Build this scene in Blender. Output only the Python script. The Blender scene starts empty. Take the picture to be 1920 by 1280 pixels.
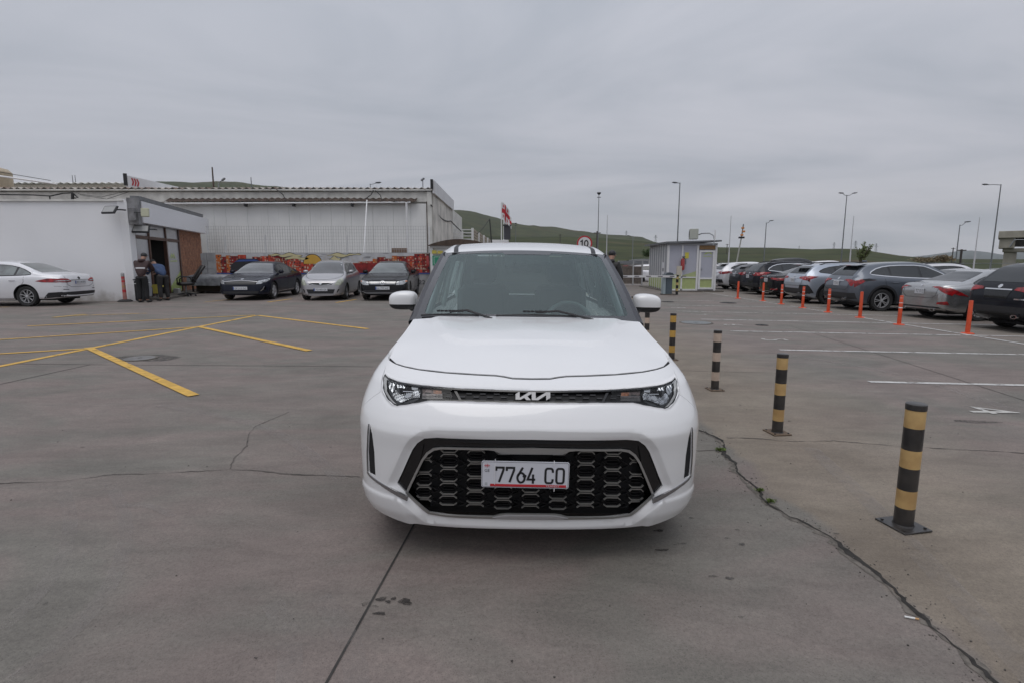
import bpy, bmesh, math, random
import numpy as np
from mathutils import Vector, Matrix, geometry
from mathutils.bvhtree import BVHTree
random.seed(7)
R = math.radians
HAZE = 0.00010
SC = bpy.context.scene
COL = SC.collection

# ---------------------------------------------------------------- camera
PITCH = R(8.4); FPX = 1014.0; CAMZ = 1.5
cam_d = bpy.data.cameras.new('camera')
cam_d.sensor_width = 36.0
cam_d.lens = 36.0 * FPX / 1920.0
cam_d.clip_start = 0.05
cam_d.clip_end = 60000
cam = bpy.data.objects.new('camera', cam_d)
COL.objects.link(cam)
cam.location = (0, 0, CAMZ)
cam.rotation_euler = (R(90) - PITCH, 0, 0)
SC.camera = cam

# ---------------------------------------------------------------- render + exposure
SC.render.engine = 'CYCLES'
SC.cycles.use_denoising = True
SC.cycles.max_bounces = 6
SC.cycles.transparent_max_bounces = 12
SC.cycles.volume_bounces = 0
SC.cycles.sample_clamp_indirect = 6
SC.view_settings.view_transform = 'Standard'
SC.view_settings.look = 'None'
SC.view_settings.gamma = 1
SC.view_settings.use_curve_mapping = False
SC.view_settings.exposure = 0.0

# ---------------------------------------------------------------- world: overcast sky
SUN_EL, SUN_AZ = R(70), R(200)
W = bpy.data.worlds.new("World"); SC.world = W; W.use_nodes = True
nt = W.node_tree; N = nt.nodes; L = nt.links
for n in list(N): N.remove(n)
out = N.new('ShaderNodeOutputWorld'); bg = N.new('ShaderNodeBackground')
sky = N.new('ShaderNodeTexSky'); sky.sky_type = 'NISHITA'; sky.sun_disc = False
sky.sun_elevation = SUN_EL; sky.sun_rotation = SUN_AZ
sky.air_density = 1.0; sky.dust_density = 3.0
tc = N.new('ShaderNodeTexCoord')
sep = N.new('ShaderNodeSeparateXYZ'); L.new(tc.outputs['Generated'], sep.inputs[0])
# cloud deck: project direction on a flat layer so clouds stretch towards the horizon
zc = N.new('ShaderNodeMath'); zc.operation = 'MAXIMUM'; L.new(sep.outputs['Z'], zc.inputs[0]); zc.inputs[1].default_value = 0.0
za = N.new('ShaderNodeMath'); za.operation = 'ADD'; L.new(zc.outputs[0], za.inputs[0]); za.inputs[1].default_value = 0.11
dv = N.new('ShaderNodeVectorMath'); dv.operation = 'DIVIDE'
cb = N.new('ShaderNodeCombineXYZ'); L.new(za.outputs[0], cb.inputs[0]); L.new(za.outputs[0], cb.inputs[1]); cb.inputs[2].default_value = 1
L.new(tc.outputs['Generated'], dv.inputs[0]); L.new(cb.outputs[0], dv.inputs[1])
mp = N.new('ShaderNodeMapping'); mp.inputs['Scale'].default_value = (0.42, 0.62, 0.0); mp.inputs['Rotation'].default_value = (0, 0, R(28)); mp.inputs['Location'].default_value = (1.7, 0.4, 0)
L.new(dv.outputs[0], mp.inputs[0])
n1 = N.new('ShaderNodeTexNoise'); n1.inputs['Scale'].default_value = 1.0; n1.inputs['Detail'].default_value = 6; n1.inputs['Roughness'].default_value = 0.55; n1.inputs['Distortion'].default_value = 0.9
L.new(mp.outputs[0], n1.inputs['Vector'])
cr = N.new('ShaderNodeValToRGB')
cr.color_ramp.elements[0].position = 0.33; cr.color_ramp.elements[0].color = (0.425, 0.460, 0.525, 1)
cr.color_ramp.elements[1].position = 0.68; cr.color_ramp.elements[1].color = (0.640, 0.650, 0.715, 1)
L.new(n1.outputs['Fac'], cr.inputs[0])
# overcast luminance: brighter overhead, paler band low over the horizon
zr = N.new('ShaderNodeValToRGB')
e = zr.color_ramp.elements
e[0].position = 0.0; e[0].color = (0.96, 0.93, 0.86, 1)
e[1].position = 1.0; e[1].color = (1.75, 1.75, 1.75, 1)
k = e.new(0.14); k.color = (0.94, 0.93, 0.92, 1)
k = e.new(0.42); k.color = (1.06, 1.06, 1.06, 1)
L.new(zc.outputs[0], zr.inputs[0])
mu = N.new('ShaderNodeVectorMath'); mu.operation = 'MULTIPLY'
L.new(cr.outputs[0], mu.inputs[0]); L.new(zr.outputs[0], mu.inputs[1])
# thin share of the clear-sky texture seen through the cloud
sk = N.new('ShaderNodeVectorMath'); sk.operation = 'SCALE'; sk.inputs['Scale'].default_value = 0.07
L.new(sky.outputs[0], sk.inputs[0])
mx = N.new('ShaderNodeMix'); mx.data_type = 'RGBA'; mx.inputs['Factor'].default_value = 0.96
L.new(sk.outputs[0], mx.inputs['A']); L.new(mu.outputs[0], mx.inputs['B'])
L.new(mx.outputs['Result'], bg.inputs['Color']); bg.inputs['Strength'].default_value = 1.0
L.new(bg.outputs[0], out.inputs['Surface'])

# ---------------------------------------------------------------- soft sun behind the cloud
sd = bpy.data.lights.new('sun', 'SUN'); sd.energy = 0.8; sd.angle = R(40); sd.color = (1.0, 0.97, 0.93)
sun = bpy.data.objects.new('sun', sd); COL.objects.link(sun)
sun.rotation_euler = (R(90) - SUN_EL, 0, R(180) - SUN_AZ)

# ---------------------------------------------------------------- ground shape and pixel-to-place helpers
def gz(x, y=0.0):
    """gentle fall of the car park towards the right"""
    t = (x + 1.5)
    s = 0.5 * (t + math.sqrt(t * t + 1.0))
    return 0.026 - 0.0125 * s
_cp, _sp = math.cos(PITCH), math.sin(PITCH)
def ray(px, py):
    a = (px - 960) / FPX; b = (640 - py) / FPX
    return Vector((a, _cp + b * _sp, -_sp + b * _cp))
def PT(px, py, Y):
    d = ray(px, py); t = Y / d.y
    return Vector((d.x * t, Y, CAMZ + d.z * t))
def G(px, py):
    d = ray(px, py); z = 0.0
    for _ in range(8):
        t = (z - CAMZ) / d.z; z = gz(d.x * t)
    return Vector((d.x * t, d.y * t, z))

# ---------------------------------------------------------------- materials
MATS = {}
def mat(name, col, rough=0.6, metal=0.0, coat=0.0, coat_r=0.05, noise=0.0, nscale=8.0, bump=0.0, bscale=60.0,
        alpha=1.0, emit=None, spec=0.5, col2=None, trans=0.0, detail=4):
    if name in MATS: return MATS[name]
    m = bpy.data.materials.new(name); m.use_nodes = True
    t = m.node_tree; nn = t.nodes; ll = t.links
    p = nn['Principled BSDF']
    p.inputs['Base Color'].default_value = (*col, 1); p.inputs['Roughness'].default_value = rough
    p.inputs['Metallic'].default_value = metal; p.inputs['Coat Weight'].default_value = coat
    p.inputs['Coat Roughness'].default_value = coat_r; p.inputs['Specular IOR Level'].default_value = spec
    p.inputs['Alpha'].default_value = alpha; p.inputs['Transmission Weight'].default_value = trans
    tcn = nn.new('ShaderNodeTexCoord')
    nz = nn.new('ShaderNodeTexNoise'); nz.inputs['Scale'].default_value = nscale; nz.inputs['Detail'].default_value = detail
    ll.new(tcn.outputs['Object'], nz.inputs['Vector'])
    amt = noise if noise > 0 else 0.04
    rp = nn.new('ShaderNodeValToRGB')
    c2 = col2 if col2 else tuple(c * (1 - amt) for c in col)
    rp.color_ramp.elements[0].position = 0.35; rp.color_ramp.elements[0].color = (*c2, 1)
    rp.color_ramp.elements[1].position = 0.65; rp.color_ramp.elements[1].color = (*(min(1, c * (1 + amt * 0.5)) for c in col), 1)
    ll.new(nz.outputs['Fac'], rp.inputs[0]); ll.new(rp.outputs[0], p.inputs['Base Color'])
    if bump > 0:
        nb = nn.new('ShaderNodeTexNoise'); nb.inputs['Scale'].default_value = bscale; nb.inputs['Detail'].default_value = 5
        ll.new(tcn.outputs['Object'], nb.inputs['Vector'])
        bp = nn.new('ShaderNodeBump'); bp.inputs['Strength'].default_value = bump; bp.inputs['Distance'].default_value = 0.01
        ll.new(nb.outputs['Fac'], bp.inputs['Height']); ll.new(bp.outputs[0], p.inputs['Normal'])
    MATS[name] = m
    return m

M_white_paint = mat('white car paint', (0.76, 0.76, 0.76), 0.25, coat=1.0, coat_r=0.03, noise=0.01, nscale=2)
M_black_gloss = mat('gloss black plastic', (0.006, 0.006, 0.007), 0.15, coat=0.15, noise=0.1)
M_black_matte = mat('matt black plastic', (0.018, 0.018, 0.020), 0.55, noise=0.2, nscale=30)
M_void = mat('dark recess', (0.006, 0.006, 0.007), 0.8)
M_rubber = mat('tyre rubber', (0.022, 0.022, 0.022), 0.75, noise=0.3, nscale=40, bump=0.3, bscale=80)
M_chrome = mat('chrome', (0.62, 0.62, 0.63), 0.18, metal=1.0)
M_satin = mat('satin silver trim', (0.46, 0.46, 0.47), 0.38, metal=0.6)
M_alloy = mat('alloy rim', (0.50, 0.50, 0.51), 0.3, metal=0.35)
M_darkalloy = mat('dark alloy rim', (0.05, 0.05, 0.055), 0.3, metal=0.6)
M_carglass = mat('tinted car glass', (0.018, 0.021, 0.023), 0.05, spec=0.7)
M_carglass_lt = mat('clear car glass', (0.085, 0.105, 0.100), 0.05, coat=1.0, coat_r=0.01, noise=0.6, nscale=3.0, spec=0.9)
M_redlamp = mat('red lamp lens', (0.30, 0.010, 0.013), 0.12, coat=.4, noise=0.6, nscale=11)
M_lamp = mat('clear lamp lens', (0.42, 0.43, 0.44), 0.12, coat=1.0, metal=0.35, noise=0.5, nscale=22)
M_amber = mat('amber lamp lens', (0.55, 0.16, 0.03), 0.2, coat=1.0)
M_plate = mat('number plate white', (0.62, 0.63, 0.66), 0.45)
M_platewear = mat('number plate blue band', (0.03, 0.07, 0.28), 0.45)
M_ink = mat('black print', (0.015, 0.015, 0.017), 0.5)
M_red = mat('red print', (0.50, 0.02, 0.03), 0.5)
M_steel = mat('galvanised steel', (0.30, 0.31, 0.32), 0.45, metal=0.7, noise=0.2, nscale=20)
M_greypole = mat('grey painted pole', (0.16, 0.17, 0.18), 0.5, noise=0.15, nscale=10)

# ---------------------------------------------------------------- object helpers
def link(o, parent=None):
    COL.objects.link(o)
    if parent is not None: o.parent = parent
    return o
def tag(o, label=None, cat=None, group=None, kind=None):
    if label: o['label'] = label
    if cat: o['category'] = cat
    if group: o['group'] = group
    if kind: o['kind'] = kind
    return o
def thing(name, label, cat, loc=(0, 0, 0), rz=0.0, group=None):
    o = bpy.data.objects.new(name, None); o.empty_display_size = 0.2
    link(o); o.location = loc; o.rotation_euler = (0, 0, rz)
    return tag(o, label, cat, group)
def mesh_obj(name, verts, faces, m, parent=None, smooth=False, angle=None, loc=None, rot=None, mats=None, fmi=None):
    me = bpy.data.meshes.new(name)
    me.from_pydata([tuple(v) for v in verts], [], faces)
    for mm in (mats or [m]): me.materials.append(mm)
    if fmi: me.polygons.foreach_set('material_index', fmi)
    me.update()
    if smooth: me.polygons.foreach_set('use_smooth', [True] * len(me.polygons))
    if angle is not None: me.set_sharp_from_angle(angle=R(angle))
    o = bpy.data.objects.new(name, me); link(o, parent)
    if loc is not None: o.location = loc
    if rot is not None: o.rotation_euler = rot
    return o
class MB:
    """mesh builder: collects boxes, tubes, prisms; build() links ONE object"""
    def __init__(s): s.v = []; s.f = []; s.m = []; s.cur = 0
    def add(s, v, f):
        b = len(s.v); s.v += [Vector(p) for p in v]; s.f += [[i + b for i in q] for q in f]; s.m += [s.cur] * len(f); return s
    def box(s, c, d, rz=0.0, M=None, bev=0.0):
        x, y, z = d[0] / 2, d[1] / 2, d[2] / 2
        if bev <= 0:
            v = [Vector((a * x, b * y, cc * z)) for a in (-1, 1) for b in (-1, 1) for cc in (-1, 1)]
            f = [[0, 1, 3, 2], [4, 6, 7, 5], [0, 4, 5, 1], [2, 3, 7, 6], [0, 2, 6, 4], [1, 5, 7, 3]]
        else:
            r = min(bev, x * .9, y * .9, z * .9)
            # three stacked rounded rectangles with chamfered corners
            def ring(hx, hy, zz, rr): return [Vector(p) for p in ((hx - rr, -hy, zz), (hx, -hy + rr, zz), (hx, hy - rr, zz), (hx - rr, hy, zz), (-hx + rr, hy, zz), (-hx, hy - rr, zz), (-hx, -hy + rr, zz), (-hx + rr, -hy, zz))]
            v = ring(x - r, y - r, -z, r * .5) + ring(x, y, -z + r, r) + ring(x, y, z - r, r) + ring(x - r, y - r, z, r * .5)
            f = [[i + 8 * k, (i + 1) % 8 + 8 * k, (i + 1) % 8 + 8 * (k + 1), i + 8 * (k + 1)] for k in range(3) for i in range(8)]
            f += [list(range(7, -1, -1)), list(range(24, 32))]
        T = M if M is not None else Matrix.Rotation(rz, 4, 'Z')
        return s.add([T @ p + Vector(c) for p in v], f)
    def tube(s, pts, r, n=10, cap=True, r2=None):
        pts = [Vector(p) for p in pts]; rings = []
        up = Vector((0, 0, 1)); prev = None
        for i, p in enumerate(pts):
            d = (pts[min(i + 1, len(pts) - 1)] - pts[max(i - 1, 0)]).normalized()
            if prev is None:
                a = d.cross(up)
                if a.length < 1e-3: a = d.cross(Vector((1, 0, 0)))
                a.normalize()
            else:
                a = (prev - d * prev.dot(d)).normalized()
            prev = a; b = d.cross(a)
            rr = r if r2 is None else r + (r2 - r) * i / (len(pts) - 1)
            rings.append([p + (a * math.cos(2 * math.pi * k / n) + b * math.sin(2 * math.pi * k / n)) * rr for k in range(n)])
        v = [q for g in rings for q in g]
        f = [[i * n + k, i * n + (k + 1) % n, (i + 1) * n + (k + 1) % n, (i + 1) * n + k] for i in range(len(pts) - 1) for k in range(n)]
        if cap: f += [list(range(n - 1, -1, -1)), [(len(pts) - 1) * n + k for k in range(n)]]
        return s.add(v, f)
    def lathe(s, prof, n=24, c=(0, 0, 0), axis='Z', close=True):
        """prof: list of (radius, height)"""
        v = []
        for (r, h) in prof:
            for k in range(n):
                a = 2 * math.pi * k / n
                p = (r * math.cos(a), r * math.sin(a), h)
                if axis == 'X': p = (p[2], p[0], p[1])
                elif axis == 'Y': p = (p[1], p[2], p[0])
                v.append(Vector(p) + Vector(c))
        f = [[i * n + k, i * n + (k + 1) % n, (i + 1) * n + (k + 1) % n, (i + 1) * n + k] for i in range(len(prof) - 1) for k in range(n)]
        if close: f += [list(range(n - 1, -1, -1)), [(len(prof) - 1) * n + k for k in range(n)]]
        return s.add(v, f)
    def prism(s, poly, d, fn=None):
        """poly: 2D pts (a,b); fn(a,b,t) -> 3D, t in (0,d)"""
        n = len(poly)
        if fn is None: fn = lambda a, b, t: (a, b, t)
        v = [Vector(fn(a, b, 0)) for a, b in poly] + [Vector(fn(a, b, d)) for a, b in poly]
        f = [list(range(n - 1, -1, -1)), list(range(n, 2 * n))] + [[i, (i + 1) % n, n + (i + 1) % n, n + i] for i in range(n)]
        return s.add(v, f)
    def quad(s, a, b, c, d): return s.add([a, b, c, d], [[0, 1, 2, 3]])
    def build(s, name, m, parent=None, smooth=False, angle=None, loc=None, rot=None, mats=None):
        return mesh_obj(name, s.v, s.f, m, parent, smooth, angle, loc, rot, mats, s.m if mats else None)
def fixn(o):
    bm = bmesh.new(); bm.from_mesh(o.data); bmesh.ops.recalc_face_normals(bm, faces=bm.faces); bm.to_mesh(o.data); bm.free(); return o
def text_mesh(s, size, depth=0.0):
    """flat lettering as mesh data: verts, faces in the XY plane, centred on x, baseline y=0"""
    cu = bpy.data.curves.new('lettering', 'FONT'); cu.body = s; cu.size = size; cu.extrude = depth; cu.align_x = 'CENTER'; cu.resolution_u = 3
    o = bpy.data.objects.new('lettering', cu); COL.objects.link(o)
    dg = bpy.context.evaluated_depsgraph_get()
    me = bpy.data.meshes.new_from_object(o.evaluated_get(dg))
    v = [p.co.copy() for p in me.vertices]; f = [list(p.vertices) for p in me.polygons]
    bpy.data.objects.remove(o); bpy.data.curves.remove(cu); bpy.data.meshes.remove(me)
    return v, f
def copy_tree(o, parent=None):
    c = o.copy(); COL.objects.link(c); c.parent = parent
    if parent is not None: c.matrix_parent_inverse = o.matrix_parent_inverse.copy()
    for ch in list(o.children): copy_tree(ch, c)
    return c
def interp(xs, ys, x): return float(np.interp(x, xs, ys))
def smooth01(t):
    t = max(0.0, min(1.0, t)); return t * t * (3 - 2 * t)
def pchip(pts):
    """smooth monotone-ish curve through (x,y) points"""
    xs = [p[0] for p in pts]; ys = [p[1] for p in pts]; n = len(xs)
    d = [(ys[i + 1] - ys[i]) / (xs[i + 1] - xs[i]) for i in range(n - 1)]
    m = [d[0]] + [0 if d[i - 1] * d[i] <= 0 else 2 * d[i - 1] * d[i] / (d[i - 1] + d[i]) for i in range(1, n - 1)] + [d[-1]]
    def f(x):
        if x <= xs[0]: return ys[0]
        if x >= xs[-1]: return ys[-1]
        i = 0
        while x > xs[i + 1]: i += 1
        h = xs[i + 1] - xs[i]; t = (x - xs[i]) / h
        return (ys[i] * (1 + 2 * t) * (1 - t) ** 2 + h * m[i] * t * (1 - t) ** 2 + ys[i + 1] * t * t * (3 - 2 * t) + h * m[i + 1] * t * t * (t - 1))
    return f
def in_poly(x, y, P):
    c = False; n = len(P)
    for i in range(n):
        x1, y1 = P[i]; x2, y2 = P[i - 1]
        if (y1 > y) != (y2 > y) and x < (x2 - x1) * (y - y1) / (y2 - y1) + x1: c = not c
    return c
def poly_dist(x, y, P):
    best = 1e9; n = len(P)
    for i in range(n):
        x1, y1 = P[i]; x2, y2 = P[(i + 1) % n]
        dx, dy = x2 - x1, y2 - y1; l2 = dx * dx + dy * dy
        t = 0 if l2 == 0 else max(0, min(1, ((x - x1) * dx + (y - y1) * dy) / l2))
        best = min(best, math.hypot(x - x1 - t * dx, y - y1 - t * dy))
    return best
def resample(P, step):
    Q = []
    for i in range(len(P)):
        a = P[i]; b = P[(i + 1) % len(P)]; n = max(1, int(math.hypot(b[0] - a[0], b[1] - a[1]) / step))
        for k in range(n): Q.append((a[0] + (b[0] - a[0]) * k / n, a[1] + (b[1] - a[1]) * k / n))
    return Q
def round_poly(P, it=2):
    for _ in range(it):
        Q = []
        for i in range(len(P)):
            a = P[i]; b = P[(i + 1) % len(P)]
            Q += [(a[0] * .75 + b[0] * .25, a[1] * .75 + b[1] * .25), (a[0] * .25 + b[0] * .75, a[1] * .25 + b[1] * .75)]
        P = Q
    return P
def sheet2d(outline, holes, step, creases=()):
    """triangulate an outline with holes, with an inner grid of points; returns 2D pts, faces, boundary loops"""
    O = resample(outline, step); H = [resample(h, step) for h in holes]
    pts = []; edges = []; loops = []
    for lp in [O] + H:
        b = len(pts); pts += [Vector(p) for p in lp]; n = len(lp)
        edges += [(b + i, b + (i + 1) % n) for i in range(n)]; loops.append(list(range(b, b + n)))
    CR = [resample(c, step) for c in creases]
    for lp in CR:
        b = len(pts); n = len(lp); pts += [Vector(p) for p in lp]; edges += [(b + i, b + (i + 1) % n) for i in range(n)]
    xs = [p[0] for p in O]; ys = [p[1] for p in O]
    h = step * 0.87; j = 0; y = min(ys) + h * .5
    while y < max(ys):
        x = min(xs) + (step * .5 if j % 2 else 0)
        while x < max(xs):
            if in_poly(x, y, O) and poly_dist(x, y, O) > step * .45 and all((not in_poly(x, y, q)) and poly_dist(x, y, q) > step * .45 for q in H) and all(poly_dist(x, y, q) > step * .4 for q in CR):
                pts.append(Vector((x, y)))
            x += step
        y += h; j += 1
    r = geometry.delaunay_2d_cdt(pts, edges, [], 0, 1e-7)
    V = r[0]; F = r[2]; orig = r[3]
    keep = []
    for f in F:
        c = (V[f[0]] + V[f[1]] + V[f[2]]) / 3
        if in_poly(c.x, c.y, O) and not any(in_poly(c.x, c.y, q) for q in H): keep.append(list(f))
    inv = {}
    for i, ol in enumerate(orig):
        for q in ol: inv[q] = i
    loops = [[inv[i] for i in lp] for lp in loops]
    return [(v.x, v.y) for v in V], keep, loops
def lift(name, outline, fn, m, parent, step=0.03, holes=(), rim=0.0, rimdir=None, nfn=None, flip=False, smooth=True, creases=()):
    """sheet over a 3D surface fn(a,b); rim>0 folds its edges inwards by rim along rimdir (panel thickness)"""
    V, F, loops = sheet2d(outline, list(holes), step, creases)
    P = [Vector(fn(a, b)) for a, b in V]
    if flip: F = [f[::-1] for f in F]
    nf = len(F); nv = len(P)
    nrm = []
    if nfn is None:
        h = 2e-3; sg = -1 if flip else 1
        for (a, b) in V:
            du = Vector(fn(a + h, b)) - Vector(fn(a - h, b)); dv_ = Vector(fn(a, b + h)) - Vector(fn(a, b - h))
            q = du.cross(dv_); nrm.append((q.normalized() if q.length > 1e-12 else Vector((0, -1, 0))) * sg)
    else: nrm = [nfn(a, b) for a, b in V]
    F = list(F); P = list(P)
    if rim > 0:
        for lp in loops:
            b = len(P); n = len(lp)
            for i in lp:
                d = rimdir if rimdir is not None else -nrm[i]
                P.append(P[i] + Vector(d) * rim)
            # orient the wall by the direction in which the sheet uses this edge
            used = set()
            for f in F[:nf]:
                for k in range(3): used.add((f[k], f[(k + 1) % 3]))
            for i in range(n):
                a0, a1 = lp[i], lp[(i + 1) % n]
                if (a0, a1) in used: F.append([a1, a0, b + i, b + (i + 1) % n])
                else: F.append([a0, a1, b + (i + 1) % n, b + i])
    me = bpy.data.meshes.new(name); me.from_pydata([tuple(p) for p in P], [], F); me.materials.append(m); me.update()
    if smooth:
        sm = [True] * nf + [False] * (len(F) - nf)
        me.polygons.foreach_set('use_smooth', sm)
        ln = []
        for p in me.polygons:
            if p.index < nf:
                for vi in p.vertices: ln.append(tuple(nrm[vi]))
            else:
                for vi in p.vertices: ln.append((0, 0, 0))
        me.normals_split_custom_set(ln)
    o = bpy.data.objects.new(name, me); link(o, parent)
    return o
# ================================================================ GROUND
def concrete_material():
    m = bpy.data.materials.new('worn concrete'); m.use_nodes = True
    t = m.node_tree; n = t.nodes; l = t.links; p = n['Principled BSDF']
    tc = n.new('ShaderNodeTexCoord')
    def noise(s, d=5, r=0.55, dist=0.0, sc=None):
        q = n.new('ShaderNodeTexNoise'); q.inputs['Scale'].default_value = s; q.inputs['Detail'].default_value = d
        q.inputs['Roughness'].default_value = r; q.inputs['Distortion'].default_value = dist
        if sc:
            mp = n.new('ShaderNodeMapping'); mp.inputs['Scale'].default_value = sc; mp.inputs['Rotation'].default_value = (0, 0, R(23))
            l.new(tc.outputs['Object'], mp.inputs[0]); l.new(mp.outputs[0], q.inputs['Vector'])
        else: l.new(tc.outputs['Object'], q.inputs['Vector'])
        return q.outputs['Fac']
    def ramp(f, a, b, p0=0.35, p1=0.65):
        q = n.new('ShaderNodeValToRGB'); q.color_ramp.elements[0].position = p0; q.color_ramp.elements[1].position = p1
        q.color_ramp.elements[0].color = (*a, 1); q.color_ramp.elements[1].color = (*b, 1); l.new(f, q.inputs[0]); return q.outputs[0]
    def mix(f, a, b, mode='MIX'):
        q = n.new('ShaderNodeMix'); q.data_type = 'RGBA'; q.blend_type = mode
        if isinstance(f, float): q.inputs['Factor'].default_value = f
        else: l.new(f, q.inputs['Factor'])
        for s, c in (('A', a), ('B', b)):
            if isinstance(c, tuple): q.inputs[s].default_value = (*c, 1)
            else: l.new(c, q.inputs[s])
        return q.outputs['Result']
    # broad pinkish / greenish grey blotches
    base = ramp(noise(0.35, 5, 0.6, 1.2, (1, 2.0, 1)), (0.205, 0.172, 0.157), (0.174, 0.163, 0.145), 0.42, 0.58)
    # dusty tan strip right of the long crack, fading across the bays
    sx = n.new('ShaderNodeSeparateXYZ'); l.new(tc.outputs['Object'], sx.inputs[0])
    def mth(op, a, b=None, clamp=False):
        q = n.new('ShaderNodeMath'); q.operation = op; q.use_clamp = clamp
        for i, v in enumerate((a, b)):
            if v is None: continue
            if isinstance(v, (int, float)): q.inputs[i].default_value = v
            else: l.new(v, q.inputs[i])
        return q.outputs[0]
    wob = mth('MULTIPLY', mth('SUBTRACT', noise(0.9, 4), 0.5), 0.7)
    u = mth('ADD', mth('ADD', sx.outputs['X'], mth('MULTIPLY', sx.outputs['Y'], CRK[0])), wob)
    d1 = mth('SUBTRACT', u, CRK[1])                     # >0 right of the crack
    a1 = mth('MULTIPLY', d1, 12.0, True)
    a2 = mth('SUBTRACT', 1.0, mth('MULTIPLY', mth('SUBTRACT', d1, 0.9), 0.55, True), True)
    strip = mth('MULTIPLY', mth('MULTIPLY', a1, a2, True), 0.85)
    base = mix(strip, base, ramp(noise(1.3, 5), (0.208, 0.174, 0.137), (0.248, 0.212, 0.170)))
    # dusty band again along the orange posts
    b1 = mth('SUBTRACT', 1.0, mth('MULTIPLY', mth('ABSOLUTE', mth('SUBTRACT', mth('ADD', sx.outputs['X'], wob), 11.2)), 0.6, True), True)
    base = mix(mth('MULTIPLY', b1, 0.7), base, (0.225, 0.200, 0.172))
    # medium stains and fine grain
    base = mix(1.0, base, ramp(noise(1.1, 7, 0.62, 0.6, (1, 1.8, 1)), (0.80, 0.80, 0.80), (1.13, 1.13, 1.13), 0.3, 0.7), 'MULTIPLY')
    base = mix(1.0, base, ramp(noise(6.0, 6, 0.7, 0.2, (0.6, 2.0, 1)), (0.89, 0.88, 0.88), (1.09, 1.09, 1.08), 0.3, 0.7), 'MULTIPLY')
    base = mix(1.0, base, ramp(noise(55, 6, 0.8), (0.76, 0.76, 0.76), (1.22, 1.21, 1.19), 0.3, 0.7), 'MULTIPLY')
    sp = noise(170, 3, 0.7)
    base = mix(1.0, base, ramp(sp, (0.60, 0.59, 0.58), (1.0, 1.0, 1.0), 0.32, 0.46), 'MULTIPLY')
    l.new(base, p.inputs['Base Color'])
    rr = n.new('ShaderNodeMapRange'); l.new(noise(0.8, 5), rr.inputs[0]); rr.inputs['To Min'].default_value = 0.60; rr.inputs['To Max'].default_value = 0.85
    l.new(rr.outputs[0], p.inputs['Roughness'])
    p.inputs['Specular IOR Level'].default_value = 0.28
    bp = n.new('ShaderNodeBump'); bp.inputs['Strength'].default_value = 0.35; bp.inputs['Distance'].default_value = 0.006
    l.new(noise(140, 5, 0.75), bp.inputs['Height']); l.new(bp.outputs[0], p.inputs['Normal'])
    return m
# long crack traced on the ground
crack_px = [(1296, 800), (1318, 808), (1336, 816), (1350, 824), (1356, 838), (1360, 852), (1376, 868), (1384, 884), (1398, 902), (1412, 912), (1424, 922), (1436, 940), (1452, 952), (1480, 968), (1505, 978), (1530, 990), (1552, 1004), (1575, 1022), (1600, 1044), (1626, 1062), (1655, 1088), (1680, 1108), (1705, 1132), (1735, 1154), (1762, 1182), (1790, 1206), (1815, 1232), (1852, 1268), (1890, 1300)]
crack_g = [G(*p) for p in crack_px]
ca, cb_ = G(1350, 824), G(1852, 1268)
kx = -(cb_.x - ca.x) / (cb_.y - ca.y)
CRK = (kx, ca.x + kx * ca.y)
M_conc = concrete_material()
xs = [-60, -45, -35, -28] + [-24 + i * 0.75 for i in range(75)] + [34, 40, 50, 60]
ys = [-40, -25, -12, -6] + [-3 + i * 0.75 for i in range(76)] + [56, 60]
v = [(x, y, gz(x)) for y in ys for x in xs]
f = [[j * len(xs) + i, j * len(xs) + i + 1, (j + 1) * len(xs) + i + 1, (j + 1) * len(xs) + i] for j in range(len(ys) - 1) for i in range(len(xs) - 1)]
o = mesh_obj('car_park_ground', v, f, M_conc, smooth=True); tag(o, kind='structure')

from mathutils import noise as mnoise
def ground_strip(name, pts, w, m, lift_=0.004, jag=0.0, kind='structure', ends=True, parent=None, w1=None, seed=1):
    """flat strip laid on the ground along world points (x,y); subdivided to follow the slope"""
    rnd = random.Random(seed)
    P = [Vector((p[0], p[1])) for p in pts]; Q = []
    for i in range(len(P) - 1):
        d = (P[i + 1] - P[i]).length; n = max(1, int(d / (0.03 if jag else 0.8)))
        for k in range(n): Q.append(P[i].lerp(P[i + 1], k / n))
    Q.append(P[-1]); v = []; n = len(Q)
    if jag: Q = [q + Vector((rnd.uniform(-jag, jag) + mnoise.noise(Vector((q.x * 3, q.y * 3, seed))) * jag * 3.5, rnd.uniform(-jag, jag) + mnoise.noise(Vector((q.x * 3, q.y * 3, seed + 9))) * jag * 3.5)) for q in Q]
    for i, q in enumerate(Q):
        d = (Q[min(i + 1, n - 1)] - Q[max(i - 1, 0)]).normalized(); s = Vector((-d.y, d.x))
        ww = w if w1 is None else w + (w1 - w) * i / (n - 1)
        if jag: ww *= max(.25, 1 + 1.5 * mnoise.noise(Vector((q.x * 6, q.y * 6, seed + 4.5))))
        a = ww * 0.5 * (rnd.uniform(0.4, 1.5) if jag else 1); b = ww * 0.5 * (rnd.uniform(0.4, 1.5) if jag else 1)
        for p in (q + s * a, q - s * b): v.append((p.x, p.y, gz(p.x) + lift_))
    f = [[2 * i, 2 * i + 1, 2 * i + 3, 2 * i + 2] for i in range(n - 1)]
    o = mesh_obj(name, v, f, m, parent)
    if kind: o['kind'] = kind
    return o
M_crack = mat('crack dirt', (0.028, 0.025, 0.022), 0.95, noise=0.4, nscale=30)
M_joint = mat('joint filler', (0.040, 0.037, 0.034), 0.9, noise=0.3, nscale=12)
M_hair = mat('hairline crack', (0.105, 0.092, 0.082), 0.9, noise=0.5, nscale=5)
ground_strip('ground_crack', crack_g, 0.019, M_crack, 0.004, jag=0.009, seed=3)
M_chip = mat('chipped concrete edge', (0.135, 0.120, 0.103), 0.95, noise=0.4, nscale=25)
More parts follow.
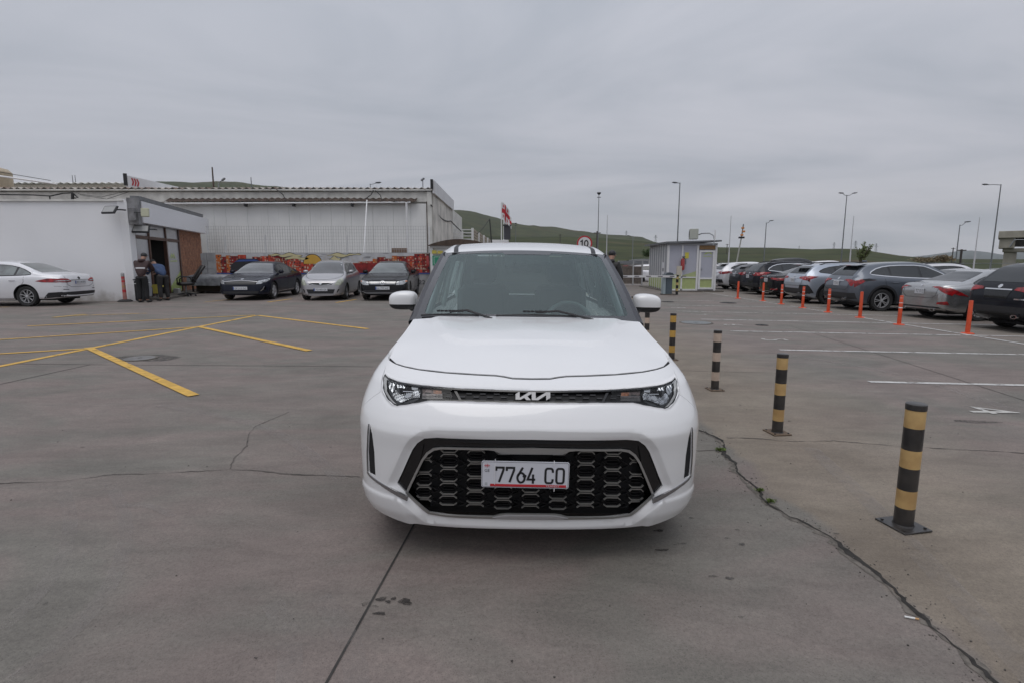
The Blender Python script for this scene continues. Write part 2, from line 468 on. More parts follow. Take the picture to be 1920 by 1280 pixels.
ground_strip('ground_crack', [(p.x - 0.012, p.y - 0.005) for p in crack_g], 0.034, M_chip, 0.002, jag=0.010, seed=9)
def gline(pts): return [G(*p) for p in pts]
# saw-cut joint running under the white car
a, b = G(775, 985), G(612, 1280); d = (a - b)
ground_strip('expansion_joint', [b - d * 1.0, a + d * 3.2], 0.010, M_joint, 0.003)
ground_strip('expansion_joint', gline([(0, 720), (170, 683)]) , 0.016, M_joint, 0.003)
ground_strip('expansion_joint', gline([(-60, 681), (170, 683), (700, 687)]), 0.014, M_hair, 0.003)
ground_strip('ground_crack', gline([(-40, 907), (120, 901), (215, 889), (300, 887), (432, 879), (520, 886), (640, 893), (675, 894)]), 0.009, M_hair, 0.003, jag=0.005, seed=4)
ground_strip('ground_crack', gline([(432, 879), (440, 858), (462, 836), (466, 812), (478, 800), (540, 772)]), 0.006, M_hair, 0.003, jag=0.004, seed=5)
ground_strip('ground_crack', gline([(1360, 820), (1430, 823), (1490, 828), (1563, 826), (1640, 832), (1750, 840), (1920, 848), (2050, 853)]), 0.010, M_hair, 0.003, jag=0.006, seed=6)
ground_strip('ground_crack', gline([(1268, 846), (1322, 845), (1352, 843)]), 0.006, M_hair, 0.003, jag=0.005, seed=8)
ground_strip('expansion_joint', gline([(1272, 694), (1370, 697), (1470, 699)]), 0.010, M_hair, 0.003)
ground_strip('expansion_joint', gline([(1480, 611), (1560, 636), (1700, 680), (1920, 750), (2000, 776)]), 0.014, M_hair, 0.003)
ground_strip('expansion_joint', gline([(200, 585), (420, 574), (760, 577)]), 0.02, M_hair, 0.003)

# ---- painted lines
def worn_paint(name, col, wear=0.5):
    m = mat(name, col, 0.7, noise=0.18, nscale=9)
    t = m.node_tree; n = t.nodes; l = t.links; p = n['Principled BSDF']
    tcn = n.new('ShaderNodeTexCoord'); q = n.new('ShaderNodeTexNoise'); q.inputs['Scale'].default_value = 7; q.inputs['Detail'].default_value = 9; q.inputs['Roughness'].default_value = 0.72
    l.new(tcn.outputs['Object'], q.inputs['Vector'])
    r = n.new('ShaderNodeValToRGB'); r.color_ramp.elements[0].position = 0.30 + wear * 0.16; r.color_ramp.elements[1].position = 0.42 + wear * 0.16
    r.color_ramp.elements[0].color = (0.12, 0.12, 0.12, 1); r.color_ramp.elements[1].color = (1, 1, 1, 1)
    l.new(q.outputs['Fac'], r.inputs[0]); l.new(r.outputs[0], p.inputs['Alpha'])
    return m
M_yel = worn_paint('yellow road paint', (0.60, 0.36, 0.065), 0.12)
M_yel2 = worn_paint('faded yellow road paint', (0.46, 0.30, 0.08), 0.5)
M_whl = worn_paint('white road paint', (0.52, 0.51, 0.49), 0.38)
M_whl2 = worn_paint('worn white road paint', (0.46, 0.45, 0.42), 0.55)
def ypaint(pts, w=0.11, m=None, h=0.006): return ground_strip('yellow_line', gline(pts), w, m or M_yel, h)
ypaint([(165, 652), (363, 742)], 0.12, h=0.010)
ypaint([(-260, 738), (160, 655), (480, 592)], 0.12)
ypaint([(484, 592), (690, 617)], 0.12, h=0.007)
ypaint([(372, 613), (580, 658)], 0.12, h=0.010)
ypaint([(-60, 641), (366, 614)], 0.10, h=0.008)
ypaint([(-60, 667), (160, 654)], 0.10, h=0.008)
ypaint([(51, 612), (478, 591.5)], 0.10, h=0.008)
ypaint([(104, 595), (150, 592), (276, 588)], 0.12, M_yel2)
ypaint([(100, 596), (160, 590)], 0.20, M_yel2, h=0.009)
ypaint([(0, 577), (16, 576)], 0.12, M_yel2)
ypaint([(502, 567), (546, 561)], 0.12); ypaint([(630, 568), (668, 562)], 0.12)
ypaint([(384, 567), (440, 561)], 0.10, M_yel2); ypaint([(784, 562), (796, 557)], 0.12)
def wpaint(pts, w=0.10, m=None, h=0.006): return ground_strip('white_line', gline(pts), w, m or M_whl, h)
wpaint([(1629, 715.5), (2100, 726)], 0.10)
wpaint([(1462, 656), (1906, 664.5)], 0.10); wpaint([(1912, 664.6), (2050, 667)], 0.10)
wpaint([(1370, 621), (1925, 631)], 0.10); wpaint([(1315, 599), (1905, 610.5)], 0.10)
wpaint([(1270, 584), (1760, 594)], 0.10, M_whl2); wpaint([(1250, 572.5), (1650, 579.5)], 0.10, M_whl2)
wpaint([(1262, 563.5), (1560, 568)], 0.10, M_whl2)
x0 = 10.15
ground_strip('white_line', [(x0, 30), (x0, 20.5)], 0.10, M_whl2, 0.008); ground_strip('white_line', [(x0, 19.7), (x0, 17)], 0.10, M_whl2, 0.008)
ground_strip('white_line', [(x0, 15.6), (x0, 3)], 0.10, M_whl, 0.008)
for px, py, s in ((1854, 769, '4'), (1452, 637, '5'), (1375, 609.5, '6'), (1311, 590.3, '7'), (1272, 577.5, '8')):
    c = G(px, py); tv, tf = text_mesh(s, 0.62)
    mx_ = [q.x for q in tv]; my_ = [q.y for q in tv]; cx, cy = (min(mx_) + max(mx_)) / 2, (min(my_) + max(my_)) / 2
    V = []
    for q in tv:
        X = c.x + (q.y - cy) * 1.15; Y = c.y - (q.x - cx) * 1.0; V.append((X, Y, gz(X) + 0.006))
    o = mesh_obj('painted_number', V, tf, M_whl2); o['kind'] = 'structure'

# ---- stains, tyre marks, covers
def blob(name, cx, cy, rx, ry, m, h, seed, kind='structure', n=22, irr=0.3):
    rnd = random.Random(seed); ph = [rnd.uniform(0, 6.28) for _ in range(4)]
    v = [(cx, cy, gz(cx) + h)]
    for i in range(n):
        a = 2 * math.pi * i / n; q = 1 + irr * (0.5 * math.sin(2 * a + ph[0]) + 0.35 * math.sin(3 * a + ph[1]) + 0.3 * math.sin(5 * a + ph[2]))
        x = cx + rx * q * math.cos(a); y = cy + ry * q * math.sin(a); v.append((x, y, gz(x) + h))
    o = mesh_obj(name, v, [[0, 1 + i, 1 + (i + 1) % n] for i in range(n)], m); o['kind'] = kind; return o
def stain_mat(name, col, a, s=9):
    m = mat(name, col, 0.6); t = m.node_tree; n = t.nodes; l = t.links; p = n['Principled BSDF']
    tcn = n.new('ShaderNodeTexCoord'); q = n.new('ShaderNodeTexNoise'); q.inputs['Scale'].default_value = s; q.inputs['Detail'].default_value = 7; q.inputs['Roughness'].default_value = 0.7
    l.new(tcn.outputs['Object'], q.inputs['Vector'])
    r = n.new('ShaderNodeMapRange'); r.inputs['From Min'].default_value = 0.35; r.inputs['From Max'].default_value = 0.62
    r.inputs['To Min'].default_value = 0.0; r.inputs['To Max'].default_value = a
    l.new(q.outputs['Fac'], r.inputs[0]); l.new(r.outputs[0], p.inputs['Alpha']); return m
def round_open(P, it=3):
    for _ in range(it):
        Q = [P[0]]
        for a, b in zip(P, P[1:]): Q += [(a[0] * .75 + b[0] * .25, a[1] * .75 + b[1] * .25), (a[0] * .25 + b[0] * .75, a[1] * .25 + b[1] * .75)]
        P = Q + [P[-1]]
    return P
M_oil = stain_mat('oil stain', (0.030, 0.025, 0.022), 0.95, 22)
M_oil2 = stain_mat('faint stain', (0.060, 0.053, 0.047), 0.75, 12)
M_dust = stain_mat('pale tyre dust', (0.31, 0.28, 0.26), 0.24, 5)
M_wetp = stain_mat('damp patch', (0.045, 0.043, 0.042), 0.8, 3)
spots = [(1235, 995, .035, .012), (1242, 1031, .03, .012), (1268, 1021, .02, .008), (1337, 1080, .02, .011), (1278, 1019, .02, .009), (1364, 1009, .018, .009),
         (1391, 1020, .02, .009), (1368, 1084, .018, .012), (1390, 1157, .012, .006), (1568, 1000, .016, .006), (1296, 971, .014, .006), (1382, 993, .012, .006),
         (760, 1128, .028, .024), (712, 1150, .022, .012), (715, 1123, .020, .016), (685, 1132, .016, .014), (703, 1137, .012, .009), (728, 1128, .012, .01), (738, 1122, .01, .012),
         (84, 1132, .012, .008), (155, 838, .02, .007), (620, 838, .01, .006), (1480, 789, .02, .012), (1388, 759, .016, .01), (960, 1240, .006, .006), (480, 1234, .006, .006)]
for i, (px, py, rx, ry) in enumerate(spots):
    c = G(px, py); blob('oil_stain', c.x, c.y, rx, ry, M_oil if rx > .02 or i > 11 else M_oil2, 0.004, i, irr=0.45)
for i, (px, py, rx, ry) in enumerate([(1830, 790, .22, .05)]):
    c = G(px, py); blob('damp_patch', c.x, c.y, rx, ry, M_oil2, 0.0025 + 0.0001 * i, 50 + i)
for i, (pts, w) in enumerate([([(205, 905), (240, 970), (230, 1050), (190, 1130), (110, 1210), (20, 1280)], .07), ([(120, 920), (135, 980), (120, 1050), (60, 1130), (0, 1180)], .07),
                              ([(510, 1130), (540, 1180), (545, 1230), (540, 1290)], .09), ([(600, 1120), (640, 1170), (665, 1230), (670, 1290)], .09), ([(225, 950), (280, 945), (325, 968)], .05),
                              ([(1520, 840), (1640, 950), (1800, 1120), (1990, 1330)], .12), ([(1440, 660), (1700, 700), (1960, 790)], .16), ([(300, 760), (520, 800), (640, 900)], .10)]):
    ground_strip('tyre_mark', gline(round_open(pts)), w, M_dust, 0.0035 + 0.0003 * i, seed=20 + i)
c = G(272, 671); blob('damp_patch', c.x, c.y, .5, .3, M_oil2, 0.003, 71)
M_iron = mat('cast iron cover', (0.11, 0.11, 0.115), 0.5, metal=0.3, noise=0.3, nscale=20)
def cover(px, py, r, label, m=M_iron):
    c = G(px, py); t = thing('manhole_cover', label, 'manhole cover', (c.x, c.y, gz(c.x)), group='manhole covers in the car park')
    b = MB(); b.lathe([(r, 0.0), (r, 0.010), (r * .88, 0.010)], 28); b.build('frame', M_chip, t)
    b = MB(); b.lathe([(r * .87, 0.0), (r * .87, 0.012), (r * .3, 0.014)], 28); b.lathe([(r * .12, 0.014), (r * .12, 0.020)], 10); b.build('lid', m, t)
cover(1305, 605.5, 0.42, 'pale grey round manhole cover beside the rear striped bollards', mat('pale cover', (0.155, 0.165, 0.165), 0.5, noise=0.2))
cover(1428, 610, 0.16, 'small dark drain cover in the bay marked 6', M_void)
cover(1365, 568.5, 0.32, 'dark drain cover in front of the farthest orange post', M_void)
cover(1252, 566.5, 0.25, 'dark drain cover near the foot of the barrier cabinet', M_void)
cover(262, 672, 0.24, 'dull grey puddle built as a flat round disc beside the near yellow stripe', mat('dull puddle', (0.15, 0.145, 0.14), 0.6, noise=.3))  # a puddle, built with the cover shape as a flat grey disc
# weeds in the crack
M_weed = mat('weed leaf', (0.15, 0.22, 0.05), 0.7, noise=0.5, nscale=40)
def weed(px, py, r, n, seed):
    rnd = random.Random(seed); c = G(px, py); b = MB()
    for i in range(n):
        a = rnd.uniform(0, 6.283); q = rnd.uniform(0, r); x, y = q * math.cos(a) * 1.5, q * math.sin(a) * .6
        h = rnd.uniform(.006, .028); l_ = rnd.uniform(.008, .02); a2 = rnd.uniform(0, 6.283); w = l_ * .3
        d = Vector((math.cos(a2), math.sin(a2), 0)) ; s = Vector((-d.y, d.x, 0)); p = Vector((x, y, 0.004))
        t1 = p + d * l_ + Vector((0, 0, h)); m1 = p + d * l_ * .5 + Vector((0, 0, h * .8))
        b.add([p, m1 + s * w, t1, m1 - s * w], [[0, 1, 2, 3]])
    o = b.build('weed', M_weed); o.location = (c.x, c.y, gz(c.x)); return o
tag(weed(1350, 845, .030, 90, 1), 'small green weed growing in the crack nearest the white car', 'weed')
tag(weed(1424, 921, .018, 50, 2), 'tiny weed in the middle of the long crack, the upper of two', 'weed')
tag(weed(1443, 942, .022, 60, 3), 'small weed in the long crack just below another tiny one', 'weed')
c = G(1709, 1160); b = MB(); b.lathe([(0.004, -0.026), (0.004, 0.012)], 10, (0, 0, 0.007), 'X'); o1 = thing('cigarette_butt', 'white cigarette end lying near the long crack', 'cigarette butt', (c.x, c.y, gz(c.x)), R(-20))
b.build('paper', mat('cigarette paper', (0.7, 0.7, 0.68), 0.7), o1); b = MB(); b.lathe([(0.0042, 0.012), (0.0042, 0.026)], 10, (0, 0, 0.007), 'X'); b.build('filter', mat('cigarette filter', (0.5, 0.3, 0.14), 0.8), o1)
# grit
rnd = random.Random(5); b = MB()
for i in range(420):
    t = rnd.random(); p = crack_g[int(t * (len(crack_g) - 1))]; x = p.x + rnd.gauss(0, .07); y = p.y + rnd.gauss(0, .07)
    if i > 260: x, y = rnd.uniform(-4, 5), rnd.uniform(1.2, 7)
    s = rnd.uniform(.002, .006); b.box((x, y, gz(x) + s * .3), (s, s * 1.3, s * .8), rnd.uniform(0, 3))
tag(b.build('gravel', mat('grit', (0.10, 0.09, 0.08), 0.9, noise=0.5, nscale=8)), kind='stuff')

# ================================================================ TERRAIN, HILLS, MOUNTAIN
ridge_px = [(-400, 388), (0, 372), (200, 352), (300, 343.5), (350, 347), (400, 345), (470, 349), (530, 355), (620, 362), (700, 366), (780, 376), (842, 396.6), (864, 397.5), (883, 401), (904, 407), (939, 415), (967, 422), (985, 427), (1030, 428), (1050, 431), (1080, 436), (1108, 440.6), (1134, 443.5), (1174, 446.4), (1204, 448.4), (1220, 454), (1260, 463), (1300, 470), (1400, 478), (1700, 486), (2300, 488)]
near_px = [(-400, 462), (700, 452), (842, 440), (950, 446), (1060, 446), (1130, 449), (1220, 457), (1300, 464), (1349, 465.6), (1455, 466.5), (1521, 469.5), (1570, 468), (1612, 468.6), (1642, 473.5), (1687, 480), (1733, 484.6), (1778, 487.0), (2300, 488.5)]
def elev(px, py):
    d = ray(px, py); return math.atan2(d.x, d.y), d.z / math.hypot(d.x, d.y)
rA = [elev(*p) for p in ridge_px]; rB = [elev(*p) for p in near_px]
def rel(tab, az): return float(np.interp(az, [t[0] for t in tab], [t[1] for t in tab]))
from mathutils import noise as mnoise
def hn(x, y, s, o=4): return mnoise.fractal(Vector((x * s, y * s, 0.3)), 1.0, 2.1, o)
RA, RB = 1500.0, 520.0
def terrain_z(az, r):
    x, y = r * math.sin(az), r * math.cos(az)
    base = -0.55
    if r > 55: base = -0.55 - 1.2 * smooth01((r - 55) / 200)
    if abs(az) > R(75): return base
    eA = rel(rA, az); eB = rel(rB, az)
    zA = CAMZ + RA * eA; zB = CAMZ + RB * eB
    z = base
    if r < RB: z = base + (zB - base) * smooth01((r - 150) / (RB - 150)) ** 1.15
    elif r < 700: z = zB - 5 * smooth01((r - RB) / 180)
    else:
        zz = zB - 5
        if r < RA: z = zz + (zA - zz) * smooth01((r - 700) / (RA - 700)) ** 1.0
        else: z = zA - (zA + 20) * smooth01((r - RA) / 1500) * 0.8
    if r > 120:
        amp = min(1.0, (r - 120) / 400)
        fade = min(1.0, abs(r - RB) / 150, abs(r - RA) / 300)
        hgt = max(0.0, z - base)
        z += hn(x, y, 1 / 170.0) * amp * fade * min(16, hgt * 0.22) + hn(x, y, 1 / 45.0, 3) * amp * min(1.6, 0.2 + hgt * .02)
    return z
azs = [R(-180 + 6 * i) for i in range(17)] + [R(-78 + 0.55 * i) for i in range(284)] + [R(84 + 6 * i) for i in range(17)]
azs = [a for a in azs if a < R(180)]
rs = [0.5, 30, 56, 70, 90, 115, 140, 165, 190, 220, 250, 280, 310, 340, 370, 400, 430, 460, 490, 505, 520, 540, 570, 610, 660, 720, 790, 860, 930, 1000, 1070, 1140, 1210, 1280, 1350, 1410, 1450, 1480, 1500, 1530, 1600, 1800, 2200, 3000, 5000, 7600]
v = []
for r in rs:
    for az in azs:
        z = terrain_z(az, r)
        if r > 2500: z = -25 - (r / 7600) * 30
        v.append((r * math.sin(az), r * math.cos(az), z))
na = len(azs)
f = [[j * na + i, j * na + (i + 1) % na, (j + 1) * na + (i + 1) % na, (j + 1) * na + i] for j in range(len(rs) - 1) for i in range(na)]
def grass_material():
    m = bpy.data.materials.new('grassland'); m.use_nodes = True
    t = m.node_tree; n = t.nodes; l = t.links; p = n['Principled BSDF']; p.inputs['Roughness'].default_value = 0.95; p.inputs['Specular IOR Level'].default_value = 0.1
    tcn = n.new('ShaderNodeTexCoord')
    def ns(s, d, sc=(1, 1, 1)):
        mp = n.new('ShaderNodeMapping'); mp.inputs['Scale'].default_value = sc; l.new(tcn.outputs['Object'], mp.inputs[0])
        q = n.new('ShaderNodeTexNoise'); q.inputs['Scale'].default_value = s; q.inputs['Detail'].default_value = d; q.inputs['Roughness'].default_value = 0.65; l.new(mp.outputs[0], q.inputs['Vector']); return q.outputs['Fac']
    r1 = n.new('ShaderNodeValToRGB'); e = r1.color_ramp.elements
    e[0].position = 0.34; e[0].color = (0.078, 0.064, 0.038, 1); e[1].position = 0.62; e[1].color = (0.064, 0.074, 0.032, 1)
    k = e.new(0.45); k.color = (0.056, 0.066, 0.030, 1); k = e.new(0.54); k.color = (0.042, 0.052, 0.026, 1)
    l.new(ns(0.011, 9, (1, 2.8, 1)), r1.inputs[0])
    r2 = n.new('ShaderNodeValToRGB'); r2.color_ramp.elements[0].position = 0.3; r2.color_ramp.elements[0].color = (0.62, 0.62, 0.62, 1); r2.color_ramp.elements[1].position = 0.7; r2.color_ramp.elements[1].color = (1.3, 1.25, 1.15, 1)
    l.new(ns(0.035, 9), r2.inputs[0])
    mm = n.new('ShaderNodeMix'); mm.data_type = 'RGBA'; mm.blend_type = 'MULTIPLY'; mm.inputs['Factor'].default_value = 1
    l.new(r1.outputs[0], mm.inputs['A']); l.new(r2.outputs[0], mm.inputs['B']); l.new(mm.outputs['Result'], p.inputs['Base Color'])
    return m
M_grass = grass_material()
o = mesh_obj('grassland_terrain', v, [q[::-1] for q in f], M_grass, smooth=True); tag(o, kind='structure')
# far blue mountain
mt = [(1640, 487), (1700, 483), (1740, 479), (1775, 474), (1800, 471), (1822, 470), (1850, 473), (1880, 478), (1905, 474), (1935, 471), (1990, 476), (2100, 486)]
RM = 5500.0; v = []; tab = [elev(*p) for p in mt]; n_ = 120
for i in range(n_ + 1):
    az = tab[0][0] + (tab[-1][0] - tab[0][0]) * i / n_; e_ = rel(tab, az)
    for j in range(9):
        t = j / 8; r = RM + (1 - t) * -1500 if j < 8 else RM + 1500
        h = -30 + (CAMZ + RM * e_ + 30) * smooth01(t) ** .8 * (1 if j < 8 else 0) + (hn(i * 30, t * 900, 1 / 120.) * 20 * math.sin(math.pi * t))
        if j == 7: h = CAMZ + RM * e_ ; r = RM
        v.append((r * math.sin(az), r * math.cos(az), h))
f = [[i * 9 + j, i * 9 + j + 1, (i + 1) * 9 + j + 1, (i + 1) * 9 + j] for i in range(n_) for j in range(8)]
o = mesh_obj('far_mountain', v, f, mat('mountain rock and forest', (0.045, 0.06, 0.05), 0.95, noise=0.4, nscale=0.003), smooth=True); tag(o, kind='structure')
# ================================================================ WAREHOUSE
M_clad = mat('grey white cladding', (0.78, 0.78, 0.76), 0.55, noise=0.05, nscale=1.0)
M_white = mat('white plaster', (0.68, 0.68, 0.69), 0.85, noise=0.07, nscale=1.2, bump=0.15, bscale=30)
M_cream = mat('cream painted metal', (0.64, 0.63, 0.59), 0.6, noise=0.18, nscale=2.0)
M_pvc = mat('white pvc', (0.72, 0.72, 0.72), 0.45, noise=0.05)
M_rust = mat('rusty corrugated roof', (0.40, 0.37, 0.33), 0.7, col2=(0.11, 0.05, 0.028), nscale=1.3, noise=0.3, detail=9)
M_darkrust = mat('rusty brown edge', (0.075, 0.052, 0.040), 0.8, noise=0.5, nscale=4)
M_cable = mat('black cable', (0.02, 0.02, 0.02), 0.6)
XR = PT(812, 480, 30).x                       # right corner of the warehouse
XL = -46.0
def zat(py, Y): return PT(960, py, Y).z
wh = thing('warehouse', 'long white clad warehouse with rusty corrugated roof edge behind the parked cars', 'warehouse', (0, 30, 0))
b = MB(); b.box(((XL + XR) / 2, 9.1, 2.6), (XR - XL - 0.06, 18, 5.3)); b.build('core_wall', M_cream, wh)
# upper fascia band
z1, z2, z3 = zat(379, 30), zat(361, 30), zat(353.5, 30)
b = MB(); b.box(((XL + XR) / 2, 0.03, (z1 + z2) / 2), (XR - XL, 0.10, z2 - z1)); b.build('fascia_band', M_cream, wh)
# cladding panels under the awning, each its own piece
xa, xb = PT(318, 480, 30).x, PT(803, 480, 30).x
edges_px = [318, 361, 408, 430, 470, 508, 547, 586, 625, 662, 702, 740, 772, 803]
first = None
for i in range(len(edges_px) - 1):
    x0, x1 = PT(edges_px[i], 480, 30).x, PT(edges_px[i + 1], 480, 30).x
    b = MB(); w = x1 - x0 - 0.007; h = z1 - 0.3
    n = max(2, int(w / 0.28))
    for k in range(n):      # shallow ribs across the panel
        xx0 = x0 + 0.015 + w * k / n; b.box((xx0 + w / n / 2, -0.04 - 0.003 * (k % 2), 0.2 + h / 2), (w / n - 0.002, 0.05, h))
    q = b.build('cladding_panel', M_clad, wh)
# dark corner line and corner post
b = MB(); b.box((XR - 0.12, -0.05, z2 / 2), (0.24, 0.16, z2)); b.build('corner_post', M_cream, wh)
b = MB(); b.box((XR - 0.27, -0.10, z1 / 2), (0.05, 0.05, z1)); b.build('downpipe', M_darkrust, wh)
# corrugated roof edge
def corrugated(x0, x1, y0, y1, za, zb, period, amp, seed=0, sag=0.02):
    rnd = random.Random(seed); n = int((x1 - x0) / period * 4); v = []
    for i in range(n + 1):
        x = x0 + (x1 - x0) * i / n; w = math.sin(2 * math.pi * i / 4.0) * amp + hn(x, 0, .15) * sag
        j = hn(x, 5, 2.0) * .05
        for (y, z) in ((y0 + j, za), (y1, zb)): v += [(x, y, z + w), (x, y, z + w - 0.012)]
    f = []
    for i in range(n):
        a = 4 * i; c = 4 * (i + 1)
        f += [[a, c, c + 2, a + 2], [a + 1, a + 3, c + 3, c + 1], [a, a + 1, c + 1, c]]
    return v, f
v, f = corrugated(XL, XR + 0.1, -0.18, 2.5, z3 - 0.02, z3 + 0.22, 0.36, 0.05, 1)
mesh_obj('corrugated_roof', v, f, M_rust, wh)
b = MB(); b.box(((XL + XR) / 2, -0.09, z3 - 0.10), (XR - XL + .1, 0.18, 0.08)); b.build('gutter', M_cream, wh)
# lower awning
xa2, xb2 = PT(300, 380, 29.2).x, PT(778, 380, 29.2).x
za_, zb_ = zat(380, 29.2) + .10, zat(374, 30) + .05
v, f = corrugated(xa2, xb2, -0.45, 0.0, za_, zb_, 0.34, 0.032, 2, 0.04)
mesh_obj('awning_roof', v, f, M_darkrust, wh)
b = MB(); b.tube([(xa2, -0.42, za_ - .12), (xb2 - .3, -0.42, za_ - .06)], 0.045, 8); b.build('awning_beam', M_pvc, wh)
b = MB(); p0 = PT(688, 376, 29.1); p1 = PT(677, 512, 26.2); b.tube([(p0.x, p0.y - 30, p0.z), (p1.x, p1.y - 30, p1.z - .9)], 0.035, 8); b.build('pvc_pipe', M_pvc, wh)
p0 = PT(762, 380, 29.1); b = MB(); b.tube([(p0.x, -0.9, p0.z), (p0.x, -0.9, 0.1)], 0.055, 8); b.build('pvc_pipe', M_pvc, wh)
for px in (460, 550, 660): # small brackets under the awning
    q = PT(px, 385, 29.6); b = MB(); b.box((q.x, -.35, q.z), (.10, .25, .14)); b.build('bracket', M_black_matte, wh)

# right side wall and parapet sign running back
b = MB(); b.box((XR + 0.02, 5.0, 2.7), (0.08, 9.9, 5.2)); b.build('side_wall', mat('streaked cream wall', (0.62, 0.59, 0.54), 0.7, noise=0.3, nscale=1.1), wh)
zt = zat(340, 30)
b = MB(); b.box((XR + 0.14, 4.6, (zt + z3) / 2 - .15), (0.10, 9.8, zt - z3 + .3)); b.build('parapet_panel', M_white, wh)
b = MB(); b.box((XR + 0.06, -0.36, (zt + z3) / 2 - .02), (0.14, 0.06, zt - z3 + .12)); b.build('parapet_edge', M_black_matte, wh)
# sloping cable over the side wall
b = MB(); q0 = PT(808, 385, 29.7); q1 = Vector((XR + .12, 38, zat(415, 38)))
b.tube([(q0.x + (q1.x - q0.x) * t, q0.y - 30 + (q1.y - q0.y) * t, q0.z + (q1.z - q0.z) * t - .3 * math.sin(math.pi * t)) for t in [i / 10 for i in range(11)]], 0.04, 6); b.build('cable', M_cable, wh)
for (pa, pb) in (((518, 355), (536, 376)), ((700, 357), (685, 374)), ((703, 357), (716, 376))):
    b = MB(); q0 = PT(*pa, 29.5); q1 = PT(*pb, 29.3); b.tube([(q0.x, q0.y - 30, q0.z), ((q0.x + q1.x) / 2 + .1, -.6, (q0.z + q1.z) / 2), (q1.x, q1.y - 30, q1.z)], 0.022, 6); b.build('cable', M_cable, wh)

# billboard wall with three red chevrons, running back over the roof
xs_ = PT(237, 340, 30.3).x; zb0 = zat(352, 30.3); zt0 = zat(329.5, 30.3)
sg = thing('roof_sign', 'white roof sign with three red chevrons above the office', 'sign', (xs_, 30.3, 0))
b = MB(); b.box((0, 7, (zb0 + zt0) / 2), (0.12, 14, zt0 - zb0)); b.build('sign_panel', M_white, sg)
b = MB(); b.box((-0.02, -0.04, (zb0 + zt0) / 2 + .1), (0.18, 0.06, zt0 - zb0)); b.build('edge_strip', M_black_matte, sg)
for k in range(3):
    yk = .30 + k * 0.21; h = (zt0 - zb0) * .62; zc_ = (zb0 + zt0) / 2 + .03; P = [(0, h / 2), (.10, h / 2), (.20, 0), (.10, -h / 2), (0, -h / 2), (.10, 0)]
    b = MB(); b.prism([(p[0] + yk, p[1] + zc_) for p in P], 0.02, lambda a, c, t: (0.062 + t, a, c)); fixn(b.build('chevron', mat('red sign paint', (0.45, 0.02, 0.03), 0.5), sg))
# roofs farther back on the left
rb = thing('back_roof', 'far cream roof ridge behind the office roof at left', 'roof', (-40, 40, 0))
v, f = corrugated(-14, 12.0, 0, 6, zat(343, 40), zat(343, 40) + .3, 0.5, 0.05, 4)
mesh_obj('corrugated_sheet', v, f, M_cream, rb)
b = MB(); b.box((-1, .3, zat(343, 40) - .6), (26, .2, 1.0)); b.build('roof_wall', mat('beige metal', (0.33, 0.30, 0.25), 0.6), rb)
b = MB(); b.box((-9, -.3, zat(352, 40) ), (18, .2, .5)); b.build('lower_sheet', mat('pale blue sheet', (0.30, 0.33, 0.35), 0.5), rb)
tk = thing('water_tank', 'beige round tank on the roof at the left edge', 'water tank', (PT(-12, 340, 32).x, 32, zat(357, 32)))
b = MB(); b.lathe([(0.85, 0), (0.86, 1.0), (0.7, 1.18), (0.25, 1.3)], 24); fixn(b.build('tank_body', mat('beige tank', (0.42, 0.35, 0.25), 0.6, noise=.1), tk, True, 40))
b = MB(); b.lathe([(0.2, 1.3), (0.2, 1.38)], 16); b.build('tank_lid', M_cream, tk)
b = MB(); p0, p1 = PT(-20, 328, 31), PT(106, 345.5, 31); b.tube([p0, p1], 0.05, 8); o = b.build('roof_pole', M_pvc); tag(o, 'white pole lying slanted across the roof at left', 'pole')
b = MB(); p0, p1 = PT(-20, 320, 31.5), PT(95, 339, 31.5); b.tube([p0, p1], 0.018, 6); o = b.build('overhead_cable', M_cable); tag(o, 'thin cable above the slanted white roof pole', 'cable')
def small_mast(px, pyt, pyb, Y, r, m, label, name='roof_mast'):
    a, c = PT(px, pyt, Y), PT(px, pyb, Y); b = MB(); b.tube([(c.x, Y, c.z), (c.x, Y, a.z)], r, 8, r2=r * .7); return tag(b.build(name, m), label, 'mast')
small_mast(401, 314, 356, 31, .05, M_darkrust, 'rusty brown mast standing on the warehouse roof')
small_mast(472, 333, 356, 60, .06, M_greypole, 'thin grey mast far behind the warehouse roof')
small_mast(137, 329, 344, 45, .03, M_greypole, 'thin aerial pole on the far left roof, left of its twin'); small_mast(142, 329, 344, 45, .03, M_greypole, 'thin aerial pole on the far left roof, right of its twin')

# ---------------------------------------------------------------- street lamps
def street_lamp(px, pyt, Y, label, arms=((-1, 1.2),), name='street_lamp', pr=0.085, m=None, headlen=.55, rise=.12, zb=None, basepx=None, bz=-1.0):
    m = m or M_greypole; top = PT(px, pyt, Y)
    z0 = bz if zb is None else zb
    t = thing(name, label, 'street lamp', (top.x, Y, z0), group='street lamps')
    H = top.z - z0
    b = MB(); b.tube([(0, 0, 0), (0, 0, H * .5), (0, 0, H)], pr, 10, r2=pr * .55); b.build('pole', m, t, True, 40)
    for (dx, ln) in arms:
        b = MB(); b.tube([(0, 0, H - .08), (dx * ln * .5, 0, H - .03), (dx * ln, 0, H + rise - .06)], pr * .4, 8); b.build('arm', m, t, True, 40)
        b = MB(); x0 = dx * (ln - .05); b.prism([(x0, -.02), (x0 + dx * headlen * .5, -.05), (x0 + dx * headlen, 0), (x0 + dx * headlen * .9, .06), (x0 + dx * headlen * .3, .08), (x0, .05)], .26, lambda a, c, q: (a, q - .13, H + rise - .06 + c + abs(a - x0) * .10))
        fixn(b.build('lamp_head', mat('dark lamp head', (.07, .075, .08), .5), t))
    return t
street_lamp(694, 345, 55, 'small street lamp head rising over the warehouse roof', ((1, .6),), pr=.06)
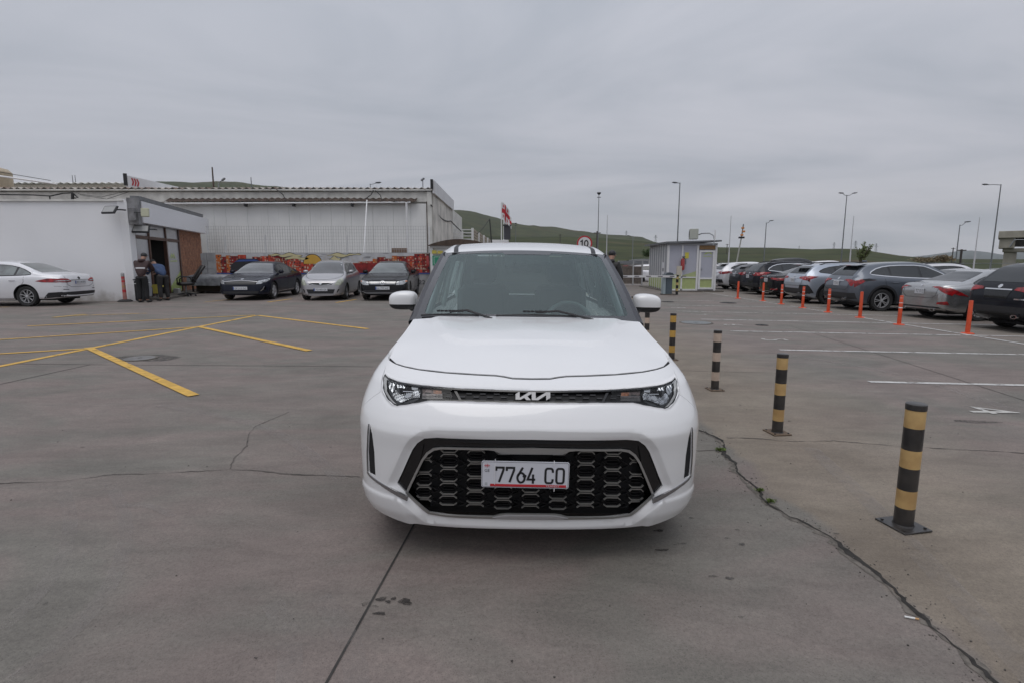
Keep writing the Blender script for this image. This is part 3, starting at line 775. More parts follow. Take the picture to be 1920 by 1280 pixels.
for px, py, s, lb in ((410, 338, 1, 'short bent lamp beside the rusty roof mast'), (793, 338, .0, 'short lamp near the right end of the warehouse roof')):
    q = PT(px, py + 17, 30.6); t = thing('roof_lamp', lb, 'roof lamp', (q.x, 30.6, q.z), group='short lamps on the warehouse roof')
    h = PT(px, py, 30.6).z - q.z; b = MB(); b.tube([(0, 0, 0), (0, 0, h * .5), (.10 * s, 0, h * .8), (.25 * s, 0, h)], .025, 8); b.build('arm', M_steel, t)
    b = MB(); b.box((.30 * s, 0, h + .03), (.24, .13, .10), M=Matrix.Rotation(R(-35), 4, 'Y'), bev=.03); b.build('lamp_head', M_greypole, t)

# ================================================================ OFFICE WITH WHITE WALL
c0 = Vector((-14.1, 20.3)); c1 = Vector((-16.35, 28.6))        # front wall corner, facade end
zt = zat(378, 20.3)
of = thing('office_building', 'white walled office with blank canopy sign, glazed doorway and brick pillar', 'building', (c0.x, c0.y, 0))
fd = (c1 - c0); fl = fd.length; fa = math.atan2(fd.y, fd.x)          # facade direction
M_of = Matrix.Rotation(fa, 4, 'Z')
def OF(s, o_, z): # s along the facade, o_ outward to the car park, z
    d = fd.normalized(); n = Vector((d.y, -d.x)); return Vector((d.x * s + n.x * o_, d.y * s + n.y * o_, z))
def obox(b, s0, s1, o0, o1, z0, z1):
    v = [OF(s, o_, z) for s in (s0, s1) for o_ in (o0, o1) for z in (z0, z1)]
    return b.add(v, [[0, 1, 3, 2], [4, 6, 7, 5], [0, 4, 5, 1], [2, 3, 7, 6], [0, 2, 6, 4], [1, 5, 7, 3]])
def plaster_mat():
    m = mat('office plaster', (0.80, 0.80, 0.81), 0.88, noise=0.03, nscale=.6, bump=0.25, bscale=9)
    t = m.node_tree; n = t.nodes; l = t.links; p = n['Principled BSDF']
    src = p.inputs['Base Color'].links[0].from_socket
    g = n.new('ShaderNodeTexCoord'); s = n.new('ShaderNodeSeparateXYZ'); l.new(g.outputs['Object'], s.inputs[0])
    q = n.new('ShaderNodeTexNoise'); q.inputs['Scale'].default_value = 2.2; q.inputs['Detail'].default_value = 7; l.new(g.outputs['Object'], q.inputs['Vector'])
    a = n.new('ShaderNodeMath'); a.operation = 'MULTIPLY_ADD'; l.new(q.outputs['Fac'], a.inputs[0]); a.inputs[1].default_value = -1.1; l.new(s.outputs['Z'], a.inputs[2])
    r = n.new('ShaderNodeMapRange'); r.inputs['From Min'].default_value = -0.62; r.inputs['From Max'].default_value = -0.15; r.inputs['To Min'].default_value = 0.75; r.inputs['To Max'].default_value = 0.0; l.new(a.outputs[0], r.inputs[0])
    mx_ = n.new('ShaderNodeMix'); mx_.data_type = 'RGBA'; l.new(r.outputs[0], mx_.inputs['Factor']); l.new(src, mx_.inputs['A']); mx_.inputs['B'].default_value = (0.33, 0.30, 0.27, 1); l.new(mx_.outputs['Result'], p.inputs['Base Color'])
    return m
M_plast = plaster_mat()
# front wall as a slightly uneven sheet box
b = MB(); b.box((-16, 0.15, zt / 2), (32, 0.30, zt)); b.build('front_wall', M_plast, of)
b = MB(); b.box((-18.0, 4.4, zt - .15), (29.4, 8.2, .2)); b.build('roof', M_rust, of)
b = MB(); v, f = [], []
for (a0, a1, h) in ((-32, -8.7, .05), (-8.5, -5.9, .09), (-5.8, -.1, .06)): b.box(((a0 + a1) / 2, .12, zt + h / 2 + .003), (a1 - a0, .40, h))
b.build('coping', M_cream, of)
b = MB(); b.box((-7.3, -.02, zt - .14), (2.6, .05, .05)); b.build('render_ledge', M_white, of)
# short return wall beside the entrance
b = MB(); obox(b, 0.0, 0.24, -0.25, 0.0, 0, 3.0); fixn(b.build('return_wall', M_plast, of))
b = MB(); obox(b, 0.02, 8.5, -0.30, -0.02, 3.0, 3.75); fixn(b.build('upper_wall', M_plast, of))
# corner box and canopy
M_zinc = mat('weathered grey panel', (0.22, 0.22, 0.225), 0.6, noise=0.45, nscale=3)
b = MB(); obox(b, 0.02, 0.35, 0.0, 0.34, 2.86, 3.80); fixn(b.build('canopy_end', M_zinc, of))
b = MB(); obox(b, 0.36, 9.4, 0.10, 0.38, 2.93, 3.72); fixn(b.build('canopy_sign', mat('blank white sign face', (0.80, 0.80, 0.83), 0.4, noise=.02), of))
b = MB(); obox(b, 0.30, 8.6, 0.02, 0.34, 3.75, 3.90); fixn(b.build('canopy_flashing', mat('zinc flashing', (0.17, 0.175, 0.18), 0.5, noise=.2), of))
# entrance: frames, panes, open doorway, film-covered panes
M_brown = mat('brown door frame', (0.095, 0.045, 0.030), 0.5, noise=.2)
M_film = mat('frosted film', (0.46, 0.47, 0.50), 0.25, coat=.5, noise=.05)
M_lime = mat('lime green film', (0.42, 0.52, 0.16), 0.35)
s_fr = [1.55, 3.2, 5.2, 7.1]     # frame lines along the facade
for s in (.30, 1.75, 3.70, 5.42): b = MB(); obox(b, s - .06, s + .06, -.06, .06, 0.05, 3.0); fixn(b.build('door_frame', M_brown, of))
for (z0, z1) in ((2.36, 2.48),):
    b = MB(); obox(b, .37, 5.35, -.05, .05, z0, z1); fixn(b.build('transom', M_brown, of))
for (s0, s1) in ((.37, 1.68), (1.82, 3.63), (3.77, 5.35)):
    b = MB(); obox(b, s0, s1, -.01, .01, 2.49, 2.98); fixn(b.build('pane', M_film, of))
b = MB(); obox(b, .37, 1.68, -.01, .01, .12, 2.35); fixn(b.build('pane', M_film, of))
b = MB(); obox(b, 3.77, 5.35, -.01, .01, .12, 2.35); pn = fixn(b.build('pane', M_film, of))
b = MB(); b.prism([(0, .14), (1.54, .14), (1.54, 1.05), (.9, .75), (0, .35)], .004, lambda a, c, t: OF(3.79 + a, .012 + t, c)); fixn(b.build('green_swoosh', M_lime, pn))
b = MB()
for k, (x, h) in enumerate(((.55, .0), (.82, .0))): b.prism([(x - .25, 1.62), (x, 1.86), (x + .25, 1.62), (x + .12, 1.62), (x, 1.74), (x - .12, 1.62)], .004, lambda a, c, t: OF(3.79 + a, .012 + t, c))
b.prism([(.3, 1.48), (1.2, 1.48), (1.2, 1.53), (.3, 1.53)], .004, lambda a, c, t: OF(3.79 + a, .012 + t, c))
fixn(b.build('logo_print', M_lime, pn))
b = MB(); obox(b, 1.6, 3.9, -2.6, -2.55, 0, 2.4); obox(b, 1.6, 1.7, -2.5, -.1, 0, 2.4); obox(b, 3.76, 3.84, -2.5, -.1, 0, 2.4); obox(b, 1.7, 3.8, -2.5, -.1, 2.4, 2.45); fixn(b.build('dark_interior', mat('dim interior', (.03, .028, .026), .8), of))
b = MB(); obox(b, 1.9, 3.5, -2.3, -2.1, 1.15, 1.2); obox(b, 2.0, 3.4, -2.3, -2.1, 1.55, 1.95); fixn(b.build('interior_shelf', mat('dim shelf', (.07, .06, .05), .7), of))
b = MB(); obox(b, .3, 9.1, -.3, .9, 0.0, .10); fixn(b.build('door_step', M_chip, of))
# brick pillar: bricks in courses, joined (each is only a few pixels)
M_brick = mat('red brick', (0.42, 0.205, 0.125), 0.85, col2=(0.27, 0.13, 0.085), noise=.3, nscale=6)
b = MB(); obox(b, 5.50, 9.0, -.40, .02, .10, 3.0); fixn(b.build('brick_backing', mat('brick mortar', (0.22, 0.17, 0.14), .9), of))
b = MB(); rnd = random.Random(3)
for row in range(38):
    z = .13 + row * .075; s = 5.48 - (.11 if row % 2 else 0)
    while s < 9.0:
        s0, s1 = max(5.48, s), min(9.02, s + .215)
        if s1 - s0 > .05: j = rnd.uniform(0, .014); obox(b, s0, s1 - .012, .02, .04 + j, z, z + .062)
        s += .225
fixn(b.build('brickwork', M_brick, of)); of.children[-1]['kind'] = 'stuff'
b = MB(); obox(b, 9.03, 9.2, -.3, -.02, .1, 3.0); fixn(b.build('pillar_edge', M_cream, of))
# things fixed to the office
def floodlight(px, py, Y, rz, label, tilt=25):
    p = PT(px, py, Y); t = thing('floodlight', label, 'floodlight', p, rz, group='floodlights on the office')
    T = Matrix.Rotation(R(-tilt), 4, 'X')
    b = MB(); b.box((0, 0, 0), (.58, .07, .34), M=T, bev=.02); b.build('housing', M_black_matte, t)
    b = MB(); b.box(T @ Vector((0, -.04, 0)), (.48, .012, .25), M=T); b.build('lens', mat('frosted lamp glass', (.34, .34, .33), .3), t)
    b = MB(); b.tube([(.28, 0, 0), (.45, .0, 0), (.45, .22, 0)], .025, 8); b.build('bracket', M_black_matte, t)
floodlight(206, 394, 19.9, R(-12), 'black framed floodlight on the white wall, the higher of two', 35)
floodlight(264, 430, 20.6, R(18), 'black framed floodlight beside the doorway, the lower of two', 35)
p = PT(272, 399, 20.2); t = thing('antenna_box', 'cream flat antenna box on a bracket at the canopy corner', 'antenna', p, R(20))
b = MB(); b.box((0, 0, 0), (.26, .08, .32), M=Matrix.Rotation(R(-10), 4, 'X'), bev=.02); b.build('housing', mat('cream plastic', (.45, .45, .33), .5), t)
b = MB(); b.tube([(-.1, .05, 0), (-.35, .08, 0), (-.42, .3, 0)], .015, 6); b.build('bracket', M_black_matte, t)
p = PT(248, 402, 20.25); b = MB(); b.box((0, 0, 0), (.22, .12, .5), bev=.02); o = b.build('junction_box', M_zinc); o.location = p; tag(o, 'narrow weathered junction box at the office corner', 'junction box')
b = MB(); pts = [(-20, 365), (60, 366), (95, 368), (118, 363), (136, 362), (146, 371), (140, 372)]
b.tube([PT(x, y, 29.4) for x, y in pts], .035, 6); b.tube([PT(136, 363, 29.3), PT(136, 375, 29.3)], .07, 6); b.tube([PT(93, 368, 29.3), PT(94, 377, 29.3)], .03, 6)
b.tube([PT(x, y, 29.4) for x, y in ((146, 364), (190, 370), (240, 358))], .012, 6); b.tube([PT(x, y, 29.4) for x, y in ((150, 366), (200, 374), (242, 360))], .012, 6)
tag(b.build('cable_bundle', M_cable), 'black cable bundle sagging under the roof edge above the white wall', 'cable', kind=None)

# ================================================================ MURAL WALL + WIRE FENCE
YM = 25.8; xm0, xm1 = PT(383, 520, YM).x, PT(806, 520, YM).x; zm = zat(474.5, YM); zm0 = zat(512, YM)
mw = thing('mural_wall', 'low concrete wall painted with a red city mural behind the parked cars', 'wall', (xm0, YM, 0))
LW = xm1 - xm0
M_gwall = mat('bare grey wall', (0.34, 0.34, 0.345), .85, noise=.25, nscale=2, bump=.3, bscale=12)
b = MB(); b.box((LW / 2, .12, zm / 2), (LW, .22, zm)); b.build('wall_body', M_gwall, mw)
b = MB()
for r_ in range(5):
    for c_ in range(2): b.box((.05 + .3 * c_ + .02 * (r_ % 2), .0, .25 + r_ * .36), (.27, .03, .33))
b.build('block_face', M_gwall, mw); mw.children[-1]['kind'] = 'stuff'
def mu(name, cols, parent=mw): pass
mur_m = [mat('mural grey ground', (.50, .50, .51), .8, noise=.15, nscale=3), mat('mural red', (.50, .060, .035), .8, noise=.4, nscale=5), mat('mural dark red', (.25, .02, .02), .8, noise=.4, nscale=5),
         mat('mural window cream', (.50, .42, .32), .8), mat('mural yellow', (.58, .34, .06), .8), mat('mural cloud', (.58, .52, .30), .8), mat('mural black line', (.03, .03, .035), .8), mat('mural blue', (.05, .09, .30), .8), mat('mural orange', (.50, .13, .03), .8)]
b = MB()
def mq(x0, x1, z0, z1, k, lay): b.cur = k; y = -.006 - lay * .0025; b.add([(x0, y, z0), (x1, y, z0), (x1, y, z1), (x0, y, z1)], [[0, 1, 2, 3]])
def mpoly(P, k, lay): b.cur = k; y = -.006 - lay * .0025; b.add([(x, y, z) for x, z in P], [list(range(len(P)))])
mx0 = .62; hm = zm - zm0
mq(mx0, LW, zm0, zm - .02, 0, 0)
mq(mx0, LW, zm0 - .06, zm0, 7, 1)
rnd = random.Random(11)
def sky_h(u): # skyline height share along the mural
    return float(np.interp(u, [0, .10, .13, .22, .30, .36, .42, .5, .58, .64, .72, .80, .86, .9, 1.0], [1, 1, .7, .95, 1, .75, .55, .28, .3, .62, .75, .88, .85, 1, 1]))
x = mx0; lay = 0
while x < LW - .05:
    w = rnd.uniform(.16, .42); u = (x - mx0) / (LW - mx0); h = hm * sky_h(u) * rnd.uniform(.8, 1.0)
    x1 = min(LW, x + w); k = rnd.choice([1, 1, 1, 1, 2, 2, 8]); z1_ = min(zm - .03, zm0 + h)
    mq(x, x1, zm0, z1_, k, 1 + lay % 2)
    b.cur = 6
    nx_ = max(1, int((x1 - x) / .09)); nz_ = max(1, int((z1_ - zm0) / .13))
    for i in range(nx_):
        for j in range(nz_):
            if rnd.random() < .62:
                wx = x + (i + .22) * (x1 - x) / nx_; wz = zm0 + (j + .2) * (z1_ - zm0) / nz_
                mq(wx, wx + (x1 - x) / nx_ * rnd.uniform(.35, .62), wz, wz + (z1_ - zm0) / nz_ * rnd.uniform(.3, .62), rnd.choice([3, 3, 6, 8]), 3)
    mq(x1 - .014, x1, zm0, z1_, 6, 4); mq(x, x1, z1_ - .012, z1_, 3, 4)
    x = x1 - rnd.choice([0, .0, .06]) + .001; lay += 1
def arc(cx, cz, r, k, lay_, a0=0, a1=360, sq=1.0, n=18):
    mpoly([(cx + r * math.cos(R(a0 + (a1 - a0) * i / n)), cz + sq * r * math.sin(R(a0 + (a1 - a0) * i / n))) for i in range(n + 1)], k, lay_)
cs = LW * .485; arc(cs, zm0 + hm * .45, .46, 6, 5, 0, 180); arc(cs, zm0 + hm * .45, .43, 4, 6, 0, 180)
def cloud(u0, u1, zc_, th, k, lay_):
    P = []; n = 12
    for i in range(n + 1): t = i / n; P.append((LW * (u0 + (u1 - u0) * t), zm - zc_ - th * (.35 + .3 * math.sin(7 * t + u0 * 40)) * math.sin(math.pi * t) ** .6 ))
    for i in range(n, -1, -1): t = i / n; P.append((LW * (u0 + (u1 - u0) * t), zm - zc_ + th * (.5 + .25 * math.sin(9 * t + u0 * 30)) * math.sin(math.pi * t) ** .6))
    mpoly(P, k, lay_)
for (u0, u1, zc_, th) in ((.335, .44, .13, .17), (.36, .47, .26, .16), (.55, .65, .12, .15), (.56, .61, .30, .20), (.29, .35, .10, .08), (.64, .70, .08, .07)): cloud(u0 - .003, u1 + .003, zc_, th + .04, 6, 5); cloud(u0, u1, zc_, th, 5, 6)
for i in range(60):
    x = rnd.uniform(mx0, LW - .3); z = zm0 + rnd.uniform(.1, .75) * hm; w_ = rnd.uniform(.08, .3); mq(x, x + w_, z, z + .016, 3, 4); mq(x, x + .014, z, z + rnd.uniform(.08, .3), 3, 4)
for i in range(26):
    x = rnd.uniform(LW * .26, LW * .8); z = zm - rnd.uniform(.02, .3); mq(x, x + rnd.uniform(.05, .3), z, z + .010, 6, 4)
# a painted blue-black car shape and red car shapes near the bottom of the mural
mpoly([(LW * .12, zm0 + .1), (LW * .125, zm0 + .38), (LW * .16, zm0 + .66), (LW * .24, zm0 + .66), (LW * .27, zm0 + .4), (LW * .28, zm0 + .1)], 6, 8)
mpoly([(LW * .14, zm0 + .52), (LW * .165, zm0 + .61), (LW * .23, zm0 + .62), (LW * .25, zm0 + .55)], 7, 9)
mpoly([(LW * .33, zm0 + .02), (LW * .34, zm0 + .3), (LW * .38, zm0 + .3), (LW * .41, zm0 + .05)], 7, 8)
mpoly([(LW * .63, zm0), (LW * .64, zm0 + .35), (LW * .68, zm0 + .45), (LW * .9, zm0 + .48), (LW * .93, zm0 + .2), (LW * .93, zm0)], 2, 8)
mo = b.build('painted_mural', None, mw, mats=mur_m)
tv, tf = text_mesh('2022', .34); b = MB(); b.add([(q.x + LW - .55, -.008, q.y * .8 + .42) for q in tv], tf); b.build('painted_date', mur_m[6], mw)
# wire fence on the wall
wf = thing('wire_fence', 'white wire mesh fence standing on the mural wall', 'fence', (xm0, YM + .14, zm))
zf = zat(424, YM) - zm
posts = [PT(p, 450, YM).x - xm0 for p in (385, 419, 495, 572, 649, 727, 804)]
for i, x in enumerate(posts):
    b = MB(); b.box((x, 0, zf * .33 if i not in (0, 6) else zf / 2), (.06, .06, zf * (.66 if i not in (0, 6) else 1)), bev=.006); b.build('post', M_pvc, wf)
M_wire = mat('pale wire', (.42, .42, .41), .5)
for i in range(len(posts) - 1):
    b = MB(); a0, a1 = posts[i] + .03, posts[i + 1] - .03; n = int((a1 - a0) / .11)
    for k in range(n + 1): x = a0 + (a1 - a0) * k / n; b.box((x, -.04, zf / 2), (.009, .009, zf))
    for k in range(9): b.box(((a0 + a1) / 2, -.048, zf * (k + .02) / 8.1), (a1 - a0, .008, .008))
    b.build('wire_panel', M_wire, wf)
b = MB(); q = PT(748, 470.5, 26.2); b.box((0, 0, 0), (.75, .04, .24)); o = b.build('board', mat('brown board', (.20, .13, .09), .8)); o.location = (q.x, 26.3, q.z); tag(o, 'brown board lying on top of the mural wall by the fence', 'board')

# ================================================================ KIOSK BEHIND THE WHITE CAR
ky = 25.2; kx0 = PT(809, 500, ky).x; kz = zat(464, ky); kw = 2.6
ki = thing('white_kiosk', 'white kiosk with curved brown roof and green sign partly hidden by the white car', 'kiosk', (kx0, ky, 0))
b = MB(); b.box((kw / 2, 1.3, kz / 2 + .02), (kw - .14, 2.4, kz)); b.build('wall', mat('kiosk wall', (.75, .75, .76), .6, noise=.03), ki)
b = MB(); b.box((.04, 0.02, kz / 2), (.10, .12, kz)); b.box((kw - .04, .02, kz / 2), (.10, .12, kz)); b.box((kw / 2, .02, kz + .02), (kw + .1, .16, .10)); b.build('frame', M_pvc, ki)
n = 16; P = [(-.15 + (kw + .3) * i / n, kz + .06 + .30 * math.sin(math.pi * i / n) ** .8) for i in range(n + 1)]
b = MB(); b.prism(P, 2.9, lambda a, c, t: (a, t - .2, c)); fixn(b.build('curved_roof', mat('brown roof felt', (.085, .06, .045), .85, noise=.3), ki))
q = zat(472, ky), zat(478, ky); b = MB(); b.box((.42, -.055, zat(473.5, ky)), (.24, .01, .13)); b.box((.15, -.055, zat(473, ky)), (.22, .01, .15)); b.build('yellow_notice', mat('yellow notice', (.62, .52, .10), .5), ki)
zs0, zs1 = zat(498, ky), zat(480, ky); gs = MB(); gs.box((.55, -.055, (zs0 + zs1) / 2), (.98, .012, zs1 - zs0)); gso = gs.build('green_sign', mat('green sign', (.03, .26, .15), .5), ki)
M_sw = mat('white sign print', (.7, .7, .7), .5)
b = MB(); zc_ = (zs0 + zs1) / 2
for (x0, x1, z0, z1) in ((.13, .95, .155, .17), (.13, .95, -.17, -.155), (.13, .145, -.17, .17), (.94, .955, -.17, .17)): b.box(((x0 + x1) / 2, -.064, zc_ + (z0 + z1) / 2), (x1 - x0, .004, z1 - z0))
b.prism([(.28, -.06), (.30, .01), (.38, .03), (.44, .09), (.62, .09), (.70, .03), (.80, .01), (.82, -.06)], .004, lambda a, c, t: (a, -.062 - t, zc_ + c)); fixn(b.build('car_symbol', M_sw, gso))
def extinguisher(p, label, s=1.0, rz=0):
    t = thing('fire_extinguisher', label, 'fire extinguisher', p, rz, group='red fire extinguishers')
    M_ext = mat('extinguisher red', (.30, .018, .015), .3, coat=.5)
    b = MB(); b.lathe([(.02, -.24), (.075, -.23), (.078, .13), (.055, .20), (.022, .22)], 18); fixn(b.build('cylinder_body', M_ext, t, True, 40))
    b = MB(); b.lathe([(.022, .22), (.022, .27)], 10); b.box((.03, 0, .285), (.12, .03, .02)); b.box((.04, 0, .25), (.10, .02, .012), M=Matrix.Rotation(R(15), 4, 'Y')); b.build('handle', M_black_matte, t)
    b = MB(); b.tube([(.02, -.02, .25), (.10, -.05, .16), (.10, -.05, -.02)], .012, 8); b.build('hose', M_black_matte, t)
    for q in t.children: pass
    t.scale = (s, s, s); return t
extinguisher(Vector((kx0 - .16, ky - .02, zat(489, ky))), 'red fire extinguisher on the kiosk beside the mural wall')

# railing and clutter beyond the kiosk
rl = thing('terrace_railing', 'white framed railing with beige slats receding behind the kiosk roof', 'railing', (0, 0, 0))
zt_ = zat(428, 40); zb_ = zat(462, 40)
xk = PT(886, 440, 40).x
M_beige = mat('beige slat', (.34, .28, .22), .7, noise=.2)
for i in range(7):
    y = 40 + i * 5.5; b = MB(); b.box((xk + i * .12, y, (zt_) / 2), (.16, .16, zt_)); b.build('post', M_pvc, rl)
    if i < 6:
        for k in range(6): b = MB(); b.box((xk + (i + .5) * .12, y + 2.75, zb_ + (zt_ - zb_) * (k + .5) / 6), (.04, 5.2, (zt_ - zb_) / 6 * .72)); b.build('slat', M_beige, rl)
for px in (846, 867): q = PT(px, 440, 40).x; b = MB(); b.box((q, 40, zt_ / 2 - .1), (.12, .12, zt_ - .2)); b.build('post', M_pvc, rl)
for py in (431, 437, 443, 449, 456): x0, x1 = PT(840, 440, 40).x, xk; b = MB(); b.box(((x0 + x1) / 2, 40.0, zat(py, 40)), (x1 - x0, .05, .06)); b.build('rail', M_pvc, rl)
ct = MB(); q = PT(937, 456, 62); ct.box((0, 0, 0), (2.0, 2, 1.6), bev=.03); ct.box((.0, -1.02, .3), (1.6, .04, .5)); o = ct.build('white_cabin', M_pvc); o.location = (q.x, 62, q.z - .5); tag(o, 'small white cabin top beside the flagpoles', 'cabin')
bx = MB(); q = PT(951, 437, 62); bx.box((0, 0, 0), (.75, .75, 1.5), bev=.04); bx.box((0, 0, .82), (.95, .95, .12)); bx.box((0, 0, -3), (.3, .3, 5)); o = bx.build('dark_lamp_box', mat('charcoal box', (.05, .05, .06), .6)); o.location = (q.x, 62, q.z); tag(o, 'dark box on a post just right of the flagpoles', 'box')
# wooden utility pole and cable
q = PT(918, 411, 48); t = thing('utility_pole', 'thin black utility pole with sagging cable left of the flags', 'pole', (q.x, 48, -.6))
b = MB(); b.tube([(0.45, 0, 0), (0, 0, q.z + .6)], .07, 8, r2=.05); b.build('pole', M_cable, t)
b = MB(); e0 = Vector((XR + .12, 38, zat(415, 38))) - t.location; e1 = Vector((0, 0, q.z + .6))
b.tube([e0 + (e1 - e0) * (k / 14) + Vector((0, 0, -1.2 * math.sin(math.pi * k / 14))) for k in range(15)], .035, 6); b.build('cable', M_cable, t)
# flags
M_fw = mat('white flag cloth', (.58, .58, .58), .8, noise=.08); M_fr = mat('red flag cloth', (.42, .02, .03), .8)
def flag(px, pyt, Y, label, w, h, dy, seed, skew):
    q = PT(px, pyt, Y); t = thing('flagpole', label, 'flag', (q.x, Y, -.8), group='flags on poles beyond the car park')
    H = q.z + .8; b = MB(); b.tube([(0, 0, 0), (0, 0, H)], .07, 8, r2=.04); b.build('pole', M_pvc, t)
    nx_, nz_ = 20, 14; v = []; f = []; mi = []
    for j in range(nz_ + 1):
        for i in range(nx_ + 1):
            u, w_ = i / nx_, j / nz_
            v.append((.05 + u * w * (1 - .12 * math.sin(3 * u)), .16 * math.sin(6.5 * u + 2.2 * w_ + seed) * u, H - .1 - w_ * h - u * u * skew + .05 * math.sin(5 * u + seed)))
    for j in range(nz_):
        for i in range(nx_):
            u, w_ = (i + .5) / nx_, (j + .5) / nz_; f.append([j * (nx_ + 1) + i, j * (nx_ + 1) + i + 1, (j + 1) * (nx_ + 1) + i + 1, (j + 1) * (nx_ + 1) + i])
            red = abs(u - .5) < .09 or abs(w_ - .5) < .12 or any(abs(u - cx) < .04 and abs(w_ - cy) < .11 or abs(u - cx) < .075 and abs(w_ - cy) < .05 for cx in (.22, .78) for cy in (.2, .8))
            mi.append(1 if red else 0)
    mesh_obj('flag_cloth', v, f, None, t, True, mats=[M_fw, M_fr], fmi=mi)
flag(940, 379, 60, 'tall white pole with a drooping red and white cross flag, the left one', 0.85, 1.7, 0, 1, .8)
flag(944.5, 396, 63, 'shorter pole with a waving red and white cross flag, the right one', 0.85, 1.3, 0, 2.5, .7)

# ================================================================ RIGHT SIDE: SIGN, GATE, BARRIER, BOOTH
q = PT(1096, 457, 24); t = thing('speed_sign', 'round white 10 speed limit sign with red border above the white car roof', 'road sign', (q.x, 24, gz(q.x)))
zc_ = q.z - gz(q.x)
b = MB(); b.lathe([(.335, .0), (.335, .02)], 32, (0, 0, zc_), 'Y'); b.build('sign_plate', mat('sign white', (.66, .66, .66), .4), t)
b = MB(); b.lathe([(.335, -.004), (.335, -.001), (.275, -.001), (.275, -.004), (.335, -.004)], 32, (0, 0, zc_), 'Y', close=False); fixn(b.build('red_ring', mat('sign red', (.45, .02, .03), .4), t))
speed_t, speed_z = t, zc_
b = MB(); b.tube([(0, .05, 0), (0, .05, zc_ + .3)], .03, 10); b.build('pole', M_steel, t)
# gate fence
gx0, gx1 = PT(1158, 540, 36).x, PT(1214, 540, 36).x
gt = thing('site_gate', 'pale grey gate with mesh infill left of the booth', 'gate', (gx0, 36, gz(gx0)))
wg = gx1 - gx0; hg = zat(490, 36) - gz(gx0)
b = MB(); b.box((wg / 2, 0, hg - .08), (wg, .1, .20)); b.build('top_rail', M_steel, gt)
for x in (0.02, wg * .5, wg * .8): b = MB(); b.box((x, -.02, hg / 2), (.09, .09, hg)); b.build('post', mat('pale grey paint', (.42, .42, .42), .5), gt)
b = MB(); rnd = random.Random(8)
for k in range(26): b.box((wg * .1 + wg * .7 * k / 25, .03, hg * .48), (.022, .03, hg * .82))
for k in range(7): b.box((wg * .45, .06, .15 + hg * .8 * k / 6), (wg * .72, .02, .04))
b.build('mesh_infill', mat('brownish mesh', (.27, .23, .20), .7, noise=.3, nscale=6), gt); gt.children[-1]['kind'] = 'stuff'
b = MB(); b.box((wg * .45, .2, hg * .42), (wg * .75, .06, hg * .72)); b.build('backing_sheet', mat('brown sheet', (.20, .165, .14), .8, noise=.4, nscale=3), gt)
# barrier
q = G(1252, 553.5); zt0 = PT(1252, 512, q.y).z - q.z; ba = thing('barrier', 'grey barrier cabinet with white striped arm across the entrance', 'barrier', q)
b = MB(); b.box((0, 0, .03), (.62, .5, .06)); b.build('base_plate', M_chip, ba)
b = MB(); b.box((0, 0, zt0 * .42), (.30, .34, zt0 * .80), bev=.02); b.build('cabinet', mat('slate blue paint', (.075, .10, .12), .45, noise=.1), ba)
b = MB(); b.box((-.22, .0, zt0 * .42), (.12, .32, zt0 * .78)); b.build('side_panel', mat('pale blue grey paint', (.30, .36, .38), .5), ba)
b = MB(); P = [(-.2, 0), (-.2, .10), (-.14, .18), (0, .21), (.14, .18), (.2, .10), (.2, 0)]; b.prism(P, .4, lambda a, c, t: (a, t - .2, zt0 * .82 + c)); fixn(b.build('hood', mat('dark slate paint', (.06, .075, .085), .4), ba))
za = PT(1250, 518.5, q.y).z - q.z; xl = PT(1150, 518, q.y).x - q.x
b = MB(); b.box(((xl + .3) / 2, -.24, za), (abs(xl) + .3, .05, .10)); arm = b.build('barrier_arm', mat('white arm', (.62, .62, .62), .4), ba)
for k in range(6): b = MB(); x = xl + .5 + k * .55; b.box((x, -.268, za), (.22, .006, .045)); b.build('arm_stripe', mat('grey stripe', (.16, .15, .16), .5), arm)
b = MB(); b.box((.52, .1, 1.15), (.22, .12, .42)); o = b.build('call_box', mat('beige box', (.50, .46, .38), .6)); o.location = q; tag(o, 'beige call box on a short striped post right of the barrier cabinet', 'call box')
b = MB(); b.tube([(.47, .15, 0), (.47, .15, 1.0)], .06, 10); c_ = b.build('post', M_black_matte, o)
for k in range(3): b = MB(); b.tube([(.47, .15, .18 + k * .28), (.47, .15, .30 + k * .28)], .064, 10); b.build('stripe', mat('faded yellow', (.55, .42, .18), .6), o)
# booth
bc = G(1249, 546.5); br = G(1343, 548); bl = Vector((G(1216, 538).x, G(1216, 538).y, 0))
bt = thing('guard_booth', 'white framed guard booth with lime green lower panels and a red extinguisher', 'booth', (bc.x, bc.y, bc.z))
Wb = br.x - bc.x; Db = bl.y - bc.y; Hb = PT(1252, 453, bc.y).z - bc.z; sx_ = (bl.x - bc.x) / Db
M_bpanel = mat('grey booth panel', (.42, .43, .49), .5, noise=.03)
M_bgreen = mat('lime booth panel', (.40, .46, .20), .5, noise=.08)
def frontq(b, x0, x1, z0, z1, y0=-.02, y1=.02): b.box(((x0 + x1) / 2, (y0 + y1) / 2, (z0 + z1) / 2), (x1 - x0, y1 - y0, z1 - z0))
b = MB(); b.add([(.06, .06, 0), (Wb - .05, .06, 0), (Wb - .05, Db, 0), (sx_ * Db + .06, Db, 0), (.06, .06, Hb - .1), (Wb - .05, .06, Hb - .1), (Wb - .05, Db, Hb - .1), (sx_ * Db + .06, Db, Hb - .1)], [[0, 1, 5, 4], [1, 2, 6, 5], [2, 3, 7, 6], [3, 0, 4, 7], [4, 5, 6, 7]]); b.build('booth_core', M_bpanel, bt)
zr = Hb * .28; x1_, x2_, x3_ = Wb * .30, Wb * .60, Wb * .62
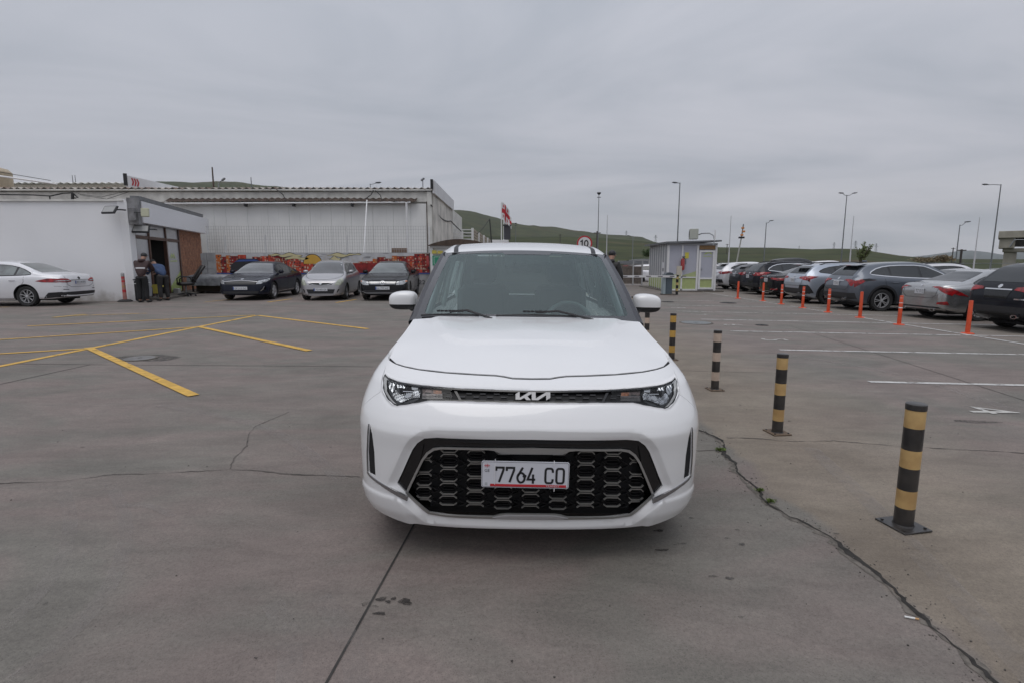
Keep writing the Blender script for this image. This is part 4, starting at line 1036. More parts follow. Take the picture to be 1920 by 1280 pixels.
for (x0, x1) in ((.10, x1_ - .04), (x1_ + .04, x2_ - .02)):
    b = MB(); frontq(b, x0, x1, zr + .03, Hb - .2, .02, .04); pn = b.build('wall_panel', M_bpanel, bt)
    b = MB(); frontq(b, x0, x1, .12, zr - .03, .02, .04); b.build('green_panel', M_bgreen, bt)
    b = MB(); wv = x1 - x0; b.prism([(0, 0), (wv, 0), (wv, .30 if x0 > .5 else .14), (wv * .5, .12 + (.06 if x0 > .5 else 0)), (0, .08)], .004, lambda a, c, t: (x0 + a, .018 - t, zr + .035 + c)); fixn(b.build('green_wave_print', mat('pale lime film', (.38, .43, .22), .5), pn))
for (nm, x0, x1, z0, z1) in (('frame_post', .0, .10, 0, Hb - .1), ('frame_post', x1_ - .04, x1_ + .04, 0, Hb - .15), ('frame_post', x2_ - .02, x2_ + .08, 0, Hb - .15), ('frame_post', Wb - .10, Wb, 0, Hb - .1), ('frame_rail', .1, x2_ - .02, zr - .03, zr + .03), ('frame_rail', .1, x2_ - .02, .04, .12)):
    b = MB(); frontq(b, x0, x1, z0, z1, -.02, .05); b.build(nm, M_pvc, bt)
dr = MB(); dx0, dx1 = x2_ + .10, Wb - .12
for a_ in ((dx0, dx0 + .10, .1, Hb * .82), (dx1 - .10, dx1, .1, Hb * .82), (dx0 + .1, dx1 - .1, .1, .2), (dx0 + .1, dx1 - .1, Hb * .82 - .10, Hb * .82), (dx0 + .1, dx1 - .1, zr - .1, zr - .02)): frontq(dr, *a_, -.045, .02)
do = dr.build('door', M_pvc, bt)
b = MB(); frontq(b, dx0 + .1, dx1 - .1, zr - .02, Hb * .82 - .1, .0, .01); pn = b.build('door_pane', M_bpanel, do)
b = MB(); frontq(b, dx0 + .1, dx1 - .1, .2, zr - .1, .0, .01); b.build('green_panel', M_bgreen, do)
b = MB(); frontq(b, dx0 + .14, dx0 + .17, Hb * .42, Hb * .46, -.09, -.045); b.build('door_handle', M_steel, do)
b = MB(); c_ = (dx0 + dx1) / 2; b.prism([(c_ - .2, 1.93), (c_ + .02, 2.1), (c_ + .2, 2.1), (c_ + .28, 1.93), (c_ + .1, 2.02)], .004, lambda a, c, t: (a, -.004 - t, c)); frontq(b, c_ - .2, c_ + .25, 1.84, 1.87, -.006, -.002); fixn(b.build('logo_print', M_lime, do))
b = MB(); frontq(b, dx0, dx1, Hb * .84, Hb - .22, -.01, .02); b.build('brown_vent_panel', mat('brown vent', (.24, .14, .06), .6), bt)
b = MB(); frontq(b, x1_ + .02 + .12, x1_ + .34, Hb * .66, Hb * .78, .0, .018); b.build('yellow_sticker', mat('yellow sticker', (.62, .55, .08), .5), bt)
for k in range(9):
    t0 = k / 8; y = .1 + (Db - .1) * t0; b = MB(); b.box((sx_ * y + .02, y, Hb / 2 - .06), (.05, .07, Hb - .1)); b.build('frame_post', M_pvc, bt)
    if k < 8:
        y2 = y + (Db - .1) / 16; w_ = (Db - .1) / 8 - .1; b = MB(); b.box((sx_ * y2 + .045, y2, (zr + Hb) / 2 - .1), (.03, w_, Hb - zr - .2)); b.build('wall_panel', mat('grey ribbed panel', (.30, .31, .33), .5), bt)
        b = MB(); b.box((sx_ * y2 + .045, y2, zr / 2 + .03), (.03, w_, zr - .08)); b.build('green_panel', M_bgreen, bt)
b = MB(); b.box((sx_ * Db * .2, 1.0, Hb * .52), (.03, .5, .32)); b.box((sx_ * Db * .2, 1.0, Hb * .36), (.03, .5, .16)); b.build('notice_sheet', M_plate, bt)
b = MB(); b.add([(-.15, -.25, Hb - .12), (Wb + .12, -.25, Hb - .02), (Wb + .12, Db + .2, Hb - .02), (sx_ * Db - .3, Db + .2, Hb - .12), (-.15, -.25, Hb - .02), (Wb + .12, -.25, Hb + .06), (Wb + .12, Db + .2, Hb + .06), (sx_ * Db - .3, Db + .2, Hb - .02)], [[0, 1, 5, 4], [1, 2, 6, 5], [2, 3, 7, 6], [3, 0, 4, 7], [4, 5, 6, 7], [3, 2, 1, 0]]); b.build('roof', mat('dark roof sheet', (.14, .145, .155), .5, noise=.2), bt)
b = MB(); frontq(b, .0, Wb, Hb - .21, Hb - .10, -.03, .05); b.build('fascia', mat('pale grey fascia', (.36, .37, .39), .5), bt)
b = MB(); b.box((Wb / 2 + .1, Db / 2, -.02), (Wb + .5, Db + .6, .12)); b.build('plinth', M_chip, bt)
extinguisher(Vector((bc.x + x1_, bc.y - .12, bc.z + Hb * .55)), 'red fire extinguisher on the front of the guard booth', 1.35)
q = PT(1300, 449.5, bc.y + .6); ac = thing('air_conditioner', 'boxy white air conditioner unit on the booth roof', 'air conditioner', (q.x, bc.y + .6, q.z), R(-14))
b = MB(); b.box((0, 0, .28), (.44, .75, .54), bev=.02); b.build('housing', mat('aged white enamel', (.42, .43, .38), .5), ac)
b = MB(); b.lathe([(.18, 0), (.18, .012)], 20, (-.235, .05, .28), 'X'); b.build('fan_grille', M_black_matte, ac)
b = MB(); b.tube([(.2, -.1, .22), (.4, -.3, .30), (.75, -.5, .30), (.95, -.6, .18), (1.0, -.75, -.1), (.95, -.8, -.35)], .03, 8); b.build('pipe', M_steel, ac)
b = MB(); b.tube([(1.02, -.72, -.1), (1.02, -.72, .45)], .035, 8); b.build('stand_pipe', M_pvc, ac)
# ---- tall poles and lamps on the right
street_lamp(1275, 343, 60, 'tall grey street lamp behind the guard booth', ((-1, .35),), rise=0.02)
street_lamp(1877, 346, 60, 'tallest street lamp at right with a long arm to the left', ((-1, 1.5),), rise=.0)
street_lamp(1588, 366, 70, 'tall street lamp with two arms above the grey cars', ((-1, .55), (1, .75)), rise=.25)
street_lamp(1437, 418, 80, 'short street lamp with a right arm, left of the double lamp', ((1, .5),), rise=.3, pr=.09)
street_lamp(1800, 422, 62, 'short street lamp with a right arm, left of the tallest lamp', ((1, .6),), rise=.35, pr=.08)
street_lamp(1187, 443, 110, 'far pale street lamp left of the booth', ((-1, .7),), rise=.1, pr=.1, m=M_steel)
def flag_mast(px, pyt, Y, label, m=None):
    q = PT(px, pyt, Y); b = MB(); h = q.z + 1; b.tube([(0, 0, 0), (0, 0, h * .5)], .07, 8, r2=.06); b.tube([(0, 0, h * .5), (0, 0, h)], .045, 8, r2=.03); o = b.build('mast', m or mat('white mast', (.52, .52, .54), .4)); o.location = (q.x, Y, -1); tag(o, label, 'mast', 'bare white masts')
flag_mast(1139, 404, 55, 'bare white mast behind the speed sign'); flag_mast(1371, 405, 50, 'bare white mast just right of the booth'); flag_mast(1601, 406, 50, 'bare white mast beside the double street lamp'); flag_mast(1837, 408, 50, 'bare white mast left of the tallest street lamp')
def cam_mast(px, pyt, Y, label, pr=.065):
    q = PT(px, pyt, Y); t = thing('camera_mast', label, 'mast', (q.x, Y, -1)); h = q.z + 1
    b = MB(); b.tube([(0, 0, 0), (0, 0, h)], pr, 8, r2=pr * .5); b.build('pole', M_greypole, t)
    b = MB(); b.lathe([(.06, h), (.24, h + .20), (.22, h + .25)], 12); b.box((0, 0, h - .25), (.40, .08, .06)); fixn(b.build('fixture', M_black_matte, t))
cam_mast(1123, 366, 60, 'tall grey mast with a dark fixture on top behind the speed sign'); cam_mast(967, 421, 110, 'thin grey mast with a dark fixture on the hillside', .1)
q = PT(1394, 421, 45); q2 = PT(1380, 492, 45); t = thing('leaning_floodlight_post', 'leaning post with an orange lamp cluster near the white mast', 'post', (q2.x, 45, -.6))
b = MB(); dx = q.x - q2.x; hh = q.z + .6; b.tube([(-.2, 0, 0), (dx * .8, 0, hh * .82)], .08, 8, r2=.05); b.build('pole', mat('pale weathered pole', (.36, .36, .33), .6), t)
b = MB(); b.tube([(dx * .8, 0, hh * .82), (dx, 0, hh)], .05, 8); b.build('upper_pole', M_greypole, t)
for k in range(3): b = MB(); b.box((dx * (.84 + .05 * k) + (.06 if k % 2 else -.05), -.1, hh * (.83 + .055 * k)), (.22, .12, .15), bev=.02); b.build('lamp', mat('orange beacon', (.55, .22, .06), .5), t)
b = MB(); b.box((dx * .78, 0, hh * .79), (.4, .25, .14)); b.build('bracket', M_black_matte, t)
# low fence line behind the right-hand cars
fr = thing('boundary_fence', 'low galvanised fence along the far edge of the car park', 'fence', (0, 52, -.6))
fx0, fx1 = PT(1345, 490, 52).x, PT(1960, 490, 52).x
for k in range(13): b = MB(); x = fx0 + (fx1 - fx0) * k / 12; b.box((x, 0, 1.0), (.06, .06, 2.0)); b.build('post', M_steel, fr)
for z in (.7, 1.9): b = MB(); b.box(((fx0 + fx1) / 2, -.04, z), (fx1 - fx0, .03, .05)); b.build('rail', M_steel, fr)
# pylons
def pylon(px, pyt, pyb, Y, label):
    a, c = PT(px, pyt, Y), PT(px, pyb, Y); h = a.z - c.z; t = thing('pylon', label, 'pylon', (c.x, Y, c.z - h * .2), group='lattice pylons on the skyline'); H = h * 1.2; w = H * .10
    b = MB(); r = H * .008
    for s in (-1, 1):
        for s2 in (-1, 1): b.tube([(s * w, s2 * w, 0), (s * w * .2, s2 * w * .2, H)], r, 4)
    for k in range(6):
        z0, z1 = H * k / 6, H * (k + 1) / 6; a0, a1 = w * (1 - .8 * k / 6), w * (1 - .8 * (k + 1) / 6); b.tube([(-a0, -a0, z0), (a1, -a1, z1)], r, 4); b.tube([(a0, -a0, z0), (-a1, -a1, z1)], r, 4)
    b.build('lattice_tower', M_greypole, t)
    for z, ww in ((.72, .22), (.84, .17), (.95, .11)): b2 = MB(); b2.box((0, 0, H * z), (H * ww * 2, r * 2, r * 2.4)); b2.build('cross_arm', M_greypole, t)
for px, a, c, Y, lb in ((1174, 433, 447, 1450, 'lattice pylon on the hill left of the booth'), (1229, 441, 456, 1300, 'thin lattice pylon just above the booth roof'), (1563, 455, 469, 900, 'lattice pylon left of the tall double lamp'), (1603, 452, 470, 800, 'lattice pylon right beside the double lamp'), (1641.5, 457, 474, 900, 'lattice pylon right of the green bush'), (1498, 461.5, 469, 1000, 'small distant pylon on the ridge, right of the short lamp')): pylon(px, a, c, Y, lb)
def stub(px, a, c, Y, label, r=.1): A, Cc = PT(px, a, Y), PT(px, c, Y); b = MB(); b.tube([(0, 0, 0), (0, 0, A.z - Cc.z + 1.5)], r, 6); b.box((0, 0, A.z - Cc.z + 1.3), (r * 9, r, r)); o = b.build('wooden_pole', mat('dark wood pole', (.06, .05, .045), .8)); o.location = (Cc.x, Y, Cc.z - 1.5); tag(o, label, 'pole', 'wooden poles in the fields')
stub(1785, 465, 487, 120, 'thin wooden pole left of the short lamp at right'); stub(1801, 468, 487, 110, 'thick wooden pole right of the short lamp at right', .2); stub(1050, 440, 462, 160, 'wooden pole on the green hillside left of the speed sign', .12); stub(1363, 458, 470, 200, 'small wooden pole above the first white car', .12)
stub(1119, 434, 470, 62, 'short dark post touching the tall camera mast', .09)
# overpass
ov = thing('overpass', 'unfinished concrete overpass end with a pier at the right edge', 'bridge', (0, 100, 0))
M_ov = mat('bridge concrete', (.36, .335, .28), .85, noise=.22, nscale=.5); M_ov2 = mat('shaded girder', (.12, .11, .10), .8, noise=.2)
_oc = PT(1873, 434, 100); ov.location = (_oc.x, 100, 0); ov.rotation_euler = (0, 0, -R(42))
def ovb(px0, px1, py0, py1, y0, y1, nm, m):
    x0, x1 = (px0 - 1873) / 13.8, (px1 - 1873) / 13.8; z0, z1 = zat(py1, 100), zat(py0, 100); b = MB(); b.box(((x0 + x1) / 2, (y0 + y1) / 2, (z0 + z1) / 2), (x1 - x0, y1 - y0, z1 - z0), bev=.05); b.build(nm, m, ov)
ovb(1873, 2090, 434, 447, 0, 11, 'deck', M_ov); ovb(1876, 1906, 447.2, 466, .5, 9, 'pier_cap', M_ov); ovb(1906.5, 2080, 450, 462, 2.5, 9, 'girder', M_ov2)
ovb(1884, 2000, 466.2, 473, 1.5, 7, 'cap_underside', M_ov); ovb(1887, 1912, 473.2, 505, 2, 5, 'pier', M_ov)
b = MB(); b.tube([(24 / 13.8, .2, zat(464, 100)), (32 / 13.8, .2, zat(449, 100))], .12, 6); b.build('pipe', M_steel, ov)
# bush and dry shrubs
def bush(px, py, Y, w, h, label, col, n, seed, up=.5, name='bush'):
    rnd = random.Random(seed); q = PT(px, py, Y); t = thing(name, label, 'bush', (q.x, Y, q.z)); b = MB()
    m = mat('foliage ' + name + str(seed), col, .8, noise=.6, nscale=3)
    stems = MB()
    for s in range(16):
        a = rnd.uniform(-1, 1); tip = Vector((a * w * (.62 if up == 1 else .5) + w * .15, rnd.uniform(-.5, .5) * w * .5, h * rnd.uniform(.55, 1.0) * (1 - .3 * abs(a)))); stems.tube([(a * .15, 0, 0), tip * .5 + Vector((0, 0, h * .1)), tip], .025, 5, r2=.008)
        for i in range(n // 16):
            u = rnd.uniform(.15, 1) ** .8; p = tip * u + Vector((rnd.gauss(0, .11 * w * (1.1 - u) + .04), rnd.gauss(0, .12 * w), rnd.gauss(0, .05 * h))); p.z = max(p.z, .02)
            if up == 1: p = tip * u + Vector((rnd.gauss(0, .05), rnd.gauss(0, .1), rnd.gauss(0, .05)))
            d = Vector((rnd.uniform(-1, 1), rnd.uniform(-1, 1), rnd.uniform(-.2, 1))).normalized(); e_ = d.cross(Vector((rnd.uniform(-1, 1), rnd.uniform(-1, 1), .3))).normalized(); l_ = rnd.uniform(.08, .2) * (w / 2) ** .5
            b.add([p - d * l_, p + e_ * l_ * .3, p + d * l_, p - e_ * l_ * .3], [[0, 1, 2, 3]])
    b.build('foliage', m, t); stems.build('stems', mat('stem', (.08, .06, .04), .9), t)
bush(1614, 494, 46, 1.25, 2.0, 'leafy green bush standing behind the grey car roof', (.13, .165, .055), 620, 3, up=1)
bush(1730, 492, 60, 3.4, .55, 'dry brownish shrub, left of two behind the right-hand cars', (.20, .16, .09), 600, 5, name='dry_shrub'); bush(1766, 492, 58, 2.2, .85, 'dry brownish shrub, right of two near the short lamp', (.20, .15, .08), 500, 6, name='dry_shrub')
bush(1213, 482, 70, 2.0, 1.3, 'small green bush on the slope left of the booth', (.06, .10, .03), 600, 8)

# ================================================================ BOLLARDS AND ORANGE POSTS
M_bb = mat('bollard black', (.016, .015, .015), .38, noise=.6, nscale=9, coat=.1, col2=(.045, .040, .036), detail=9)
M_by = mat('bollard yellow', (.50, .335, .140), .55, noise=.30, nscale=7, detail=9, col2=(.40, .25, .10)); M_by2 = mat('bollard faded cream', (.52, .41, .33), .6, noise=.2, nscale=5)
M_by3 = mat('bollard deep yellow', (.52, .31, .07), .5, noise=.25, nscale=5)
def bollard(pxb, pyb, label, my, h=.72, r=.047, plate=.17, rot=0, split=False, mp_=None):
    q = G(pxb, pyb); t = thing('striped_bollard', label, 'bollard', (q.x, q.y, gz(q.x)), R(rot), group='black and yellow bollards along the bays')
    b = MB(); b.box((0, 0, .007), (plate, plate * 1.05, .010), bev=.002); b.build('base_plate', mp_ or M_bb, t)
    for sx in (-1, 1):
        for sy in (-1, 1): b = MB(); b.lathe([(.008, .012), (.008, .020)], 6, (sx * plate * .38, sy * plate * .38, 0)); b.build('bolt', M_bb, t)
    zs = [.012, .145, .265, .39, .51, .64, .665 + (h - .72) ][:6]
    zs = [.012] + [h * u for u in (.165, .31, .49, .635, .81)] + [h - .035]
    for i in range(6):
        z0, z1 = zs[i], zs[i + 1]; rr = r
        prof = [(rr, z0), (rr, z1)]
        b = MB(); b.lathe(prof, 28, close=False); b.build('band', my if i % 2 else M_bb, t, True, 60)
    b = MB(); b.lathe([(r + .002, h - .036), (r + .002, h - .004), (r - .004, h), (.01, h + .001)], 28); fixn(b.build('cap', M_bb, t, True, 40))
    b = MB(); b.lathe([(r + .006, .012), (r + .002, .02)], 28, close=False); b.build('weld_ring', M_bb, t)
    return t
bollard(1693, 985, 'nearest yellow and black striped bollard on a dark square plate', M_by, .735, .050, .19, 12)
bollard(1457, 811, 'yellow and black striped bollard second nearest, right of the headlight', M_by, .725, .046, .17, 8, mp_=mat('rusty plate', (.13, .09, .06), .8))
bollard(1340, 730, 'bollard with faded cream bands beside the white car, third nearest', M_by2, .72, .046, .17, 5, mp_=mat('rusty plate', (.13, .09, .06), .8))
bollard(1259, 674, 'deep yellow striped bollard right behind the white fender', M_by3, .73, .046, .17, 0, mp_=mat('rusty plate', (.13, .09, .06), .8))
bollard(1212, 640, 'striped bollard mostly hidden below the right mirror', M_by2, .72, .046, .17)
bollard(1186, 615, 'striped bollard seen through the gap beside the right mirror', M_by3, .73, .046, .17)
M_or = mat('orange plastic post', (.62, .075, .022), .45, noise=.12, nscale=6); M_refl = mat('white reflective band', (.66, .66, .66), .4)
opx = [(1383, 560, 0, 'plain orange post farthest away, near the guard booth'), (1430, 564.7, 1, 'orange post with a single white band, second farthest'), (1464.5, 570.7, 3, 'orange banded post third farthest, before the dark sedan'), (1504.6, 577.7, 3, 'orange banded post before the pale blue crossover'), (1552.4, 585.9, 3, 'orange banded post left of the grey car rear corner'), (1612, 595.8, 0, 'plain orange post in front of the grey car wheel'), (1685.3, 609, 3, 'orange post with three white bands left of the silver sedan'), (1813.7, 625.7, 0, 'nearest and tallest plain orange post, before the black car')]
for px, py, nb, lb in opx:
    q = G(px, py); t = thing('orange_post', lb, 'delineator post', (q.x, q.y, gz(q.x)), group='orange delineator posts along the bay ends')
    b = MB(); b.lathe([(.13, 0), (.13, .012), (.10, .025), (.052, .03)], 20); fixn(b.build('foot', M_or, t, True, 40))
    b = MB(); b.lathe([(.048, .03), (.040, .74), (.036, .75)], 20); fixn(b.build('tube', M_or, t, True, 40))
    for k in range(nb): z = .69 - k * .12 if nb > 1 else .40; rr = .049 - .0085 * (z / .7); b = MB(); b.lathe([(rr - .001, z - .055), (rr, z - .054), (rr, z), (rr - .001, z + .001)], 20, close=False); fixn(b.build('white_band', M_refl, t, True, 60))
# marker post at the office corner
q = G(235, 566); t = thing('marker_post', 'faded red and white marker post on a round rubber foot at the office corner', 'marker post', q)
b = MB(); b.lathe([(.24, 0), (.24, .03), (.17, .075), (.06, .09)], 20); fixn(b.build('rubber_foot', M_rubber, t, True, 40))
b = MB(); b.lathe([(.065, .09), (.055, 1.02)], 16); b.build('tube', mat('faded pink plastic', (.45, .20, .17), .6, noise=.3, nscale=8), t, True, 40)
for i, (z, h, m_) in enumerate(((.34, .10, M_red), (.52, .07, mat('faded orange patch', (.42, .24, .10), .6)), (.70, .08, M_red), (.83, .07, M_red))):
    b = MB(); b.lathe([(.066 - .011 * z, z), (.066 - .011 * z, z + h)], 16, close=False); b.build('patch', m_, t)
b = MB(); b.lathe([(.056, .93), (.058, 1.03), (.03, 1.06)], 16); fixn(b.build('grey_top', mat('grey cap', (.38, .38, .38), .6), t))
b = MB(); p0 = Vector((0.06, 0, .62)); b.tube([p0, (.4, .1, .66), (.85, .2, .70)], .012, 6); b.build('rope', M_pvc, t)
# ================================================================ PARKED CARS (all distinct bodies from one loft)
def chaikin_open(P, it=2):
    for _ in range(it):
        Q = [P[0]]
        for i in range(len(P) - 1):
            a, b = P[i], P[i + 1]; Q += [a.lerp(b, .25), a.lerp(b, .75)]
        Q.append(P[-1]); P = Q
    return P
def car_body(S):
    L_, Wd, H = S['L'], S['W'], S['H']; top = pchip(S['top']); belt = pchip(S['belt']); wr = S.get('wr', Wd / 2 - .25)
    ys = set([0, .012, .03, .06, .10, L_ - .10, L_ - .06, L_ - .03, L_ - .012, L_])
    y = .16
    while y < L_ - .13: ys.add(round(y, 3)); y += .075
    ys = sorted(ys); rows = []
    Lf, Lr = S.get('Lf', .65), S.get('Lr', .60); kf, kr = S.get('kf', .66), S.get('kr', .74)
    zbs = pchip([(0, S.get('zf', .22)), (.5, .19), (L_ * .5, S.get('zs', .19)), (L_ - .6, .22), (L_, S.get('zr', .30))])
    for y in ys:
        w = Wd / 2
        if y < Lf: w *= 1 - (1 - kf) * (1 - y / Lf) ** 2.3
        if y > L_ - Lr: w *= 1 - (1 - kr) * ((y - L_ + Lr) / Lr) ** 2.5
        e = min(y, L_ - y); sc = 1 - .10 * (1 - min(1, e / .10)) ** 2
        zt = top(y); zb = zbs(y); bl = min(belt(y), zt - .035)
        frac = max(0.0, min(1.0, (zt - bl - .06) / max(.1, H - bl - .06)))
        wt = (w - .11) * (1 - frac) + wr * frac
        side_in = .03 + .012 * math.sin(math.pi * min(1, y / L_))
        zm_ = zb + (bl - zb) * .42
        P = [Vector((0, zb)), Vector((w - .16, zb)), Vector((w - .035, zb + .03)), Vector((w - .012, zm_ - .12)), Vector((w, zm_)), Vector((w - .008, bl - .12)), Vector((w - side_in, bl - .01)), Vector((w - side_in - .035, bl + .02)),
             Vector((wt + .01, zt - .10 - .03 * frac)) if zt - bl > .2 else Vector(((w - side_in) * .93, bl + (zt - bl) * .55)), Vector((wt - .05, zt - .022)) if zt - bl > .2 else Vector(((w - side_in) * .82, zt - .012)), Vector((wt * .55, zt - .004)), Vector((0, zt))]
        P = chaikin_open(P, 2)
        cz = (zb + zt) / 2
        if e < .10: P = [Vector((p.x * sc, cz + (p.y - cz) * (sc + .0))) for p in P]
        rows.append((y, P))
    n = len(rows[0][1]); v = []; ring = 2 * n - 2
    for (y, P) in rows:
        pts = [(p.x, p.y) for p in P] + [(-p.x, p.y) for p in P[-2:0:-1]]
        v += [(x, y - L_ / 2, z) for x, z in pts]
    f = []
    for j in range(len(rows) - 1):
        for i in range(ring): f.append([j * ring + i, j * ring + (i + 1) % ring, (j + 1) * ring + (i + 1) % ring, (j + 1) * ring + i])
    f.append([i for i in range(ring)][::-1]); f.append([(len(rows) - 1) * ring + i for i in range(ring)])
    return v, f
def boolean_cut(v, f, cutters, paint):
    """cut wheel arches; cutters: list of (verts, faces)"""
    me = bpy.data.meshes.new('body'); me.from_pydata(v, [], f); me.materials.append(paint); me.materials.append(M_void)
    bm = bmesh.new(); bm.from_mesh(me); bmesh.ops.recalc_face_normals(bm, faces=bm.faces); bm.to_mesh(me); bm.free()
    cb2 = MB()
    for (cv, cf) in cutters: cb2.add(cv, cf)
    cm = bpy.data.meshes.new('cut'); cm.from_pydata([tuple(p) for p in cb2.v], [], cb2.f); cm.materials.append(paint); cm.materials.append(M_void)
    cm.polygons.foreach_set('material_index', [1] * len(cm.polygons))
    bm = bmesh.new(); bm.from_mesh(cm); bmesh.ops.recalc_face_normals(bm, faces=bm.faces); bm.to_mesh(cm); bm.free()
    a = bpy.data.objects.new('a', me); c = bpy.data.objects.new('c', cm); COL.objects.link(a); COL.objects.link(c)
    md = a.modifiers.new('b', 'BOOLEAN'); md.operation = 'DIFFERENCE'; md.object = c; md.solver = 'EXACT'
    dg = bpy.context.evaluated_depsgraph_get(); out = bpy.data.meshes.new_from_object(a.evaluated_get(dg))
    bpy.data.objects.remove(a); bpy.data.objects.remove(c); bpy.data.meshes.remove(cm); bpy.data.meshes.remove(me)
    out.polygons.foreach_set('use_smooth', [True] * len(out.polygons)); out.set_sharp_from_angle(angle=R(38))
    return out
class Caster:
    def __init__(s, v, f):
        s.t = BVHTree.FromPolygons([Vector(p) for p in v], f)
    def hit(s, o, d, off):
        h = s.t.ray_cast(Vector(o), Vector(d))
        if h[0] is None:
            h = s.t.find_nearest(Vector(o) + Vector(d) * 1.5); 
        nrm = h[1] if h[1].dot(Vector(d)) < 0 else -h[1]
        return h[0] + nrm * off
    def side(s, sg, off=.004): return lambda a, b: s.hit((sg * 3, a, b), (-sg, 0, 0), off)
    def front(s, off=.004): return lambda a, b: s.hit((a, -4, b), (0, 1, 0), off)
    def rear(s, off=.004): return lambda a, b: s.hit((a, 4, b), (0, -1, 0), off)
    def top(s, off=.004): return lambda a, b: s.hit((a, b, 4), (0, 0, -1), off)
def surf_strip(name, path, fn, w, m, parent, step=.06, close=False):
    P = []
    pp = list(path) + ([path[0]] if close else [])
    for i in range(len(pp) - 1):
        a, b = pp[i], pp[i + 1]; n = max(1, int(math.hypot(b[0] - a[0], b[1] - a[1]) / step))
        P += [(a[0] + (b[0] - a[0]) * k / n, a[1] + (b[1] - a[1]) * k / n) for k in range(n)]
    P.append(pp[-1]); v = []
    for i, q in enumerate(P):
        a = P[max(0, i - 1)]; b = P[min(len(P) - 1, i + 1)]; d = Vector((b[0] - a[0], b[1] - a[1]))
        d = d.normalized() if d.length > 1e-9 else Vector((1, 0)); s = Vector((-d.y, d.x)) * w / 2
        v += [fn(q[0] + s.x, q[1] + s.y), fn(q[0] - s.x, q[1] - s.y)]
    return mesh_obj(name, v, [[2 * i, 2 * i + 1, 2 * i + 3, 2 * i + 2] for i in range(len(P) - 1)], m, parent, True)
WHEELS = {}
def wheel(parent, x, y, r, sg, style, rimm, wdt=.22, rimr=None):
    key = (round(r, 3), style, rimm.name, sg, wdt)
    rr = rimr or r * .68
    w = bpy.data.objects.new('wheel', None); link(w, parent); w.location = (x, y, r)
    if key not in WHEELS:
        hw = wdt / 2
        b = MB(); b.lathe([(rr, -hw * .9), (r * .90, -hw), (r * .97, -hw * .8), (r, -hw * .45), (r, hw * .45), (r * .97, hw * .8), (r * .90, hw), (rr, hw * .9), (rr * .98, hw * .5), (rr * .98, -hw * .5), (rr, -hw * .9)], 36, axis='X', close=False)
        t = fixn(b.build('tyre', M_rubber, w, True, 35))
        b = MB(); face = hw * .75 * sg
        b.lathe([(rr, face), (rr * .93, face + .012 * sg), (rr * .90, face - .02 * sg), (rr * .90, -face * .5)], 36, axis='X', close=False)
        b.lathe([(rr * .20, face - .03 * sg), (rr * .19, face + .004 * sg), (rr * .05, face + .008 * sg)], 16, axis='X')
        ns = {'five': 5, 'ten': 10, 'six': 6, 'multi': 9, 'twin': 10}[style]
        for k in range(ns):
            if style == 'twin': a = 2 * math.pi * (k // 2) / 5 + (.17 if k % 2 else -.17); wd0, wd1 = .10, .09
            else: a = 2 * math.pi * k / ns; wd0, wd1 = {'five': (.20, .30), 'ten': (.085, .11), 'six': (.20, .22), 'multi': (.10, .12)}[style]
            ca, sa = math.cos(a), math.sin(a)
            def pt(u, w_, dx): return (face + dx * sg, ca * u * rr - sa * w_ * rr, sa * u * rr + ca * w_ * rr)
            V = [pt(.15, -wd0 / 2, -.03), pt(.15, wd0 / 2, -.03), pt(.93, wd1 / 2, -.02), pt(.93, -wd1 / 2, -.02), pt(.15, -wd0 / 3, .0), pt(.15, wd0 / 3, .0), pt(.93, wd1 / 3, .006), pt(.93, -wd1 / 3, .006)]
            b.add(V, [[0, 1, 2, 3], [4, 5, 6, 7], [0, 1, 5, 4], [1, 2, 6, 5], [2, 3, 7, 6], [3, 0, 4, 7]])
        ri = fixn(b.build('rim', rimm, w))
        b = MB(); b.lathe([(.01, face * .2), (rr * .92, face * .2)], 24, axis='X', close=False); dk = b.build('brake_disc', M_void, w)
        WHEELS[key] = (t.data, ri.data, dk.data)
    else:
        for nm, d in zip(('tyre', 'rim', 'brake_disc'), WHEELS[key]): link(bpy.data.objects.new(nm, d), w)
    return w
def plate_on(parent, fn, z, w, h, style, txt='', x0=0.0, yface=-1):
    """number plate: fn(x,z) surface; yface -1 front, +1 rear"""
    p = fn(x0, z); y = p.y + .018 * yface
    b = MB(); b.box((x0, y, z), (w, .012, h), bev=.004); pl = b.build('number_plate', M_plate, parent)
    if style == 'eu':
        sx = -1 if yface < 0 else 1
        b = MB(); b.box((x0 + sx * (w / 2 - .022), y + .007 * yface, z), (.040, .003, h * .9)); b.build('blue_band', M_platewear, pl)
    if txt:
        tv, tf = text_mesh(txt, h * .86)
        sx = 1 if yface < 0 else -1; wdth = max(q.x for q in tv) - min(q.x for q in tv); k = min(1.3, w * .80 / wdth)
        mesh_obj('plate_lettering', [(x0 + sx * (q.x * k) + (.015 * sx), y + .0085 * yface, z - h * .30 + q.y) for q in tv], tf, M_ink, pl)
    return pl
def mirror_y(P): return [(-a, b) for a, b in P]
